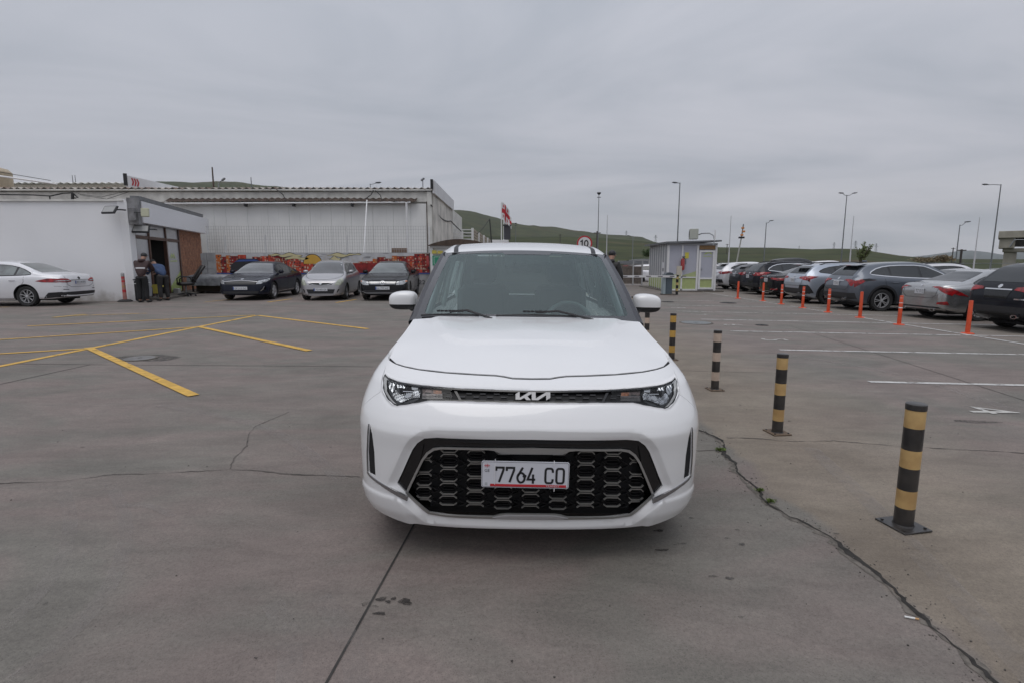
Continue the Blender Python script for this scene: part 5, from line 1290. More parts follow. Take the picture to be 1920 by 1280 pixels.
def make_car(name, label, S, loc, rz, paint, group, cat='car'):
    t = thing(name, label, cat, loc, rz, group)
    L_, Wd, H = S['L'], S['W'], S['H']; hy = L_ / 2; r = S['r']
    v, f = car_body(S)
    cuts = []
    ra = r + S.get('gap', .055)
    for wy in (S['wf'], S['wrr']):
        for sg in (-1, 1):
            b = MB(); b.lathe([(ra, sg * (Wd / 2 - .30)), (ra, sg * (Wd / 2 + .2))], 40, (0, wy - hy, r + .01), 'X'); cuts.append((b.v, b.f))
    me = boolean_cut(v, f, cuts, paint); body = bpy.data.objects.new('body', me); link(body, t)
    C = Caster(v, f)
    det = S.get('det', 2)
    def pl(nm, poly, fn, m, step=.09, flip=False, rim=.006, par=None, rnd_=0, nm2=None):
        P = round_poly(poly, rnd_) if rnd_ else poly
        return lift(nm, P, fn, m, par or t, step=step, rim=rim, flip=flip)
    sY = lambda P: [(a - hy, b) for a, b in P]
    # wheels
    for wy in (S['wf'], S['wrr']):
        for sg in (-1, 1): wheel(t, sg * (Wd / 2 - .125), wy - hy, r, sg, S.get('rim', 'five'), S.get('rimm', M_alloy))
    b = MB(); b.box((0, 0, .24), (Wd - .7, L_ - .9, .12)); b.build('underbody', M_void, t)
    # side glass (both sides), each pane its own part
    for sg in (-1, 1):
        fnS = C.side(sg, .006)
        pl('window_surround', round_poly(sY(S['glass']), 1), C.side(sg, .003), M_black_gloss, flip=(sg < 0), rim=.003)
        if S.get('chrome_win'):
            surf_strip('window_trim', round_poly(sY(S['glass']), 1), C.side(sg, .007), .028, M_chrome, t, close=True)
        ys = S['pillars']; G0 = S['glass']; lo = min(p[0] for p in G0); hi = max(p[0] for p in G0); cuts_ = [lo] + ys + [hi]
        for i in range(len(cuts_) - 1):
            a0, a1 = cuts_[i] + (.035 if i else .0), cuts_[i + 1] - (.035 if i < len(cuts_) - 2 else .0)
            Q = clip_x(shrink(G0, .028), a0, a1)
            if len(Q) >= 3: pl('side_window', sY(Q), fnS, S.get('glassm', M_carglass), flip=(sg < 0), rim=.004)
        for ln in S.get('lines', []): surf_strip('door_seam', sY(ln), C.side(sg, .003), .011, M_void, t)
        for (hy_, hz) in S.get('handles', []): b = MB(); q = C.side(sg, .014)(hy_ - hy, hz); b.box(q, (.03, .20, .028), bev=.01); b.build('door_handle', S.get('handlem', M_chrome if S.get('chrome_win') else paint), t)
        if S.get('clad'):
            for wy in (S['wf'], S['wrr']):
                P = [(wy + (ra + .07) * math.cos(a), r + .01 + (ra + .07) * math.sin(a)) for a in [R(-12 + 204 * k / 18) for k in range(19)]] + [(wy + (ra + .002) * math.cos(a), r + .01 + (ra + .002) * math.sin(a)) for a in [R(-14 + 208 * k / 18) for k in range(18, -1, -1)]]
                P = [(a, max(b, .245)) for a, b in P]
                pl('arch_trim', sY(P), C.side(sg, .012), M_black_matte, flip=(sg < 0), rim=.014, step=.06)
            z0, z1 = .225, .34; pl('sill_trim', sY([(S['wf'] + ra + .03, z0), (S['wrr'] - ra - .03, z0), (S['wrr'] - ra - .03, z1 + .03), (S['wf'] + ra + .03, z1)]), C.side(sg, .010), M_black_matte, flip=(sg < 0), rim=.012, step=.15)
        # door mirror
        my, mz = S['mirror']; q = C.side(sg, 0)(my - hy, mz)
        b = MB(); n = 8
        for k in range(5):
            u = k / 4; s_ = math.sin(math.pi * (.18 + .64 * u)) ** .5
        b.box((q.x + sg * .13, my - hy, mz + .07), (.20, .10, .145), bev=.045); b.build('door_mirror', S.get('mirrorm', paint), t, True, 50)
        b = MB(); b.box((q.x + sg * .03, my - hy, mz + .01), (.10, .06, .04)); b.build('mirror_foot', M_black_matte, t)
    # windscreen and rear glass
    ws = S['wscreen']     # (zlow, zhigh, half width low, half width high)
    k_ = L_ / (4.63 if S.get('clad') else (3.85 if L_ < 4 else 4.85)); wy = S.get('wsy', (1.36, 2.08, .76, .50)); pl('windscreen', [(-wy[2], wy[0] * k_ - hy), (wy[2], wy[0] * k_ - hy), (wy[3], wy[1] * k_ - hy), (-wy[3], wy[1] * k_ - hy)], C.top(.006), S.get('wsm', M_carglass), step=.10)
    if S.get('rglass'):
        rg = S['rglass']
        if S.get('rgy'): ry = S['rgy']; pl('rear_window', [(-ry[2], ry[0] * k_ - hy), (ry[2], ry[0] * k_ - hy), (ry[3], ry[1] * k_ - hy), (-ry[3], ry[1] * k_ - hy)], C.top(.006), S.get('rgm', M_carglass), step=.08)
        else: pl('rear_window', [(-rg[2], rg[0]), (rg[2], rg[0]), (rg[3], rg[1]), (-rg[3], rg[1])], C.rear(.005), S.get('rgm', M_carglass), step=.08, flip=True)
    for (nm, view, poly, m_, off) in S.get('patches', []):
        flipr = (view == 'rear')
        both = nm.startswith('2'); nm = nm.lstrip('2')
        for s_ in ((1, -1) if both else (1,)):
            if view in ('front', 'rear', 'top'):
                P = poly if s_ == 1 else mirror_y(poly)
                if P_area(P) < 0: P = P[::-1]
                if view == 'top': P = [(a, b - hy) for a, b in P]
                pl(nm, P, {'front': C.front(off), 'rear': C.rear(off), 'top': C.top(off)}[view], m_, step=.06, flip=flipr, rim=max(.004, off))
            else:
                P = sY(poly)
                if P_area(P) < 0: P = P[::-1]
                pl(nm, P, C.side(s_, off), m_, step=.06, flip=(s_ < 0), rim=max(.004, off))
    for (nm, view, path, w_, m_, off) in S.get('strips', []):
        both = nm.startswith('2'); nm = nm.lstrip('2')
        for s_ in ((1, -1) if both else (1,)):
            if view in ('front', 'rear'): surf_strip(nm, path if s_ == 1 else mirror_y(path), {'front': C.front(off), 'rear': C.rear(off)}[view], w_, m_, t)
            elif view == 'top': surf_strip(nm, [((a if s_ == 1 else -a), b - hy) for a, b in path], C.top(off), w_, m_, t)
            else: surf_strip(nm, sY(path), C.side(s_, off), w_, m_, t)
    for (view, z, w_, h_, style, txt) in S.get('plates', []):
        fn = C.front(0) if view == 'front' else C.rear(0); plate_on(t, fn, z, w_, h_, style, txt, yface=-1 if view == 'front' else 1)
    if S.get('rails'):
        for sg in (-1, 1):
            wr = S.get('wr', Wd / 2 - .25); topf = C.top(0); b = MB(); y0, y1 = S['rails']; pts = []
            for k in range(9): y = y0 + (y1 - y0) * k / 8 - hy; q = topf(sg * (wr - .06), y); pts.append((q.x, q.y, q.z + (.045 if 0 < k < 8 else .005)))
            b.tube(pts, .018, 8); b.build('roof_rail', S.get('railm', M_black_matte), t)
    if S.get('spoiler'):
        y0, z0, hw = S['spoiler']; b = MB(); b.prism([(y0 - .10, z0 + .025), (y0 + .16, z0 - .012), (y0 + .17, z0 - .035), (y0 - .08, z0 - .015)], 2 * hw, lambda a, c, q: (q - hw, a - hy, c)); fixn(b.build('roof_spoiler', S.get('spoilm', paint), t))
        b = MB(); b.box((0, y0 + .165 - hy, z0 - .022), (.3, .012, .012)); b.build('brake_lamp', M_redlamp, t)
    for (nm, c, d, m_) in S.get('boxes', []): b = MB(); b.box((c[0], c[1] - hy, c[2]), d, bev=min(d) * .25); b.build(nm, m_, t)
    for (x, y, z, rx, rz_) in S.get('exhausts', []):
        for sg in (-1, 1): b = MB(); V = [];
        for sg in (-1, 1):
            b = MB(); n = 14; V = []
            for (k, s_) in ((0, 1.0), (.05, 1.0), (.05, .78), (0, .78)): V += [(sg * x + rx * s_ * math.cos(2 * math.pi * i / n), y - hy + k, z + rz_ * s_ * math.sin(2 * math.pi * i / n)) for i in range(n)]
            F = [[j * n + i, j * n + (i + 1) % n, (j + 1) * n + (i + 1) % n, (j + 1) * n + i] for j in range(3) for i in range(n)]; b.add(V, F); fixn(b.build('exhaust_tip', M_chrome, t))
    return t
def P_area(P): return sum(P[i - 1][0] * P[i][1] - P[i][0] * P[i - 1][1] for i in range(len(P))) / 2
def shrink(P, d):
    if P_area(P) < 0: P = P[::-1]
    n = len(P); Q = []
    for i in range(n):
        a, b, c = Vector(P[i - 1]), Vector(P[i]), Vector(P[(i + 1) % n]); e1 = (b - a).normalized(); e2 = (c - b).normalized()
        n1 = Vector((-e1.y, e1.x)); n2 = Vector((-e2.y, e2.x)); m_ = (n1 + n2); m_ = m_ / max(.25, m_.length_squared / 2) ; Q.append(tuple(b + m_ * d * 1.0))
    return Q
def clip_x(P, x0, x1):
    def cl(P, f_in, xx):
        Q = []
        for i in range(len(P)):
            a, b = P[i - 1], P[i]; ia, ib = f_in(a[0]), f_in(b[0])
            if ia != ib: t = (xx - a[0]) / (b[0] - a[0]); Q.append((xx, a[1] + (b[1] - a[1]) * t))
            if ib: Q.append(b)
        return Q
    P = cl(P, lambda x: x >= x0, x0)
    return cl(P, lambda x: x <= x1, x1) if P else P
def paintm(name, col, metal=.35, rough=.32): return mat(name, col, .25 if max(col) < .03 else rough, metal=0 if max(col) < .03 else metal, coat=.25 if max(col) < .1 else .8, coat_r=.03, noise=.03, nscale=3, spec=.12 if max(col) < .1 else .5)
# ---------------------------------------------------------------- body types
def sedan(L=4.85, W=1.86, H=1.465, **k):
    s = L / 4.85
    S = dict(L=L, W=W, H=H, r=.335, wf=.95 * s, wrr=(.95 + 2.80) * s, wr=.56,
             top=[(0, .60), (.03, .68), (.15, .77), (.6 * s, .88), (1.22 * s, .985), (1.34 * s, 1.01), (1.75 * s, H - .22), (2.15 * s, H - .06), (2.7 * s, H), (3.25 * s, H - .035), (3.65 * s, H - .16), (4.15 * s, 1.12), (4.45 * s, 1.07), (4.72 * s, 1.04), (4.82 * s, .92), (L, .80)],
             belt=[(0, .56), (.3, .74), (1.2 * s, .93), (2.4 * s, .955), (3.9 * s, .985), (L, .90)],
             glass=[(1.42 * s, .965), (2.0 * s, 1.27), (2.5 * s, H - .10), (3.1 * s, H - .12), (3.55 * s, H - .22), (3.98 * s, 1.04), (3.7 * s, 1.0), (2.5 * s, .975)],
             pillars=[2.45 * s, 3.42 * s], mirror=(1.68 * s, .99), wscreen=(1.01, H - .055, .72, .54), wsm=M_carglass,
             rglass=(1.09, H - .09, .68, .50), rgy=(3.36, 4.16, .48, .66),
             lines=[[(1.42 * s, .93), (1.38 * s, .72), (1.48 * s, .40), (1.5 * s, .26), (2.45 * s, .25), (2.46 * s, .93)], [(2.46 * s, .25), (3.35 * s, .26), (3.5 * s, .5), (3.72 * s, .80), (3.72 * s, .97)]],
             handles=[(2.30 * s, .83), (3.38 * s, .85)])
    S.update(k); return S
def suv(L=4.63, W=1.845, H=1.645, **k):
    s = L / 4.63; 
    S = dict(L=L, W=W, H=H, r=.365, wsy=(1.22, 1.93, .74, .52), wf=.93 * s, wrr=(.93 + 2.66) * s, wr=.57, zf=.30, zs=.25, zr=.40, kr=.80, Lr=.5,
             top=[(0, .72), (.03, .82), (.12, .90), (.55 * s, 1.02), (1.05 * s, 1.10), (1.20 * s, 1.14), (1.62 * s, H - .22), (2.0 * s, H - .06), (2.5 * s, H), (3.3 * s, H - .025), (3.9 * s, H - .09), (4.08 * s, H - .15), (4.40 * s, 1.24), (4.50 * s, 1.12), (4.58 * s, 1.00), (L, .86)],
             belt=[(0, .68), (.3, .88), (1.2 * s, 1.04), (2.4 * s, 1.07), (3.9 * s, 1.13), (L, 1.0)],
             glass=[(1.25 * s, 1.09), (1.85 * s, 1.40), (2.2 * s, H - .12), (3.1 * s, H - .12), (3.65 * s, H - .19), (4.02 * s, 1.27), (3.9 * s, 1.20), (2.5 * s, 1.10)],
             pillars=[2.32 * s, 3.32 * s], mirror=(1.52 * s, 1.10), wscreen=(1.14, H - .055, .72, .55),
             rglass=(1.18, H - .14, .60, .47),
             lines=[[(1.28 * s, 1.05), (1.26 * s, .80), (1.38 * s, .45), (1.45 * s, .34), (2.32 * s, .34), (2.33 * s, 1.05)], [(2.33 * s, .34), (3.15 * s, .36), (3.28 * s, .55), (3.52 * s, .92), (3.55 * s, 1.15)]],
             handles=[(2.16 * s, .93), (3.2 * s, .96)], clad=True)
    S.update(k); return S
def badge(view, z, r, m=M_chrome, off=.012, n=14): return ('badge', view, [(r * math.cos(2 * math.pi * i / n), z + r * .8 * math.sin(2 * math.pi * i / n)) for i in range(n)], m, off)
GL = 'cars parked along the mural wall'; GR = 'cars parked in a row on the right'
H_gm = mat('sedan mesh grille', (.02, .02, .022), .4, noise=.6, nscale=60)
# dark blue sedan (left of three facing the camera)
navy = paintm('deep navy car paint', (.012, .014, .024))
S = sedan(4.85, 1.86, 1.465, rim='five', chrome_win=False, kf=.70, rimm=M_alloy, wsm=mat('screen glass grey', (.055, .06, .062), .05, coat=1, noise=.5, nscale=1.5),
    patches=[('grille', 'front', [(-.55, .60), (.55, .60), (.60, .70), (.0, .745), (-.60, .70)], H_gm, .006),
             ('2headlight', 'front', [(.57, .62), (.72, .63), (.84, .74), (.86, .80), (.62, .735)], M_lamp, .008), ('2headlight_side', 'side', [(.25, .68), (.62, .80), (.60, .83), (.22, .76)], M_lamp, .006),
             ('lower_grille', 'front', [(-.62, .27), (.62, .27), (.66, .36), (-.66, .36)], M_black_matte, .006), ('2fog_recess', 'front', [(.68, .34), (.83, .40), (.84, .52), (.76, .50), (.70, .42)], M_black_gloss, .005)],
    strips=[('2fog_trim', 'front', [(.70, .36), (.76, .42), (.80, .53)], .018, M_chrome, .010), ('grille_trim', 'front', [(-.60, .71), (-.3, .735), (0, .755), (.3, .735), (.60, .71)], .016, M_satin, .010), ('sill_trim', 'side', [(1.4, .30), (3.3, .32)], .02, M_chrome, .006), ('hood_seam', 'top', [(-.62, .55), (-.3, .28), (.3, .28), (.62, .55)], .010, M_void, .003), ('2hood_crease', 'top', [(.42, .35), (.55, 1.2)], .012, navy, .006)],
    plates=[('front', .47, .52, .112, 'eu', 'GP 212 GG')], boxes=[('paper_on_dash', (.25, 1.55, 1.075), (.22, .05, .012), M_plate)])
S['patches'].append(('badge', 'front', [(.055 * math.cos(k * .5236), .80 + .02 * math.sin(k * .5236)) for k in range(12)], M_chrome, .01))
yk = 20.35
make_car('parked_car', 'dark navy sedan with silver rims, leftmost of three cars before the mural', S, (-10.35, yk + 2.40, gz(-10.4)), R(4), navy, GL)
# silver hatchback
silver = paintm('warm silver car paint', (.40, .39, .40), .55)
M_yl = mat('yellowed lamp lens', (.38, .40, .32), .25, coat=1, noise=.35, nscale=9)
S = dict(L=3.85, W=1.68, H=1.52, wsy=(.88, 1.66, .69, .49), r=.30, wf=.72, wrr=3.17, wr=.53, kf=.68, Lf=.6, kr=.8, zf=.17, zs=.17,
    top=[(0, .62), (.03, .69), (.2, .80), (.55, .90), (.78, .97), (.9, 1.02), (1.35, 1.30), (1.65, 1.45), (2.1, 1.515), (2.9, 1.51), (3.35, 1.46), (3.55, 1.38), (3.70, 1.12), (3.78, .98), (3.85, .78)],
    belt=[(0, .58), (.3, .78), (.9, .93), (2, .97), (3.2, 1.03), (3.85, .9)],
    glass=[(1.12, 1.0), (1.55, 1.28), (1.85, 1.41), (2.9, 1.41), (3.25, 1.35), (3.36, 1.10), (2.2, 1.0)], pillars=[2.02, 2.95], mirror=(1.32, 1.0), wscreen=(1.0, 1.46, .68, .52), rglass=(1.1, 1.4, .55, .48), wsm=mat('screen glass dim', (.04, .043, .045), .05, coat=1, noise=.5, nscale=1.5),
    lines=[[(1.1, .96), (1.08, .70), (1.15, .28), (1.98, .26), (2.02, .97)], [(2.02, .26), (2.75, .28), (2.85, .5), (3.05, .8), (3.1, 1.02)]], handles=[(1.88, .86), (2.88, .88)], rim='six', rimm=mat('grey rim', (.2, .2, .205), .35, metal=.6),
    patches=[('grille', 'front', [(-.42, .60), (.42, .60), (.48, .66), (.30, .64), (0, .63), (-.30, .64), (-.48, .66)][::1], M_black_gloss, .006),
             ('2headlight', 'front', [(.50, .57), (.70, .58), (.78, .70), (.74, .84), (.60, .76)], M_yl, .010), ('lower_grille', 'front', [(-.46, .27), (.46, .27), (.52, .43), (-.52, .43)], M_black_matte, .006),
             ('2bumper_slot', 'front', [(.57, .30), (.60, .30), (.67, .43), (.62, .43)], M_void, .005)],
    strips=[('hood_seam', 'top', [(-.70, .85), (-.66, .55), (-.48, .26), (-.2, .17), (.2, .17), (.48, .26), (.66, .55), (.70, .85)], .014, M_void, .003), ('grille_trim', 'front', [(-.5, .675), (-.25, .595), (0, .575), (.25, .595), (.5, .675)], .022, M_satin, .012), ('lip_seam', 'front', [(-.72, .245), (.72, .245)], .012, M_void, .004)],
    plates=[('front', .42, .50, .11, 'eu', 'TO 455 OS')])
S['patches'].append(badge('front', .635, .045)); S['patches'][0] = ('grille', 'front', [(-.40, .60), (-.2, .585), (.2, .585), (.40, .60), (.48, .665), (-.48, .665)], M_black_gloss, .006)
make_car('parked_car', 'silver small hatchback with yellowed headlamps between two dark sedans', S, (-7.35, yk + 1.93, gz(-7.3)), R(5), silver, GL)
# black sedan right
black = paintm('black car paint', (.010, .010, .012), .2)
S = sedan(4.87, 1.835, 1.485, rim='five', kf=.74, rimm=M_darkalloy, wsm=mat('screen glass light', (.075, .09, .088), .05, coat=1, noise=.45, nscale=1.5),
    patches=[('grille', 'front', [(-.48, .60), (.48, .60), (.50, .70), (-.50, .70)], M_black_gloss, .006), ('2headlight', 'front', [(.50, .59), (.74, .60), (.84, .68), (.84, .77), (.52, .71)], M_lamp, .010), ('2indicator', 'front', [(.80, .70), (.865, .71), (.865, .75), (.80, .74)], M_amber, .014),
             ('lower_grille', 'front', [(-.80, .26), (.80, .26), (.72, .40), (-.72, .40)], M_black_matte, .006)],
    strips=[('grille_slat', 'front', [(-.47, .625), (.47, .625)], .012, M_chrome, .012), ('grille_slat', 'front', [(-.48, .665), (.48, .665)], .012, M_chrome, .012), ('grille_slat', 'front', [(-.49, .70), (.49, .70)], .012, M_chrome, .012), ('lower_trim', 'front', [(-.78, .37), (-.6, .30), (.6, .30), (.78, .37)], .016, M_satin, .012), ('hood_seam', 'top', [(-.62, .55), (-.4, .18), (.4, .18), (.62, .55)], .010, M_void, .003), ('2hood_crease', 'top', [(.40, .2), (.58, 1.2)], .014, black, .008)],
    plates=[('front', .48, .52, .112, 'eu', 'LL 777 AZ')])
n = 20
S['patches'].append(('badge', 'front', [(.075 * math.cos(2 * math.pi * i / n), .665 + .075 * math.sin(2 * math.pi * i / n)) for i in range(n)], M_chrome, .016))
S['patches'].append(('badge_field', 'front', [(.062 * math.cos(2 * math.pi * i / n), .665 + .062 * math.sin(2 * math.pi * i / n)) for i in range(n)], M_black_gloss, .020))
S['strips'] += [('badge_letter', 'front', [(-.032, .722), (0, .672), (.032, .722)], .014, M_chrome, .024), ('badge_letter', 'front', [(-.050, .690), (-.024, .612), (0, .655), (.024, .612), (.050, .690)], .014, M_chrome, .024)]
make_car('parked_car', 'black sedan with chrome slatted grille, rightmost of three cars before the mural', S, (-4.98, yk + 2.33, gz(-4.9)), R(3.5), black, GL)
# white sedan seen from behind at left
whitec = paintm('pearl white car paint', (.72, .72, .74), .1)
S = sedan(4.87, 1.85, 1.478, rim='multi', chrome_win=False, kr=.80, Lr=.8, handlem=M_chrome, glassm=M_carglass_lt, rgm=M_carglass_lt, zr=.28,
    patches=[('2taillight', 'rear', [(.40, .80), (.62, .77), (.86, .79), (.90, .86), (.74, .91), (.55, .90), (.42, .84)], M_redlamp, .010), ('2taillight_side', 'side', [(4.10, .83), (4.30, .79), (4.70, .78), (4.75, .90), (4.45, .91)], M_redlamp, .008), ('2reverse_lamp', 'rear', [(.46, .815), (.84, .815), (.80, .845), (.50, .845)], M_lamp, .016),
             ('rear_valance', 'rear', [(-.86, .30), (.86, .30), (.80, .46), (-.80, .46)], M_black_matte, .008), ('rear_valance_side', 'side', [(4.28, .26), (4.8, .32), (4.8, .47), (4.45, .45)], M_black_matte, .007), ('applique', 'rear', [(-.40, .835), (.40, .835), (.40, .86), (-.40, .86)], M_chrome, .012), badge('rear', .91, .05, M_ink)],
    strips=[('boot_seam', 'rear', [(-.62, 1.02), (-.60, .70), (-.42, .62), (.42, .62), (.60, .70), (.62, 1.02)], .010, M_void, .004), ('2reflector', 'rear', [(.55, .54), (.74, .55)], .02, M_ink, .006), ('bumper_seam', 'rear', [(-.85, .66), (-.6, .62)], .008, M_void, .004), ('bumper_seam', 'rear', [(.85, .66), (.6, .62)], .008, M_void, .004)],
    plates=[('rear', .77, .52, .115, 'eu', 'WV 194 WV')])
make_car('parked_car', 'white sedan with chrome wheels parked by the white wall, rear to the right', S, (-17.3, 18.55, gz(-16)), R(-86), whitec, 'car by the white wall')
# ---------------- right row, from near to far; heading +x
def rcar(name, label, S, nearY, rearX, paint, rzd=0.0):
    a = R(90 + rzd); L_, W_ = S['L'], S['W']
    # place so that the near rear corner stands at (rearX, nearY)
    hx, hyv = math.sin(a), -math.cos(a)            # heading
    sx, sy = math.cos(a), math.sin(a)              # local +x
    cx = rearX + hx * L_ / 2 + (W_ / 2) * sx; cy = nearY + hyv * L_ / 2 + (W_ / 2) * sy
    o = make_car(name, label, S, (cx, cy, gz(cx)), a, paint, GR)
    # follow the slight cross fall
    o.rotation_euler = (0, 0, a); return o
us = 'us'
tl = lambda pts: pts
def rear_suv(**k):
    P = dict(patches=[('2taillight', 'rear', [(.42, 1.00), (.66, .97), (.80, .93), (.82, 1.03), (.70, 1.08), (.44, 1.06)], M_redlamp, .012), ('2taillight_side', 'side', [(3.90, 1.07), (4.20, .97), (4.50, .92), (4.52, 1.06), (4.2, 1.10)], M_redlamp, .010),
                      ('rear_bumper_lower', 'rear', [(-.86, .42), (.86, .42), (.84, .62), (-.84, .62)], M_black_matte, .010), ('rear_bumper_side', 'side', [(4.16, .42), (4.6, .42), (4.6, .64), (4.22, .56)], M_black_matte, .009), badge('rear', 1.08, .055)],
             strips=[('hatch_seam', 'rear', [(-.70, 1.15), (-.66, .80), (-.55, .72), (.55, .72), (.66, .80), (.70, 1.15)], .010, M_void, .004), ('plate_trim', 'rear', [(-.36, 1.01), (.36, 1.01)], .028, M_chrome, .012)],
             plates=[('rear', .92, .31, .155, us, 'TZ 012')], spoiler=(4.10, 1.54, .52), exhausts=[])
    P.update(k); return P
greym = paintm('slate grey metallic paint', (.115, .13, .155), .55); platin = paintm('platinum metallic paint', (.42, .42, .42), .85, .24); blk2 = paintm('black metallic paint', (.014, .015, .020), .3)
icesil = paintm('ice silver paint', (.40, .44, .50), .5); dkgrey = paintm('dark grey paint', (.05, .052, .056), .4)
# grey SUV (second largest in view)
S = suv(4.64, 1.845, 1.645, r=.372, rim='twin', chrome_win=True, **rear_suv(exhausts=[(.52, 4.62, .40, .075, .04)]))
S['patches'] = [p for p in S['patches'] if 'tail' not in p[0]] + [('2taillight', 'rear', [(.40, 1.02), (.60, .98), (.76, .84), (.80, .86), (.80, 1.03), (.62, 1.07), (.40, 1.06)], M_redlamp, .012), ('2taillight_side', 'side', [(3.86, 1.04), (4.22, 1.0), (4.52, .80), (4.54, 1.0), (4.3, 1.08)], M_redlamp, .010), ('2lamp_tip', 'side', [(3.84, 1.05), (4.2, 1.0), (4.3, 1.07), (4.1, 1.09)], M_black_gloss, .014)]
S['boxes'] = [('shark_fin', (0, 3.72, 1.66), (.05, .16, .07), greym)]; S['handlem'] = greym; S['glassm'] = M_carglass
rcar('parked_suv', 'slate grey SUV with bright five spoke rims, middle of the right row', S, 17.9, 11.22, greym)
# silver sports sedan
S = sedan(4.67, 1.81, 1.43, r=.335, rim='twin', kr=.78, chrome_win=False, patches=[('2taillight', 'rear', [(.36, .95), (.60, .90), (.84, .72), (.86, .80), (.80, .92), (.55, .97)], M_redlamp, .012), ('2taillight_side', 'side', [(4.0, .70), (4.2, .80), (4.45, .93), (4.6, .93), (4.6, .84), (4.3, .74)], M_redlamp, .010), ('2lamp_white', 'rear', [(.36, .93), (.60, .885), (.60, .90), (.36, .945)], M_lamp, .016),
     ('rear_valance', 'rear', [(-.84, .28), (.84, .28), (.66, .40), (-.66, .40)], M_black_matte, .008), ('rear_valance_side', 'side', [(4.05, .22), (4.6, .25), (4.6, .40), (4.4, .38)], M_black_matte, .008), ('2reflector', 'rear', [(.62, .48), (.82, .46), (.80, .56), (.64, .53)], M_redlamp, .012), badge('rear', 1.0, .05)],
     strips=[('boot_seam', 'rear', [(-.60, 1.04), (-.56, .72), (-.45, .64), (.45, .64), (.56, .72), (.60, 1.04)], .010, M_void, .004)], plates=[('rear', .82, .31, .155, us, 'TZ 012')], exhausts=[(.50, 4.64, .31, .085, .045)], handlem=platin)
rcar('parked_car', 'silver metallic sports sedan with swept red taillights next to the nearest black SUV', S, 14.9, 11.95, platin, 5)
# nearest black SUV
S = suv(4.89, 1.895, 1.70, r=.385, rim='twin', chrome_win=True, **rear_suv(plates=[], exhausts=[(.58, 4.88, .40, .085, .045)]))
S['strips'] += [('emblem_lettering', 'rear', [(-.74, .80), (-.50, .80)], .03, M_chrome, .012)]
S['patches'] += [('plate_recess', 'rear', [(-.30, .80), (.30, .80), (.36, .98), (-.36, .98)], M_black_gloss, .008)]
rcar('parked_suv', 'black SUV without a number plate, nearest at the right edge', S, 12.0, 11.55, blk2)
# pale blue crossover with black wheels
S = suv(4.46, 1.80, 1.615, r=.372, gap=.06, rim='five', rimm=M_darkalloy, **rear_suv(spoilm=M_black_gloss, rails=(1.9, 3.7)))
S['patches'] += [('2bumper_corner', 'rear', [(.48, .46), (.84, .46), (.84, .76), (.60, .76)], M_black_matte, .016), ('2bumper_corner_side', 'side', [(4.05, .45), (4.45, .45), (4.45, .74), (4.25, .74)], M_black_matte, .014)]
S['rails'] = (1.9, 3.7)
rcar('parked_suv', 'pale silver blue crossover with black wheels and roof rails', S, 20.75, 11.15, icesil)
# dark luxury sedan
S = sedan(4.97, 1.865, 1.445, rim='twin', patches=[('2taillight', 'rear', [(.34, .90), (.80, .84), (.84, .93), (.40, .95)], M_redlamp, .012), ('2taillight_side', 'side', [(4.45, .86), (4.85, .82), (4.85, .93), (4.5, .93)], M_redlamp, .010), badge('rear', 1.0, .05, M_chrome), ('2reflector', 'rear', [(.45, .42), (.80, .42), (.82, .48), (.45, .46)], M_redlamp, .01)],
     strips=[('boot_trim', 'rear', [(-.36, .95), (.36, .95)], .02, M_chrome, .012), ('lower_trim', 'rear', [(-.80, .50), (-.6, .34), (-.3, .36), (.3, .36), (.6, .34), (.80, .50)], .02, M_chrome, .010), ('boot_seam', 'rear', [(-.60, 1.02), (-.56, .66), (.56, .66), (.60, 1.02)], .010, M_void, .004)], plates=[('rear', .84, .31, .155, us, 'TZ 012')])
rcar('parked_car', 'black sedan with chrome lower trim between a black wagon and a pale blue crossover', S, 23.6, 11.45, black)
# black wagon SUV
S = suv(4.82, 1.84, 1.68, r=.36, rim='twin', chrome_win=True, **rear_suv(rails=(1.9, 4.1))); S['rails'] = (1.9, 4.1)
S['patches'] = [p for p in S['patches'] if 'tail' not in p[0]] + [('2taillight', 'rear', [(.44, 1.0), (.62, .97), (.82, .95), (.84, 1.10), (.66, 1.12), (.46, 1.08)], M_redlamp, .012), ('2taillight_side', 'side', [(4.05, 1.12), (4.35, 1.0), (4.75, .95), (4.75, 1.10), (4.4, 1.14)], M_redlamp, .010), ('2lamp_white', 'rear', [(.48, 1.03), (.60, 1.02), (.60, 1.07), (.48, 1.06)], M_lamp, .02)]
rcar('parked_suv', 'black wagon with roof rails and large red taillights, behind the dark sedan', S, 26.6, 11.9, blk2)
S = suv(4.5, 1.82, 1.58, rim='five', **rear_suv()); rcar('parked_suv', 'dark grey SUV half hidden behind the black wagon', S, 29.4, 12.35, dkgrey)
S = suv(4.64, 1.845, 1.64, rim='ten', **rear_suv()); rcar('parked_suv', 'white SUV next to the guard booth, farthest of the near row', S, 31.9, 12.2, whitec)
# rows behind, mostly roofs in view
def bcar(kind, label, px, Y, z, rz, paint, **k):
    S = suv(**k) if kind == 'suv' else sedan(**k)
    if kind == 'suv': S.update(rear_suv())
    x = PT(px, 490, Y).x; make_car('parked_suv' if kind == 'suv' else 'parked_car', label, S, (x, Y, z), R(rz), paint, 'cars parked in the rows behind')
bcar('suv', 'dark SUV roof rising behind the black wagon', 1497, 42, .05, 80, dkgrey, H=1.70)
bcar('suv', 'white SUV farther back above the pale blue crossover', 1561, 52, -.10, 82, whitec, H=1.66)
bcar('suv', 'white SUV with roof rails behind the grey SUV bonnet', 1776, 24.5, gz(20), 86, whitec, H=1.66, rails=(1.9, 3.7))
bcar('sedan', 'pale grey sedan behind the silver sports sedan', 1830, 20.0, gz(17.5), 84, platin, H=1.45)
bcar('sedan', 'silver car seen between the booth and the first white SUV', 1353, 37, gz(14), 85, silver)
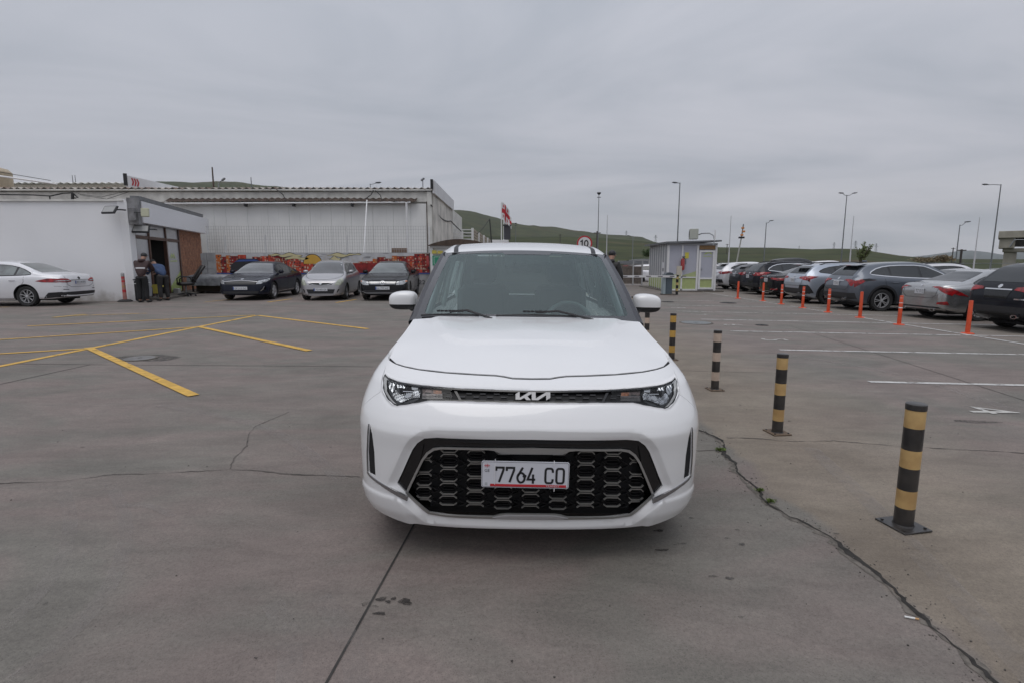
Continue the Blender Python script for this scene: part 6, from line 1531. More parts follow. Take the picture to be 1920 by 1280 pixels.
bcar('suv', 'dark SUV with red tail lamp parked beyond the site gate', 1215, 50, .05, 78, dkgrey, H=1.65)
bcar('suv', 'white SUV behind the gate, left of the booth wall', 1226, 44, -.35, 85, whitec, H=1.6)
bcar('sedan', 'dark car far right behind the pale grey sedan', 1905, 24, gz(20), 86, dkgrey, H=1.45)
# ================================================================ THE WHITE CAR IN FRONT
CX, CY = 0.086, 2.45
hero = thing('white_crossover', 'white boxy crossover facing the camera in the foreground with transit plate', 'car', (CX, CY, gz(CX)))
hero.rotation_euler = (0, R(0.70), R(0.2))
EYE = Vector((0, -CY, CAMZ - gz(CX)))
fW = pchip([(.14, .845), (.205, .872), (.27, .893), (.34, .902), (.55, .905), (.72, .903), (.80, .890), (.86, .868), (.92, .838), (.97, .803), (1.0, .780), (1.06, .752), (1.12, .738), (1.2, .72)])
fY = pchip([(.14, .085), (.205, .045), (.26, .016), (.33, .002), (.45, -.006), (.58, -.012), (.66, -.018), (.70, -.006), (.75, .022), (.80, .056), (.84, .088), (.885, .135), (.92, .205), (.96, .29), (1.0, .36), (1.2, .62)])
fL = pchip([(.14, .36), (.3, .40), (.8, .40), (.9, .34), (.97, .27), (1.05, .12), (1.2, .05)])
S0 = 1.10
_T = [0.0]; _X = [0.0]; _Y = [0.0]; _n = 400
for i in range(_n):
    t = (i + .5) / _n; th = math.pi / 2 * (0.13 * t + 0.12 * t * t + 0.75 * t ** 4.2)
    _X.append(_X[-1] + math.cos(th) / _n); _Y.append(_Y[-1] + math.sin(th) / _n); _T.append((i + 1) / _n)
_X = np.array(_X) / _X[-1]; _Y = np.array(_Y) / _Y[-1]; _T = np.array(_T)
def F0(s, z):
    a = abs(s); W_ = fW(z); yf = fY(z); L_ = fL(z)
    if a <= S0: x = W_ * float(np.interp(a / S0, _T, _X)); y = yf + L_ * float(np.interp(a / S0, _T, _Y))
    else: x = W_; y = yf + L_ + (a - S0)
    return Vector((math.copysign(x, s), y, z))
def Ysurf(x, z):
    u = abs(x) / fW(z)
    if u >= 1: return None
    return fY(z) + fL(z) * float(np.interp(u, _X, _Y))
def inv(hw, py):
    """place on the front surface seen hw pixels from the car's centre line at row py"""
    sg = -1 if hw < 0 else 1; hw = abs(hw)
    b = (640 - py) / FPX; d = Vector((hw / FPX, _cp + b * _sp, -_sp + b * _cp))
    t0, t1 = None, None; t = 2.2
    while t < 3.6:
        p = EYE + d * t; ys = Ysurf(p.x, max(.14, min(1.2, p.z)))
        if ys is not None and p.y >= ys: t1 = t; t0 = t - .02; break
        t += .02
    if t1 is None: return inv(sg * (hw - 1.0), py)
    for _ in range(24):
        tm = (t0 + t1) / 2; p = EYE + d * tm; ys = Ysurf(p.x, p.z)
        if ys is not None and p.y >= ys: t1 = tm
        else: t0 = tm
    p = EYE + d * t1
    return (sg * S0 * float(np.interp(p.x / fW(p.z), _X, _T)), p.z)
def sx_at(x, z): return S0 * float(np.interp(min(1, x / fW(z)), _X, _T))
def s_of_y(y, z): return S0 + y - fY(z) - fL(z)
def sym(half):   # half outline from centre top outward and back to centre bottom, CCW when mirrored
    right = half; left = [(-a, b) for a, b in half[::-1] if abs(a) > 1e-4]
    P = right + left
    return P[::-1] if P_area(P) < 0 else P
op_px = [(0, 824), (180, 824), (205, 826.5), (218, 836), (227, 848), (246, 892), (255, 911), (238, 929), (221, 947), (194, 972), (155, 978), (0, 981)]
op = sym([inv(*p) if p[0] else (0.0, inv(1, p[1])[1]) for p in op_px])
band_px = [(0, 730.7), (130, 728), (167, 725.5), (211, 722), (248, 716), (265, 709), (274, 700), (277.5, 735), (269, 751), (260, 760), (252, 762.5), (223, 758), (190, 752), (130, 752.5), (0, 754)]
band = sym([inv(*p) if p[0] else (0.0, inv(1, p[1])[1]) for p in band_px])
vent_px = [(301, 797), (303, 850), (300, 888), (289, 894), (292, 850), (297, 815)]
vent = [inv(*p) for p in vent_px]
if P_area(vent) < 0: vent = vent[::-1]
ventL = [(-a, b) for a, b in vent][::-1]
trim_px = [(0, 843), (172, 843), (188, 845), (200, 853), (209, 866), (238, 929), (221, 946.5), (193, 971), (158, 976.5), (0, 979)]
op_b = [p for p in op]
from math import copysign
ring_out = shrink(op, -.040); ring_in = shrink(op, -.034)
def disp(s, z):
    o = 0.0
    if .2 < z < .73 and abs(s) < .85:
        if in_poly(s, z, op_b): o -= .024
        else:
            d = poly_dist(s, z, op_b); o -= .024 * max(0.0, 1 - d / .040)
    # sculpted hollow between lamp and grille corner; slight lower lip
    if z < .34: o += .010 * smooth01((.335 - z) / .02) * smooth01((abs(s) - .62) / .05)
    d2 = poly_dist(s, z, band)
    if d2 < .012 and not in_poly(s, z, band): o -= .003 * (1 - d2 / .012)
    return o
def Fn(s, z):
    h = 3e-3; du = F0(s + h, z) - F0(s - h, z); dv = F0(s, z + h) - F0(s, z - h); n = du.cross(dv)
    return n.normalized() if n.length > 0 else Vector((0, -1, 0))
def F1(s, z, off=0.0): return F0(s, z) + Fn(s, z) * (disp(s, z) + off)
def FO(off): return lambda s, z: F0(s, z) + Fn(s, z) * off
# outline of the bumper
wy0, wz0, wr0 = .83, .348, .405
top = [(0, inv(1, 711.3)[1]), inv(35, 710.6), inv(51, 707.6), inv(66, 705.6), inv(100, 704.3), inv(159, 701), inv(210, 695.5), inv(237, 690), inv(252, 685)]
crn = inv(264.5, 676); top.append(crn)
tip = inv(274.5, 700)
arch = []
for k in range(9):
    a = R(180 - 36 * k / 8); y = wy0 + wr0 * math.cos(a); z = wz0 + wr0 * math.sin(a); arch.append((s_of_y(y, z), z))
arch_f = arch[::-1]         # from upper front down to wheel-centre height
low = inv(277, 737)
half = top + [(tip[0] + .004, tip[1] + .012), (band[0][0] * 0 + inv(278, 736)[0] + .008, low[1])] + arch_f + [(s_of_y(.425, .27), .27), (s_of_y(.40, .232), .232), (sx_at(.72, .21), .200), (sx_at(.590, .19), .181), (sx_at(.3, .2), .190), (0, .194)]
outl = sym(half)
bump = lift('front_bumper', outl, lambda s, z: F1(s, z), M_white_paint, hero, step=.018, holes=[op, band, vent, ventL], rim=.022, creases=[shrink(op, -.0405), shrink(op, -.0375), shrink(band, -.012)])
# dark liner just behind, so that gaps read as gaps
lift('bumper_liner', outl, FO(-.040), M_void, hero, step=.06, holes=[op])
# fenders
for sg in (1, -1):
    P = [crn, (tip[0] + .008, tip[1] + .012), (inv(278, 736)[0] + .012, low[1])]
    P += [(s_of_y(wy0 + wr0 * math.cos(R(a)), wz0 + wr0 * math.sin(R(a))), wz0 + wr0 * math.sin(R(a))) for a in range(144, -1, -9)]
    P += [(s_of_y(1.30, .27), .27), (s_of_y(1.32, .6), .6), (s_of_y(1.30, 1.0), 1.0), (s_of_y(1.28, 1.105), 1.105), (s_of_y(1.07, 1.112), 1.112), (s_of_y(.80, 1.052), 1.052), (s_of_y(.62, 1.008), 1.008)]
    P = [(a * sg, b) for a, b in P]
    if P_area(P) < 0: P = P[::-1]
    lift('fender', P, FO(0), M_white_paint, hero, step=.035, rim=.02)
# hood: smooth surface through its rim and crown
ctrl = []
for sg in (1, -1):
    for (s, z) in top[(0 if sg == 1 else 1):]: p = F0(s, z); ctrl.append((p.x * sg, p.y, p.z))
    for (y, z) in ((.62, 1.008), (.80, 1.052), (.95, 1.086), (1.07, 1.112)): ctrl.append((fW(z) * sg, y, z))
    ctrl += [(.40 * sg, 1.08, 1.120)]
ctrl += [(0, 1.07, 1.124), (0, .36, .990), (0, .62, 1.052), (.36, .62, 1.045), (-.36, .62, 1.045), (0, .85, 1.094)]
A_ = np.array(ctrl); n_ = len(A_)
def _U(r2): return np.where(r2 < 1e-12, 0.0, r2 * np.log(np.maximum(r2, 1e-12)) * .5)
K_ = _U(((A_[:, None, :2] - A_[None, :, :2]) ** 2).sum(-1)) + np.eye(n_) * 2e-5; Pm = np.c_[np.ones(n_), A_[:, :2]]
Mx = np.zeros((n_ + 3, n_ + 3)); Mx[:n_, :n_] = K_; Mx[:n_, n_:] = Pm; Mx[n_:, :n_] = Pm.T
sol = np.linalg.solve(Mx, np.r_[A_[:, 2], 0, 0, 0])
def Hz(x, y):
    r2 = (A_[:, 0] - x) ** 2 + (A_[:, 1] - y) ** 2
    return float((_U(r2) * sol[:n_]).sum() + sol[n_] + sol[n_ + 1] * x + sol[n_ + 2] * y)
_upoly = [(-.66, 1.3), (-.60, 1.0), (-.52, .72), (-.44, .60), (-.34, .555), (.34, .555), (.44, .60), (.52, .72), (.60, 1.0), (.66, 1.3)]
def hoodf(x, y):
    z = Hz(x, y); d = poly_dist(x, y, _upoly); d = d if in_poly(x, y, _upoly) else -d
    z += .011 * smooth01((d + .015) / .055)
    return Vector((x, y, z))
hp = [F0(s, z) for s, z in top]; rightp = [(p.x, p.y + .014) for p in hp]; rightp[-1] = (rightp[-1][0] - .006, rightp[-1][1] + .004)
side = [(fW(z) - .007, y) for y, z in ((.62, 1.008), (.80, 1.052), (.95, 1.086), (1.07, 1.112))]
hh = rightp + side + [(.60, 1.095), (.3, 1.085), (0, 1.08)]
P = hh + [(-a, b) for a, b in hh[::-1] if abs(a) > 1e-4]
if P_area(P) < 0: P = P[::-1]
lift('hood', P, hoodf, M_white_paint, hero, step=.026, rim=.02, rimdir=Vector((0, .25, -1)))
V = []; 
for (s_, z_) in [(-a, c) for a, c in top[:0:-1]] + top:
    for dz in (.010, -.006): V.append(F0(s_, z_ + dz) + Fn(s_, z_) * -.005 + Vector((0, .004 if dz > 0 else 0, 0)))
mesh_obj('hood_gap_shade', V, [[2 * i, 2 * i + 1, 2 * i + 3, 2 * i + 2] for i in range(len(V) // 2 - 1)], M_void, hero)  # black strip added as the shade inside the hood shut line
b = MB(); b.box((0, .80, .235), (1.42, 1.25, .03)); b.build('under_light_block', M_void, hero)  # unseen black slab added to block light under the car's front
b = MB(); b.box((0, .76, .60), (1.0, .66, .64)); b.box((0, .30, .48), (1.0, .34, .42)); b.build('engine_bay', M_void, hero)
# ---- lamp band
lens_m = bpy.data.materials.new('lamp glass'); lens_m.use_nodes = True
_t = lens_m.node_tree; _nn = _t.nodes; _ll = _t.links
for q in list(_nn): _nn.remove(q)
_o = _nn.new('ShaderNodeOutputMaterial'); _mx = _nn.new('ShaderNodeMixShader'); _tr = _nn.new('ShaderNodeBsdfTransparent'); _gl = _nn.new('ShaderNodeBsdfGlossy'); _fr = _nn.new('ShaderNodeFresnel')
_tr.inputs[0].default_value = (.86, .87, .87, 1); _gl.inputs['Roughness'].default_value = .02; _fr.inputs[0].default_value = 1.28
_ll.new(_fr.outputs[0], _mx.inputs[0]); _ll.new(_tr.outputs[0], _mx.inputs[1]); _ll.new(_gl.outputs[0], _mx.inputs[2]); _ll.new(_mx.outputs[0], _o.inputs[0])
def glass_mat(name, tint, ior=1.6, rough=.0):
    m = lens_m.copy(); m.name = name; 
    for q in m.node_tree.nodes:
        if q.type == 'BSDF_TRANSPARENT': q.inputs[0].default_value = (*tint, 1)
        if q.type == 'FRESNEL': q.inputs[0].default_value = ior
        if q.type == 'BSDF_GLOSSY': q.inputs['Roughness'].default_value = rough
    return m
M_band = mat('lamp housing black', (.008, .008, .009), .45, noise=.2, nscale=20, spec=.2)
bs = lambda P, d: [q for q in shrink(P, d)]
lb = lift('lamp_band', band, FO(-.022), M_band, hero, step=.05)
lift('band_frame', round_poly(band, 1), FO(-.004), M_black_gloss, lb, step=.03, holes=[bs(band, .0065)], rim=.02)
def pxpoly(P, off, nm, m, par, step=.03, rim=.0, sgs=(1, -1), rd=0):
    for sg in sgs:
        Q = [inv(*p) if abs(p[0]) > .5 else (0.0, inv(1, p[1])[1]) for p in P]; Q = [(a * sg, b_) for a, b_ in Q]
        if rd: Q = round_poly(Q, rd)
        if P_area(Q) < 0: Q = Q[::-1]
        lift(nm, Q, FO(off), m, par, step=step, rim=rim)
# dash texture pieces of the band
b = MB(); rnd = random.Random(2)
for hw in range(-196, 197, 13):
    if abs(hw) < 38 or 140 < abs(hw) < 150: continue
    for r_ in range(3):
        if (hw // 13 + r_) % 2: continue
        py0 = 734 + r_ * 6.2; pts = [inv(hw - 5.2, py0), inv(hw + 5.2, py0), inv(hw + 5.2, py0 + 2.4), inv(hw - 5.2, py0 + 2.4)]
        q = [F0(*p) + Fn(*p) * -.016 for p in pts]; q2 = [F0(*p) + Fn(*p) * -.022 for p in pts]; b.add(q + q2, [[3, 2, 1, 0], [0, 1, 5, 4], [1, 2, 6, 5], [2, 3, 7, 6], [3, 0, 4, 7]])
o = b.build('dash_relief', mat('band relief grey', (.050, .050, .053), .5, spec=.2), lb); o['kind'] = 'stuff'
for sg in (1, -1):
    pts = [inv(sg * 141, 731), inv(sg * 146, 731), inv(sg * 136, 751), inv(sg * 131, 751)]; b = MB(); b.add([F0(*p) + Fn(*p) * -.012 for p in pts], [[0, 1, 2, 3]]); b.build('band_divider', M_black_gloss, lb)
M_refl2 = mat('lamp reflector', (.50, .51, .53), .12, metal=1.0, noise=.6, nscale=30)
def rib(off, amp, freq, ph=0): return lambda s, z: F0(s, z) + Fn(s, z) * (off + amp * math.sin((s * 1.0 + z * .25) * freq + ph))
for sg in (1, -1):
    hl = bpy.data.objects.new('headlight', None); link(hl, hero)
    def hp_(P, fn, nm, m, step=.012):
        Q = [inv(*p) for p in P]; Q = [(a * sg, b_) for a, b_ in Q]
        if P_area(Q) < 0: Q = Q[::-1]
        return lift(nm, Q, fn, m, hl, step=step)
    hp_([(269, 706), (262, 712), (235, 717.5), (212, 721), (210, 733), (213, 746), (224, 752), (250, 758.5), (262, 750), (270, 733)], FO(-.020), 'housing', mat('lamp inner grey', (.075, .077, .08), .3, metal=.5, noise=.5, nscale=30))
    hp_([(268, 708), (262, 713), (256, 715), (257, 730), (262, 736), (268, 728)], rib(-.014, .003, 260), 'reflector', M_refl2, .007)
    hp_([(253, 716), (238, 719), (239, 727), (252, 727)], rib(-.012, .003, 300), 'reflector', M_refl2, .007)
    hp_([(226, 721.5), (213, 723), (214, 729), (225, 730)], FO(-.013), 'reflector', mat('bright lamp facet', (.52, .53, .55), .25, metal=.6), .01)
    hp_([(255, 731), (247, 740), (226, 733), (213, 730), (210, 738), (212, 744), (222, 745), (234, 749), (246, 755), (257, 749), (262, 740)], rib(-.012, .0045, 520), 'reflector', M_refl2, .0045)
    hp_([(249, 729), (226, 726), (224, 733), (240, 741), (246, 739)], FO(-.010), 'lamp_bulb_shield', M_band, .02)
    hp_([(241, 733.5), (222, 734), (222, 735), (241, 735)], FO(-.006), 'chrome_line', M_chrome, .02)
    hp_([(235, 738), (228, 737), (226, 743), (234, 747), (240, 745)], FO(-.008), 'lamp_projector', mat('bright lamp facet', (.52, .53, .55), .25, metal=.6), .02)
    hp_([(207, 726), (180, 729), (169, 730.5), (170, 735), (178, 740), (205, 741)], FO(-.017), 'marker_housing', mat('marker dim', (.13, .10, .095), .3, metal=.4, noise=.6, nscale=60), .02)
    hp_([(185, 730), (170, 731), (169, 737), (172, 739), (185, 736)], FO(-.012), 'indicator', mat('amber dim', (.34, .13, .06), .3, noise=.5, nscale=80), .02)
    for k in range(4): hp_([(206, 738 + k * 2.6), (168, 737.5 + k * 2.6), (168, 738.5 + k * 2.6), (206, 739.2 + k * 2.6)], FO(-.011), 'marker_rib', mat('dim chrome', (.22, .21, .21), .3, metal=.7), .03)
for sg in (1, -1): pxpoly([(150, 728), (167, 726.5), (211, 723), (248, 717), (264, 710), (272.5, 702), (275.5, 735), (268, 750), (259, 758.5), (252, 761), (223, 756.5), (190, 751), (150, 751)], -.003, 'lamp_lens', lens_m, lb, .02, 0, (sg,))
# emblem letters
EM = [[(365, 560), (365, 360), (480, 285), (515, 285), (515, 490), (850, 285), (941, 285), (941, 342), (790, 432), (912, 572), (755, 572), (672, 490), (540, 562)],
      [(945, 572), (945, 285), (1090, 285), (1090, 510), (1465, 285), (1615, 285), (1615, 485), (1465, 575), (1465, 388), (1180, 572)]]
for P in EM:
    Q = [(x / 19.2 + 940 - 989.6, y / 19.2 + 720) for x, y in P][::-1]
    v3 = []
    for (hw, py) in Q: s, z = inv(hw, py); v3.append((s, z))
    if P_area(v3) < 0: v3 = v3[::-1]
    b = MB(); b.prism(v3, .012, lambda a, c, t: F0(a, c) + Fn(a, c) * (-.008 + t)); fixn(b.build('emblem_letter', mat('emblem satin', (.26, .26, .265), .4, metal=.6), hero))
# ---- grille
OPi = op
tr_out = sym([inv(*p) if p[0] else (0.0, inv(1, p[1])[1]) for p in trim_px])
lift('grille_surround', op, FO(-.034), M_black_gloss, hero, step=.03, holes=[bs(tr_out, .004)])
tr_in_px = [(0, 854.5), (58, 854.5), (72, 848.5), (84, 847.3), (170, 846.6), (185, 848.8), (196, 856), (206, 869), (233.5, 929), (218, 944.5), (191, 967.5), (158, 973), (70, 974), (58, 970), (46, 968.5), (0, 968.5)]
tr_in = sym([inv(*p) if p[0] else (0.0, inv(1, p[1])[1]) for p in tr_in_px])
lift('grille_trim', tr_out, FO(-.020), mat('dark satin trim', (.42, .42, .41), .32, metal=.75), hero, step=.025, holes=[tr_in], rim=.008)
lift('grille_backing', bs(tr_out, .001), FO(-.085), M_void, hero, step=.08)
pxpoly([(-47, 970.5), (47, 970.5), (58, 973), (72, 976), (60, 979), (-60, 979), (-72, 976), (-58, 973)], -.018, 'lip_plate', mat('bright lip plate', (.55, .55, .57), .3, metal=.6), hero, .03, .008, (1,))
b = MB()      # slot above the trim
Q = sym([inv(*p) if p[0] else (0.0, inv(1, p[1])[1]) for p in [(0, 826), (146, 826), (138, 832), (128, 835), (0, 835.5)]])
lift('upper_slot', Q, FO(-.030), M_void, hero, step=.06)
for sg in (1, -1):   # step edges in the gloss surround
    pxpoly([(206, 838), (219, 850), (240, 893), (247, 909), (238, 925), (232, 916), (212, 868)], -.026, 'surround_step', M_black_gloss, hero, .03, .008, (sg,))
marks = {0: [908.5, 932.7, 956.7], 53: [860.5, 888, 917.9, 944.7, 967], 106.5: [850.8, 875.3, 903.4, 929.2, 955], 159: [858, 886.3, 913, 937.8, 960.5], 207: [869, 895.5, 920.6, 945.7]}
M_mark = mat('satin grille bar', (.32, .315, .30), .35, metal=.7)
def bar3(pts_px, wpx, off, dep, nm, m, clip=True, mbuild=None):
    """bent bar on the grille: polyline in centre-line pixels"""
    if clip:
        pts_px = [p for p in pts_px]
        ins = [in_poly(*inv(*p), tr_in) for p in pts_px]
        if not any(ins): return
        out_ = []
        for i in range(len(pts_px)):
            if ins[i]: out_.append(pts_px[i])
            elif (i > 0 and ins[i - 1]) or (i < len(pts_px) - 1 and ins[i + 1]):
                j = i - 1 if (i > 0 and ins[i - 1]) else i + 1; lo, hi = 0.0, 1.0
                for _ in range(10):
                    m_ = (lo + hi) / 2; q = (pts_px[j][0] + (pts_px[i][0] - pts_px[j][0]) * m_, pts_px[j][1] + (pts_px[i][1] - pts_px[j][1]) * m_)
                    if in_poly(*inv(*q), tr_in): lo = m_
                    else: hi = m_
                out_.append((pts_px[j][0] + (pts_px[i][0] - pts_px[j][0]) * lo, pts_px[j][1] + (pts_px[i][1] - pts_px[j][1]) * lo))
        pts_px = out_
    if len(pts_px) < 2: return
    V = []; n = len(pts_px)
    for i, p in enumerate(pts_px):
        a = Vector(pts_px[max(0, i - 1)]); c = Vector(pts_px[min(n - 1, i + 1)]); d = (c - a).normalized(); s_ = Vector((-d.y, d.x)) * wpx / 2
        for (q, o_) in ((Vector(p) + s_, off), (Vector(p) - s_, off), (Vector(p) - s_ * 1.3, off - dep), (Vector(p) + s_ * 1.3, off - dep)):
            sz = inv(q.x, q.y); V.append(F0(*sz) + Fn(*sz) * o_)
    Fc = []
    for i in range(n - 1):
        for k in range(4): Fc.append([4 * i + k, 4 * i + (k + 1) % 4, 4 * (i + 1) + (k + 1) % 4, 4 * (i + 1) + k])
    Fc += [[0, 1, 2, 3], [4 * (n - 1) + k for k in (3, 2, 1, 0)]]
    if mbuild is not None: mbuild.add(V, Fc); return
    b = MB(); b.add(V, Fc); fixn(b.build(nm, m, hero))
rel_ = MB()
for hw0, ys in marks.items():
    for sg in ((1,) if hw0 == 0 else (1, -1)):
        k = 1.0 if hw0 < 200 else .86
        for i, py in enumerate(ys):
            hw = hw0; A = [(hw - 16.5 * k, py - 6.2), (hw - 11 * k, py - 1.9), (hw + 11 * k, py - 1.9), (hw + 16.5 * k, py - 6.2)]; Bq = [(a, 2 * py - c) for a, c in A]
            dolist = [A, Bq]
            if hw0 == 106.5 and i == 0: dolist = [Bq]
            if hw0 == 53 and i in (0, 4): dolist = [A]
            if hw0 == 159 and i == 4: dolist = [A]
            for P in dolist: bar3([(a * sg, c) for a, c in P], 1.5, -.045, .009, 'grille_bar', M_mark)
            if i < len(ys) - 1:     # dark nested hexagon ribs between the bars
                y2 = ys[i + 1]; mid = (py + y2) / 2; hgt = (y2 - py) / 2
                for sc_ in (.68, .40):
                    H_ = [(hw - 25 * k * sc_ ** .5, mid), (hw - 15 * k * sc_ ** .5, mid - hgt * sc_ + 2), (hw + 15 * k * sc_ ** .5, mid - hgt * sc_ + 2), (hw + 25 * k * sc_ ** .5, mid), (hw + 15 * k * sc_ ** .5, mid + hgt * sc_ - 2), (hw - 15 * k * sc_ ** .5, mid + hgt * sc_ - 2), (hw - 25 * k * sc_ ** .5, mid)]
                    if all(in_poly(*inv(a * sg, c), tr_in) for a, c in H_): bar3([(a * sg, c) for a, c in H_], 1.8, -.050 - .008 * (1 - sc_), .016, 'rib', None, False, rel_)
for hw in range(-212, 213, 53):
    if hw % 106 == 0 or True:
        for dy in range(846, 972, 13):
            P = [(hw + 20, dy), (hw + 33, dy + (6.5 if (dy // 13) % 2 else -6.5))]
            if all(in_poly(*inv(a, c), tr_in) for a, c in P): bar3(P, 1.6, -.053, .014, 'rib', None, False, rel_)
M_rib = mat('grille rib black', (.005, .005, .006), .45, noise=.1, spec=.3)
o = fixn(rel_.build('grille_mesh', M_rib, hero)); o['kind'] = 'stuff'
# front radar cover / lower flap hints
# ---- side vents and silver strip
for sg, vp in ((1, vent), (-1, ventL)):
    lift('side_vent', vp, FO(-.004), M_void, hero, step=.03)
    pxpoly([(302.6, 797), (304.6, 850), (302.6, 889), (299, 894.5), (280, 910), (230, 940), (229, 932), (259, 917.5), (284, 903), (299, 890.5), (301.2, 886), (303.4, 850), (301.8, 797)], .005, 'silver_strip', mat('dark silver strip', (.34, .34, .35), .25, metal=.85), hero, .012, .010, (sg,))
# ---- number plate
pz = inv(-5, 886)[1]; py_ = F0(0, pz).y - .022
PW, PH = .412, .131
pl_ = bpy.data.objects.new('number_plate', None); link(pl_, hero); pl_.location = (-.030, py_, pz); pl_.rotation_euler = (R(3), R(.7), 0)
def rr(w, h, r, n=5): return [(sx * (w / 2 - r) + r * math.cos(R(a0 + 90 * k / n)), sz * (h / 2 - r) + r * math.sin(R(a0 + 90 * k / n))) for sx, sz, a0 in ((1, 1, 0), (-1, 1, 90), (-1, -1, 180), (1, -1, 270)) for k in range(n + 1)]
b = MB(); b.prism(rr(PW, PH, .010), .004, lambda a, c, t: (a, .004 - t, c)); fixn(b.build('plate_sheet', mat('plate face', (.60, .61, .655), .42, noise=.02), pl_))
def ring(Po, Pi, y): 
    n = len(Po); return [(a, y, c) for a, c in Po] + [(a, y, c) for a, c in Pi], [[i, (i + 1) % n, n + (i + 1) % n, n + i] for i in range(n)]
b = MB(); v_, f_ = ring(rr(PW - .006, PH - .006, .009), rr(PW - .009, PH - .009, .008), -.0008); b.add(v_, f_); b.build('border_line', M_ink, pl_)
def ribbon(paths, w, y=-.0012, x0=0, z0=0, sx=1, sz=1):
    b = MB()
    for P in paths:
        n = len(P); cl = P[0] == P[-1]; V = []
        for i, p in enumerate(P):
            p = Vector((p[0] * sx, p[1] * sz)); 
            pv = Vector((P[i - 1][0] * sx, P[i - 1][1] * sz)) if i > 0 else (Vector((P[-2][0] * sx, P[-2][1] * sz)) if cl else None)
            nx = Vector((P[i + 1][0] * sx, P[i + 1][1] * sz)) if i < n - 1 else (Vector((P[1][0] * sx, P[1][1] * sz)) if cl else None)
            d1 = (p - pv).normalized() if pv is not None else None; d2 = (nx - p).normalized() if nx is not None else None
            d1 = d1 or d2; d2 = d2 or d1
            n1 = Vector((-d1.y, d1.x)); n2 = Vector((-d2.y, d2.x)); m_ = n1 + n2; m_ = m_ / max(.4, m_.length_squared / 2)
            for s_ in (1, -1): q = p + m_ * w / 2 * s_; V.append((q.x + x0, y, q.y + z0))
        b.add(V, [[2 * i, 2 * i + 1, 2 * i + 3, 2 * i + 2] for i in range(n - 1)])
    return b
def arcp(cx, cz, rx, rz_, a0, a1, n=8): return [(cx + rx * math.cos(R(a0 + (a1 - a0) * k / n)), cz + rz_ * math.sin(R(a0 + (a1 - a0) * k / n))) for k in range(n + 1)]
GLY = {'7': [[(0, .78), (0, 1), (1, 1), (1, .86), (.40, 0)]],
       '6': [[(.72, 1.04), (.10, .48)] + arcp(.5, .33, .5, .33, 160, 380, 12) + arcp(.5, .33, .5, .33, 20, 160, 8)],
       '4': [[(.62, 1.04), (.0, .22), (1.05, .22)], [(.74, .58), (.74, -.06)]],
       'C': [[(1, .72)] + arcp(.72, .80, .28, .2, 0, 90, 4) + arcp(.28, .80, .28, .2, 90, 180, 4) + arcp(.28, .2, .28, .2, 180, 270, 4) + arcp(.72, .2, .28, .2, 270, 360, 4) + [(1, .28)]],
       'O': [arcp(.72, .80, .28, .2, 0, 90, 4) + arcp(.28, .80, .28, .2, 90, 180, 4) + arcp(.28, .2, .28, .2, 180, 270, 4) + arcp(.72, .2, .28, .2, 270, 360, 4) + [(1, .80)]]}
pxm = PW / 163.0; xl_ = -PW / 2; z0_ = -.0385; gh = .073
for ch, xx in (('7', 27.5), ('7', 47), ('6', 67), ('4', 86), ('C', 119), ('O', 139.5)):
    ribbon(GLY[ch], .0105, x0=xl_ + xx * pxm, z0=z0_, sx=13.5 * pxm, sz=gh).build('plate_character', M_ink, pl_)
b = MB(); b.prism([(xl_ + 16.5 * pxm, -.060), (xl_ + 158 * pxm, -.060), (xl_ + 158 * pxm, -.048), (xl_ + 16.5 * pxm, -.048)], .0006, lambda a, c, t: (a, -.0004 - t, c)); fixn(b.build('red_bar', M_red, pl_))
tv, tf = text_mesh('TRANSIT', .0135); mesh_obj('small_lettering', [(q.x * 1.25 + xl_ + 133 * pxm, -.0016, q.y - .0585) for q in tv], tf, mat('plate white print', (.6, .6, .63), .5), pl_)
tv, tf = text_mesh('GE', .020); mesh_obj('small_lettering', [(q.x + xl_ + 10.5 * pxm, -.0012, q.y + .012) for q in tv], tf, M_ink, pl_)
b = MB(); b.box((xl_ + 10.5 * pxm, -.001, .043), (.026, .0006, .003)); b.box((xl_ + 10.5 * pxm, -.0012, .043), (.003, .0006, .018)); 
for a_ in (-1, 1):
    for c_ in (-1, 1): b.box((xl_ + 10.5 * pxm + a_ * .008, -.001, .043 + c_ * .0055), (.0025, .0006, .0025))
b.build('flag_mark', M_red, pl_)
b = MB(); b.box((xl_ + 9 * pxm, -.001, -.048), (.012, .0006, .014)); b.build('hologram', mat('hologram grey', (.42, .45, .46), .4), pl_)
for x_, z1_, z2_ in ((xl_ + 25 * pxm, -.05, .075), (xl_ + 134 * pxm, .048, .072), (xl_ + 136 * pxm, -.080, -.066)):
    b = MB(); b.tube([(x_, -.004, z1_), (x_, -.005, (z1_ + z2_) / 2), (x_ + .001, .004, z2_)], .0016, 6); b.build('cable_tie', M_pvc, pl_)
ribbon([[(.0, .78), (.32, 1.0), (.32, .0)]], .055, y=-.004, x0=-.185, z0=speed_z - .125, sx=.26, sz=.25).build('numeral', M_ink, speed_t)
ribbon([arcp(.5, .5, .5, .5, 0, 360, 20)[:-1] + [(1.0, .5)]], .055, y=-.004, x0=.0, z0=speed_z - .125, sx=.15, sz=.25).build('numeral', M_ink, speed_t)
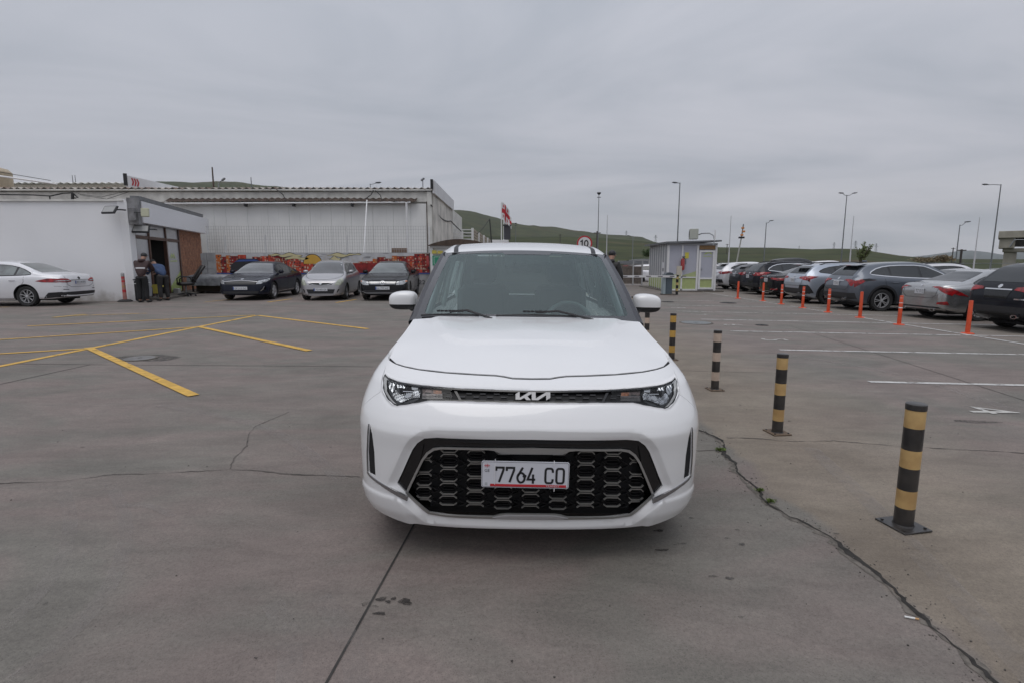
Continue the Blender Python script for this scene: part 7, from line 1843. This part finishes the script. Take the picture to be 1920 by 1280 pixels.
# ---- windscreen
def WS(u, v, off=0.0):     # u across -1..1, v up 0..1
    hw = .752 + (.622 - .752) * v
    x = u * hw; y = 1.045 + .085 * u * u + (1.70 - 1.045) * v + .02 * math.sin(math.pi * v) * -1; z = 1.098 + .012 * (1 - u * u) * 1 + (1.565 - 1.098) * v + .018 * math.sin(math.pi * v) - .014 * u * u * v
    return Vector((x, y - off * .58, z + off * .81))
ws_out = [(-1, -.02), (1, -.02), (1, 1), (-1, 1)]
ws_in = round_poly([(-.925, .095), (.925, .095), (.90, .955), (-.90, .955)], 0)
ws_in = [(-.90, .075), (.90, .075), (.925, .10), (.915, .93), (.89, .955), (.31, .955), (.29, .925), (-.24, .925), (-.27, .955), (-.89, .955), (-.915, .93), (-.925, .10)]
M_frit = mat('windscreen border', (.030, .031, .036), .10, coat=1.0, noise=.05)
lift('windscreen_border', ws_out, WS, M_frit, hero, step=.06, holes=[ws_in], rim=.006)
M_wsg = glass_mat('windscreen glass', (.58, .74, .72), 1.95)
for _q in M_wsg.node_tree.nodes:
    if _q.type == 'BSDF_GLOSSY': _q.inputs['Color'].default_value = (.86, 1.0, .98, 1)
lift('windscreen', ws_in, lambda u, v: WS(u, v, -.001), M_wsg, hero, step=.07)
b = MB(); P = [(-.245, .93), (.285, .93), (.285, .80), (.10, .80), (.04, .76), (-.01, .79), (-.06, .77), (-.12, .80), (-.17, .74), (-.235, .75)]
b.prism(P, .03, lambda a, c, t: WS(a, c, -.006 - t)); fixn(b.build('sensor_housing', M_black_matte, hero))
# wipers and cowl
cw = [(-.74, .0), (.74, .0), (.73, .10), (-.73, .10)]
b = MB(); b.box((0, 1.12, 1.065), (1.40, .16, .03)); b.build('cowl_panel', M_black_matte, hero)
def wiper(xa, xb, xpiv):
    t = bpy.data.objects.new('wiper', None); link(t, hero)
    b = MB(); pts = [WS(xa + (xb - xa) * k / 10, .045 + .012 * math.sin(math.pi * k / 10), .012) for k in range(11)]; b.tube(pts, .006, 6); b.build('blade', M_black_matte, t)
    b = MB(); b.tube([WS(xpiv, .0, .02), WS((xpiv + xa + xb) / 3 + .02, .075, .035), WS((xa + xb) / 2, .068, .024)], .008, 6); b.build('arm', M_black_matte, t)
    b = MB(); m_ = (xa + xb) / 2
    for k in range(7): p = WS(m_ + (k - 3) * .035, .072, .03); b.box(p, (.022, .012, .012))
    b.build('wiper_bridge', M_black_matte, t)
wiper(-.94, -.42, -.30); wiper(-.27, .44, .58)
# roof
rz = pchip([(1.66, 1.552), (1.72, 1.576), (1.82, 1.606), (2.0, 1.634), (2.3, 1.655), (2.8, 1.664), (3.4, 1.652), (3.95, 1.60)])
def roof(x, y): return Vector((x, y + .05 * (x / .6) ** 2 * max(0, (2.2 - y) / .5), rz(y) - .030 * abs(x / .6) ** 2.4 - (.028 * smooth01((abs(x) - .585) / .07))))
rf = lift('roof_panel', [(-.508, 1.70), (.508, 1.70), (.525, 1.9), (.525, 3.9), (-.525, 3.9), (-.525, 1.9)], roof, M_white_paint, hero, step=.06, rim=.02)
for sg in (1, -1):
    P = [(.545 * sg, 1.702), (.632 * sg, 1.702), (.645 * sg, 1.9), (.645 * sg, 3.9), (.560 * sg, 3.9), (.560 * sg, 1.9)]
    if P_area(P) < 0: P = P[::-1]
    lift('cant_rail', P, roof, M_white_paint, hero, step=.04, rim=.03)
    P = [(.505 * sg, 1.704), (.546 * sg, 1.704), (.563 * sg, 1.9), (.563 * sg, 3.9), (.522 * sg, 3.9), (.522 * sg, 1.9)]
    if P_area(P) < 0: P = P[::-1]
    lift('roof_moulding', P, lambda x, y: roof(x, y) + Vector((0, 0, -.002)), M_black_matte, hero, step=.04)
    # A pillar
    b = MB(); n = 10
    V = []
    for k in range(n + 1):
        v_ = k / n; p = WS(1, v_ * 1.0, 0); w_ = .050 - .012 * v_
        for (dx, dy, dz) in ((-.012, -.002, .001), (.018, .004, .002), (w_ * .75, .03, -.010), (w_ * .95, .085, -.035), (.0, .09, -.06)): V.append((sg * (p.x + dx), p.y + dy, p.z + dz))
    for k in range(n):
        for j in range(4): b_ = [k * 5 + j, k * 5 + j + 1, (k + 1) * 5 + j + 1, (k + 1) * 5 + j]; b.f.append(b_); b.m.append(0)
    b.v = [Vector(q) for q in V]; fixn(b.build('a_pillar', mat('satin dark pillar', (.045, .046, .055), .35, noise=.05), hero, True, 40))
    # sides: door skins, quarter, glass, pillars
    def SD(y, z, off=0.0): return Vector((sg * (fW(min(z, 1.12)) + off - (max(0, (y - 3.4)) ** 2) * .12), y, z))
    def SG(y, z): return Vector((sg * (.742 - .118 * (z - 1.11) / .44 - (max(0, (y - 3.4)) ** 2) * .12), y, z))
    for nm, P in (('front_door', [(1.305, .27), (2.30, .27), (2.30, 1.105), (1.30, 1.105), (1.33, .6)]), ('rear_door', [(2.31, .27), (2.95, .27), (3.05, .5), (3.28, .86), (3.30, 1.105), (2.31, 1.105)]),
                  ('quarter_panel', [(3.31, 1.105), (3.29, .87)] + [(3.43 + .405 * math.cos(R(a)), .348 + .405 * math.sin(R(a))) for a in range(110, -1, -10)] + [(3.95, .30), (4.05, .6), (4.05, 1.105)])):
        if (P_area(P) < 0) != (sg < 0): P = P[::-1]
        Q = P if sg > 0 else P
        o = lift(nm, P, SD, M_white_paint, hero, step=.08, rim=0)
        fixn_dir = None
        if nm != 'quarter_panel':
            b = MB(); yy = (2.12 if nm == 'front_door' else 3.10); b.box((sg * (fW(.98) + .015), yy, .98), (.03, .19, .028), bev=.01); b.build('door_handle', M_white_paint, o)
    for P in ([(1.42, 1.13), (2.28, 1.13), (2.28, 1.52), (1.95, 1.525)], [(2.36, 1.13), (3.28, 1.13), (3.30, 1.50), (2.36, 1.52)], [(3.36, 1.15), (3.80, 1.20), (3.75, 1.47), (3.38, 1.49)]):
        lift('side_window', P, SG, glass_mat('side glass', (.62, .68, .66), 1.5), hero, step=.2)
    b = MB()
    for (y0, y1, ya, yb) in ((2.28, 2.36, 2.28, 2.36), (3.29, 3.37, 3.31, 3.38), (3.80, 4.03, 3.76, 3.93)): b.add([SG(y0, 1.11), SG(y1, 1.11), SG(yb, 1.55), SG(ya, 1.53)], [[0, 1, 2, 3]])
    b.add([SG(1.28, 1.10), SG(4.03, 1.10), SG(4.03, 1.14), SG(1.28, 1.135)], [[0, 1, 2, 3]])
    b.add([SG(1.78, 1.50), SG(3.93, 1.48), SG(3.93, 1.57), SG(1.75, 1.56)], [[0, 1, 2, 3]])
    b.build('window_frame', M_black_matte, hero)
    for wy in (.83, 3.43): wheel(hero, sg * .785, wy, .345, sg, 'twin', M_alloy, .225)
    b = MB(); b.lathe([(.40, sg * .50), (.40, sg * .86)], 32, (0, .83, .36), 'X', close=False); b.build('wheel_liner', M_void, hero)
    b = MB(); b.add([(sg * .90, 1.28, .22), (sg * .90, 3.0, .22), (sg * .88, 3.0, .30), (sg * .895, 1.28, .30)], [[0, 1, 2, 3]]); b.build('sill_cover', M_black_matte, hero)
    # mirror
    mt_ = bpy.data.objects.new('door_mirror', None); link(mt_, hero); mt_.location = (sg * .885, 1.50, 1.205)
    def sup(u, v, a=.103, bb=.080, c=.068, e1=.62, e2=.62):
        cu, su, cv, sv = math.cos(u), math.sin(u), math.cos(v), math.sin(v); sp_ = lambda q, e: math.copysign(abs(q) ** e, q)
        return Vector((a * sp_(cv, e1) * sp_(cu, e2), bb * sp_(cv, e1) * sp_(su, e2), c * sp_(sv, e1)))
    for nm, v0, v1, m_ in (('mirror_cap', -.22, math.pi / 2, M_white_paint), ('mirror_base', -math.pi / 2, -.24, M_black_matte)):
        nu, nv = 40, 14; V = []; Fc = []
        for j in range(nv + 1):
            for i in range(nu):
                p = sup(2 * math.pi * i / nu, v0 + (v1 - v0) * j / nv)
                if p.y > .02: p.y *= .35
                x_ = p.x * sg; z_ = p.z + (.012 * (-p.x / .115)) * (-1) * 0 - (.18 * max(0, p.x) ** 1.0 * (1 if p.z > 0 else .1)) * .6
                V.append((x_, p.y, z_))
        for j in range(nv):
            for i in range(nu): Fc.append([j * nu + i, j * nu + (i + 1) % nu, (j + 1) * nu + (i + 1) % nu, (j + 1) * nu + i])
        fixn(mesh_obj(nm, V, Fc, m_, mt_, True, 50))
    b = MB(); b.box((-sg * .11, .02, -.062), (.14, .08, .034), bev=.012); b.build('mirror_arm', M_black_matte, mt_)
    b = MB(); b.box((0, .034, 0), (.17, .006, .10)); b.build('mirror_glass', M_chrome, mt_)
# rear end and floor
M_int = mat('cabin trim dark', (.11, .12, .12), .7, noise=.1)
def RE(s, z):
    p = F0(s, min(z, .72)); return Vector((p.x, 4.60 - p.y * .9 - max(0, z - .72) * .10, z))
P = sym([(0, 1.08), (S0 * .98, 1.08), (S0, .30), (0, .26)]); lift('rear_panel', P, RE, M_white_paint, hero, step=.1)
b = MB(); b.add([(-.66, 4.22, 1.10), (.66, 4.22, 1.10), (.56, 3.98, 1.55), (-.56, 3.98, 1.55)], [[3, 2, 1, 0]]); b.build('rear_window', glass_mat('rear glass', (.07, .08, .08), 1.5), hero)
for sg in (1, -1): b = MB(); b.add([(sg * .66, 4.22, 1.08), (sg * .75, 4.10, 1.08), (sg * .62, 3.92, 1.56), (sg * .55, 3.98, 1.56)], [[0, 1, 2, 3]]); b.build('taillight', M_redlamp, hero); b = MB(); b.add([(sg * .58, 4.10, 1.06), (sg * .735, 4.02, 1.06), (sg * .61, 3.86, 1.56), (sg * .49, 3.92, 1.56)], [[0, 1, 2, 3]]); b.build('rear_pillar_trim', M_int, hero)
b = MB(); b.box((0, 2.6, .32), (1.60, 2.9, .16)); b.build('floor_pan', M_void, hero)
# cabin
M_int = mat('cabin trim dark', (.030, .031, .032), .7, noise=.1); M_int2 = mat('cabin trim grey', (.55, .58, .58), .8); M_seat = mat('seat fabric', (.075, .08, .08), .9)
b = MB(); b.prism([(1.15, .80), (1.13, 1.085), (1.38, 1.115), (1.72, 1.085), (1.78, .98), (1.70, .75)], 1.40, lambda a, c, t: (t - .70, a, c)); fixn(b.build('dashboard', M_int, hero))
b = MB(); b.box((0, 2.7, .55), (1.38, 2.4, .3)); b.box((0, 1.7, .55), (1.38, .4, .5)); b.box((.0, 4.0, .8), (1.2, .1, .6)); b.build('cabin_floor', M_int, hero)
for x_ in (-.36, .36):
    st = bpy.data.objects.new('seat', None); link(st, hero); st.location = (x_, 2.25, .55)
    b = MB(); b.box((0, 0, .10), (.50, .52, .18), bev=.05); b.build('seat_cushion', M_seat, st)
    b = MB(); b.box((0, .33, .42), (.48, .14, .62), M=Matrix.Rotation(R(-14), 4, 'X'), bev=.05); b.build('seat_back', M_seat, st)
    b = MB(); b.box((0, .44, .83), (.26, .10, .18), bev=.04); b.build('headrest', M_seat, st)
b = MB(); b.box((0, 3.25, .85), (1.25, .16, .55), bev=.05); b.build('rear_bench', M_seat, hero)
T = Matrix.Translation((.36, 1.85, 1.00)) @ Matrix.Rotation(R(66), 4, 'X')
b = MB(); n = 40; V = []; Fc = []
for i in range(n):
    a = 2 * math.pi * i / n
    for j in range(8): c_ = 2 * math.pi * j / 8; V.append(T @ Vector(((.185 + .016 * math.cos(c_)) * math.cos(a), (.185 + .016 * math.cos(c_)) * math.sin(a), .016 * math.sin(c_))))
for i in range(n):
    for j in range(8): Fc.append([i * 8 + j, ((i + 1) % n) * 8 + j, ((i + 1) % n) * 8 + (j + 1) % 8, i * 8 + (j + 1) % 8])
b.add(V, Fc); sw = fixn(b.build('steering_wheel', mat('wheel leather', (.30, .31, .31), .5), hero, True))
b = MB(); b.lathe([(.07, -.02), (.075, .02), (.05, .035)], 20); b.box((0, 0, 0), (.34, .045, .02)); b.box((0, -.09, 0), (.05, .16, .02)); o = fixn(b.build('wheel_hub', M_int, sw)); o.data.transform(T)
for sg in (1, -1):
    for (y0, y1, x0_, x1_, wd) in ((1.45, 1.92, .70, .585, .05), (2.32, 2.34, .70, .60, .05), (3.33, 3.36, .68, .60, .06)):
        b = MB(); b.tube([(sg * x0_, y0, 1.10), (sg * (x0_ + x1_) / 2 * 1.01, (y0 + y1) / 2, 1.33), (sg * x1_, y1, 1.54)], wd * .5, 8); b.build('pillar_trim', M_int2, hero)
b = MB(); b.add([(-.56, 1.74, 1.555), (.56, 1.74, 1.555), (.58, 3.9, 1.56), (-.58, 3.9, 1.56), (-.3, 2.6, 1.60), (.3, 2.6, 1.60)], [[0, 1, 5, 4], [1, 2, 5], [2, 3, 4, 5], [3, 0, 4]]); b.build('headliner', M_int2, hero)
b = MB(); b.box((.02, 1.80, 1.44), (.24, .03, .065), bev=.015); b.build('inside_mirror', M_black_matte, hero)
# ================================================================ PEOPLE AND SMALL THINGS BY THE OFFICE
def skin_mesh(name, joints, bones, parent, m, root=0, sub=2):
    """joints: {key:(x,y,z,rx[,ry])}; one continuous surface grown over the bones"""
    keys = list(joints); me = bpy.data.meshes.new(name)
    me.from_pydata([joints[k][:3] for k in keys], [(keys.index(a), keys.index(c)) for a, c in bones], [])
    o = bpy.data.objects.new(name, me); link(o)
    md = o.modifiers.new('s', 'SKIN'); md.use_smooth_shade = True
    for i, k in enumerate(keys):
        j = joints[k]; sv = me.skin_vertices[0].data[i]; sv.radius = (j[3], j[4] if len(j) > 4 else j[3]); sv.use_root = (i == root)
    s2 = o.modifiers.new('u', 'SUBSURF'); s2.levels = sub; s2.render_levels = sub
    dg = bpy.context.evaluated_depsgraph_get(); out = bpy.data.meshes.new_from_object(o.evaluated_get(dg)); out.materials.clear(); out.materials.append(m)
    out.polygons.foreach_set('use_smooth', [True] * len(out.polygons))
    bpy.data.objects.remove(o); bpy.data.meshes.remove(me)
    q = bpy.data.objects.new(name, out); link(q, parent); return q
M_skin = mat('skin', (.30, .17, .12), .6); M_hair = mat('dark hair', (.02, .017, .015), .8, bump=.5, bscale=200)
def person(label, loc, rz, lean, jacket, trousers, H=1.72, stripe=False, cap=False, arms='down', side=0.0, hood=False):
    """facing +y local; lean = forward bend in degrees"""
    t = thing('person', label, 'person', loc, rz); k = H / 1.75
    a = R(lean); hipz = .93; 
    def T(h, f=0, x=0): # along the bent spine from the hip
        return (x + side * h, math.sin(a) * h + f * math.cos(a), hipz + math.cos(a) * h - f * math.sin(a))
    sh = .47; J = {}
    J['pelvis'] = (0, -.02 * lean / 40, hipz, .14, .11); J['belly'] = (*T(.18), .135, .105); J['chest'] = (*T(.36), .155, .115); J['neckb'] = (*T(.50), .07, .07)
    ha = a * 1.25; J['neck'] = (*T(.56, .01), .055, .055); hd = T(.62, .03); bow = R(lean * .9 + 22); J['head1'] = (hd[0], hd[1] + .03, hd[2] + .01, .085, .095); J['head2'] = (hd[0], hd[1] + .03 + .12 * math.sin(bow), hd[2] + .01 + .12 * math.cos(bow), .08, .09)
    B = [('pelvis', 'belly'), ('belly', 'chest'), ('chest', 'neckb'), ('neckb', 'neck'), ('neck', 'head1'), ('head1', 'head2')]
    for s, n in ((-1, 'l'), (1, 'r')):
        J['sh' + n] = (*T(sh, 0, s * .19), .075, .07)
        if arms == 'forward': J['el' + n] = (T(sh)[0] + s * .23, T(sh)[1] + .18, T(sh)[2] - .22, .052, .05); J['wr' + n] = (s * .14 + side * .4, T(sh)[1] + .40, T(sh)[2] - .28, .036, .034)
        else: J['el' + n] = (s * .27, T(sh)[1] - .02, T(sh)[2] - .30, .052, .05); J['wr' + n] = (s * .26, T(sh)[1] + .10, T(sh)[2] - .55, .036, .034)
        w = Vector(J['wr' + n][:3]); d = (w - Vector(J['el' + n][:3])).normalized(); h1 = w + d * .07
        J['hand' + n] = (*h1, .038, .020)
        B += [('chest', 'sh' + n), ('sh' + n, 'el' + n), ('el' + n, 'wr' + n), ('wr' + n, 'hand' + n)]
        for q in range(4):
            e_ = h1 + d * (.07 + .012 * (1 - abs(q - 1.5))) + Vector(((q - 1.5) * .018, 0, -.01)); J['f%s%d' % (n, q)] = (*e_, .009, .009); B.append(('hand' + n, 'f%s%d' % (n, q)))
        th_ = w + d * .05 + Vector((-s * .04, .02, 0)); J['th' + n] = (*th_, .011, .011); B.append(('wr' + n, 'th' + n))
        J['hip' + n] = (s * .095, -.01, hipz - .08, .10, .095); J['knee' + n] = (s * .11, .03, .50, .062, .062); J['ank' + n] = (s * .12, -.01, .09, .045, .045); J['toe' + n] = (s * .14, .15, .035, .045, .028)
        B += [('pelvis', 'hip' + n), ('hip' + n, 'knee' + n), ('knee' + n, 'ank' + n), ('ank' + n, 'toe' + n)]
    J = {q: (p[0] * k, p[1] * k, p[2] * k) + tuple(r_ * k for r_ in p[3:]) for q, p in J.items()}
    Jb = {q: (p[:3] + tuple(r_ * (.72 if q[:3] in ('pel', 'bel', 'che') or q[:2] in ('sh', 'el', 'hi', 'kn') else 1) for r_ in p[3:])) for q, p in J.items()}
    skin_mesh('body', Jb, B, t, M_skin, 0)
    # clothes: same skeleton, a little fuller
    def sub(keys, grow, nm, m, mod=None):
        Jx = {q: J[q][:3] + (J[q][3] + grow, (J[q][4] if len(J[q]) > 4 else J[q][3]) + grow) for q in keys}
        if mod: Jx.update(mod(Jx))
        Bx = [(x, y) for x, y in B if x in Jx and y in Jx]; return skin_mesh(nm, Jx, Bx, t, m, 0)
    jk = ['pelvis', 'belly', 'chest', 'neckb', 'hipl', 'hipr'] + ['sh' + n for n in 'lr'] + ['el' + n for n in 'lr'] + ['wr' + n for n in 'lr']
    jo = sub(jk, .032 * k, 'jacket', jacket, lambda Jx: {'wrl': Jx['wrl'][:3] + (.05, .048), 'wrr': Jx['wrr'][:3] + (.05, .048), 'neckb': Jx['neckb'][:3] + (.085, .085), 'pelvis': Jx['pelvis'][:3] + (.19, .165), 'hipl': tuple(Vector(Jx['hipl'][:3]) + Vector((0, 0, .02))) + (.125, .135), 'hipr': tuple(Vector(Jx['hipr'][:3]) + Vector((0, 0, .02))) + (.125, .135)})
    tk_ = ['pelvis'] + [a_ + n for n in 'lr' for a_ in ('hip', 'knee', 'ank')]
    sub(tk_, .022 * k, 'trousers', trousers, lambda Jx: {'pelvis': Jx['pelvis'][:3] + (.125, .11), 'ankl': Jx['ankl'][:3] + (.075, .078), 'ankr': Jx['ankr'][:3] + (.075, .078)})
    for n in 'lr': b = MB(); p = J['toe' + n]; b.box((p[0], p[1] - .06, .045), (.11, .29, .09), bev=.035); b.build('shoe', mat('dark shoe', (.02, .019, .018), .6), t, True, 50)
    hc = Vector(J['head2'][:3]); b = MB(); n = 14; V = []
    for j in range(8):
        ph_ = math.pi * .5 * (1 - j / 7 * 1.35)
        for i in range(n): an = 2 * math.pi * i / n; V.append(hc + Vector((math.cos(an) * math.cos(ph_) * .100, math.sin(an) * math.cos(ph_) * .118 - .012, math.sin(ph_) * .095 + .022)))
    b.add(V, [[j * n + i, j * n + (i + 1) % n, (j + 1) * n + (i + 1) % n, (j + 1) * n + i] for j in range(7) for i in range(n)]); fixn(b.build('cap' if cap else 'hair', M_hair if not cap else M_black_matte, t, True))
    if cap: b = MB(); b.box(hc + Vector((0, .13, .02)), (.15, .10, .012), bev=.004); b.build('cap_peak', M_black_matte, t)
    for s in (-1, 1): b = MB(); b.box(hc + Vector((s * .088, 0, -.03)), (.018, .04, .06), bev=.008); b.build('ear', M_skin, t)
    b = MB(); b.prism([(-.015, -.055), (.015, -.055), (.006, .0), (-.006, .0)], .028, lambda a_, c, q: hc + Vector((a_, .075 + q, c))); b.build('nose', M_skin, t)
    for s in (-1, 1): b = MB(); b.box(hc + Vector((s * .032, .085, -.01)), (.022, .012, .010), bev=.004); b.build('eye', M_ink, t)
    b = MB(); b.box(hc + Vector((0, .083, -.075)), (.045, .012, .008), bev=.003); b.build('mouth', mat('lip', (.22, .09, .08), .6), t)
    if hood: b = MB(); nb = J['neckb']; b.lathe([(.07, -.02), (.115, .02), (.12, .07), (.09, .11)], 16, (nb[0], nb[1] - .04, nb[2] + .0)); fixn(b.build('hood', jacket, t, True))
    if stripe:
        bv = BVHTree.FromPolygons([v_.co for v_ in jo.data.vertices], [list(p.vertices) for p in jo.data.polygons]); V = []; n = 40; c0_ = Vector(J['belly'][:3]).lerp(Vector(J['chest'][:3]), .35); ax = Vector((0, math.sin(a), math.cos(a)))
        for i in range(n):
            an = 2 * math.pi * i / n; d = Vector((math.cos(an), math.sin(an) * math.cos(a), -math.sin(an) * math.sin(a)))
            for q in (-.028, .028):
                h = bv.ray_cast(c0_ + ax * q + d * .9, -d); V.append((h[0] if h[0] else c0_ + d * .2) + d * .004)
        # keep the band on the trunk only
        V = [c0_ + (v_ - c0_).normalized() * min((v_ - c0_).length, .215) for v_ in V]
        mesh_obj('reflective_band', V, [[2 * i, 2 * i + 1, (2 * i + 3) % (2 * n), (2 * i + 2) % (2 * n)] for i in range(n)], mat('reflective tape', (.45, .45, .46), .4), t, True)
    return t
q = G(270, 567.5)
person('person in a dark maroon jacket with a pale reflective band, seen from behind, head bowed', q, R(8), 17, mat('maroon jacket', (.045, .022, .022), .7, noise=.3, nscale=12, bump=.6, bscale=18), mat('black trousers', (.011, .011, .012), .8), 1.80, stripe=True, arms='forward', hood=True, cap=True)
q = G(309, 564)
person('person in a blue jacket bending forward beside the maroon jacket', q, R(58), 50, mat('blue jacket', (.030, .060, .14), .7, noise=.25, nscale=10, bump=.6, bscale=18), mat('dark grey trousers', (.030, .028, .028), .8, noise=.3), 1.84, arms='forward', side=0)
q = PT(1144, 500, 14.5)
person('person in black clothes and cap behind the right windscreen pillar', (q.x, 14.5, gz(q.x)), R(-25), 6, mat('black jacket', (.010, .009, .009), .6, noise=.3), mat('black trousers', (.011, .011, .012), .8), 1.80, cap=True, hood=True)
# dark bin, crate, yellow stool
q = G(259, 565); b = MB(); b.box((0, 0, .38), (.34, .36, .76), bev=.03); o = thing('rubbish_bin', 'narrow black bin standing at the office corner, left of the maroon jacket', 'bin', (q.x, q.y + .25, q.z)); b.build('bin_body', mat('black bin', (.022, .024, .026), .5), o); b = MB(); b.box((0, 0, .79), (.37, .39, .05), bev=.02); b.build('lid', M_black_matte, o)
q = G(291, 562); o = thing('yellow_stool', 'small yellow topped stool with dark legs between the two people', 'stool', (q.x, q.y + .3, q.z)); b = MB(); b.box((0, 0, .50), (.42, .3, .05), bev=.01); b.build('seat', mat('yellow plastic', (.60, .50, .09), .5), o)
for sx_i in (-1, 1):
    for sy_i in (-1, 1): b = MB(); b.tube([(sx_i * .17, sy_i * .11, .48), (sx_i * .20, sy_i * .14, 0)], .018, 8); b.build('leg', M_black_matte, o)
b = MB(); b.box((0, -.155, .40), (.3, .01, .35)); b.build('front_panel', mat('yellow plastic', (.60, .50, .09), .5), o)
# reclined office chair
q = G(350, 556); o = thing('office_chair', 'black padded office chair tilted back against the brick pillar', 'chair', q, R(-50)); o.scale = (1.15, 1.15, 1.12)
M_lea = mat('black vinyl', (.020, .018, .018), .4, noise=.2)
b = MB(); b.box((0, 0, .47), (.50, .52, .12), bev=.04); b.build('seat', M_lea, o, True, 50)
b = MB(); b.box((0, .42, .84), (.50, .11, .78), M=Matrix.Rotation(R(-33), 4, 'X'), bev=.045); b.build('backrest', M_lea, o, True, 50)
for s in (-1, 1): b = MB(); b.tube([(s * .29, .30, .52), (s * .30, .18, .72), (s * .30, -.10, .75), (s * .29, -.22, .66), (s * .27, -.22, .46)], .022, 8); b.build('armrest', M_black_matte, o, True)
b = MB(); b.tube([(0, 0, .41), (0, 0, .12)], .03, 10); b.build('gas_post', M_steel, o)
for k in range(5): b = MB(); a = 2 * math.pi * k / 5; b.tube([(0, 0, .13), (.30 * math.cos(a), .30 * math.sin(a), .075)], .022, 8); b.lathe([(.03, -.02), (.03, .02)], 10, (.30 * math.cos(a), .30 * math.sin(a), .03), 'X'); b.build('base_leg', M_black_matte, o)
# covered bench / boxes under grey quilted sheet
q = G(392, 553); o = thing('covered_table', 'low table under a crumpled grey silver sheet behind the navy sedan', 'table', (q.x - .3, q.y + 1.2, q.z), R(-6))
b = MB(); V = []; nx_, ny_ = 22, 12; rnd = random.Random(4)
for j in range(ny_ + 1):
    for i in range(nx_ + 1): V.append((-1.1 + 2.2 * i / nx_, -.45 + .9 * min(1, j / (ny_ - 3)) * .9 if j > 3 else -.50 + .012 * j, (.86 - .05 * mnoise.noise(Vector((i * .6, j * .6, 1)))) if j > 3 else .36 + .14 * j + .02 * rnd.random()))
b.add(V, [[j * (nx_ + 1) + i, j * (nx_ + 1) + i + 1, (j + 1) * (nx_ + 1) + i + 1, (j + 1) * (nx_ + 1) + i] for j in range(ny_) for i in range(nx_)]); b.build('sheet', mat('silver sheet', (.30, .31, .33), .35, metal=.3, noise=.3, nscale=5), o, True)
for sx_i in (-1, 1):
    for sy_i in (-1, 1): b = MB(); b.box((sx_i * .95, sy_i * .3, .4), (.06, .06, .8)); b.build('leg', M_black_matte, o)
b = MB(); b.box((0, .1, .25), (1.8, .5, .35)); b.build('lower_shelf', mat('dark wood', (.05, .035, .025), .7), o)
q = G(333, 553); b = MB(); b.box((0, 0, .14), (.24, .22, .28), bev=.02); o = b.build('plastic_tub', mat('grey tub', (.35, .35, .33), .6)); o.location = (q.x, q.y, q.z); tag(o, 'small grey tub on the step beside the office chair', 'tub')
q = G(326, 553); b = MB(); b.lathe([(.12, 0), (.17, .08), (.13, .2), (.04, .24)], 14); o = b.build('black_bag', M_black_matte, None, True); o.location = (q.x, q.y + .2, q.z); tag(o, 'black bag lying on the office step', 'bag')
# ================================================================ HAZE
hz = MB(); hz.box((0, 0, 0), (16000, 16000, 560)); ho = hz.build('haze', None); ho.data.materials.clear()
hm = bpy.data.materials.new('pale air'); hm.use_nodes = True
_n = hm.node_tree.nodes; 
for q in list(_n): _n.remove(q)
_o = _n.new('ShaderNodeOutputMaterial'); _v = _n.new('ShaderNodeVolumePrincipled'); _v.inputs['Color'].default_value = (.93, .96, 1.0, 1); _v.inputs['Density'].default_value = HAZE
_v.inputs['Anisotropy'].default_value = 0.0
hm.node_tree.links.new(_v.outputs[0], _o.inputs['Volume']); ho.data.materials.append(hm)
ho.location = (0, 0, 210); ho['kind'] = 'stuff'
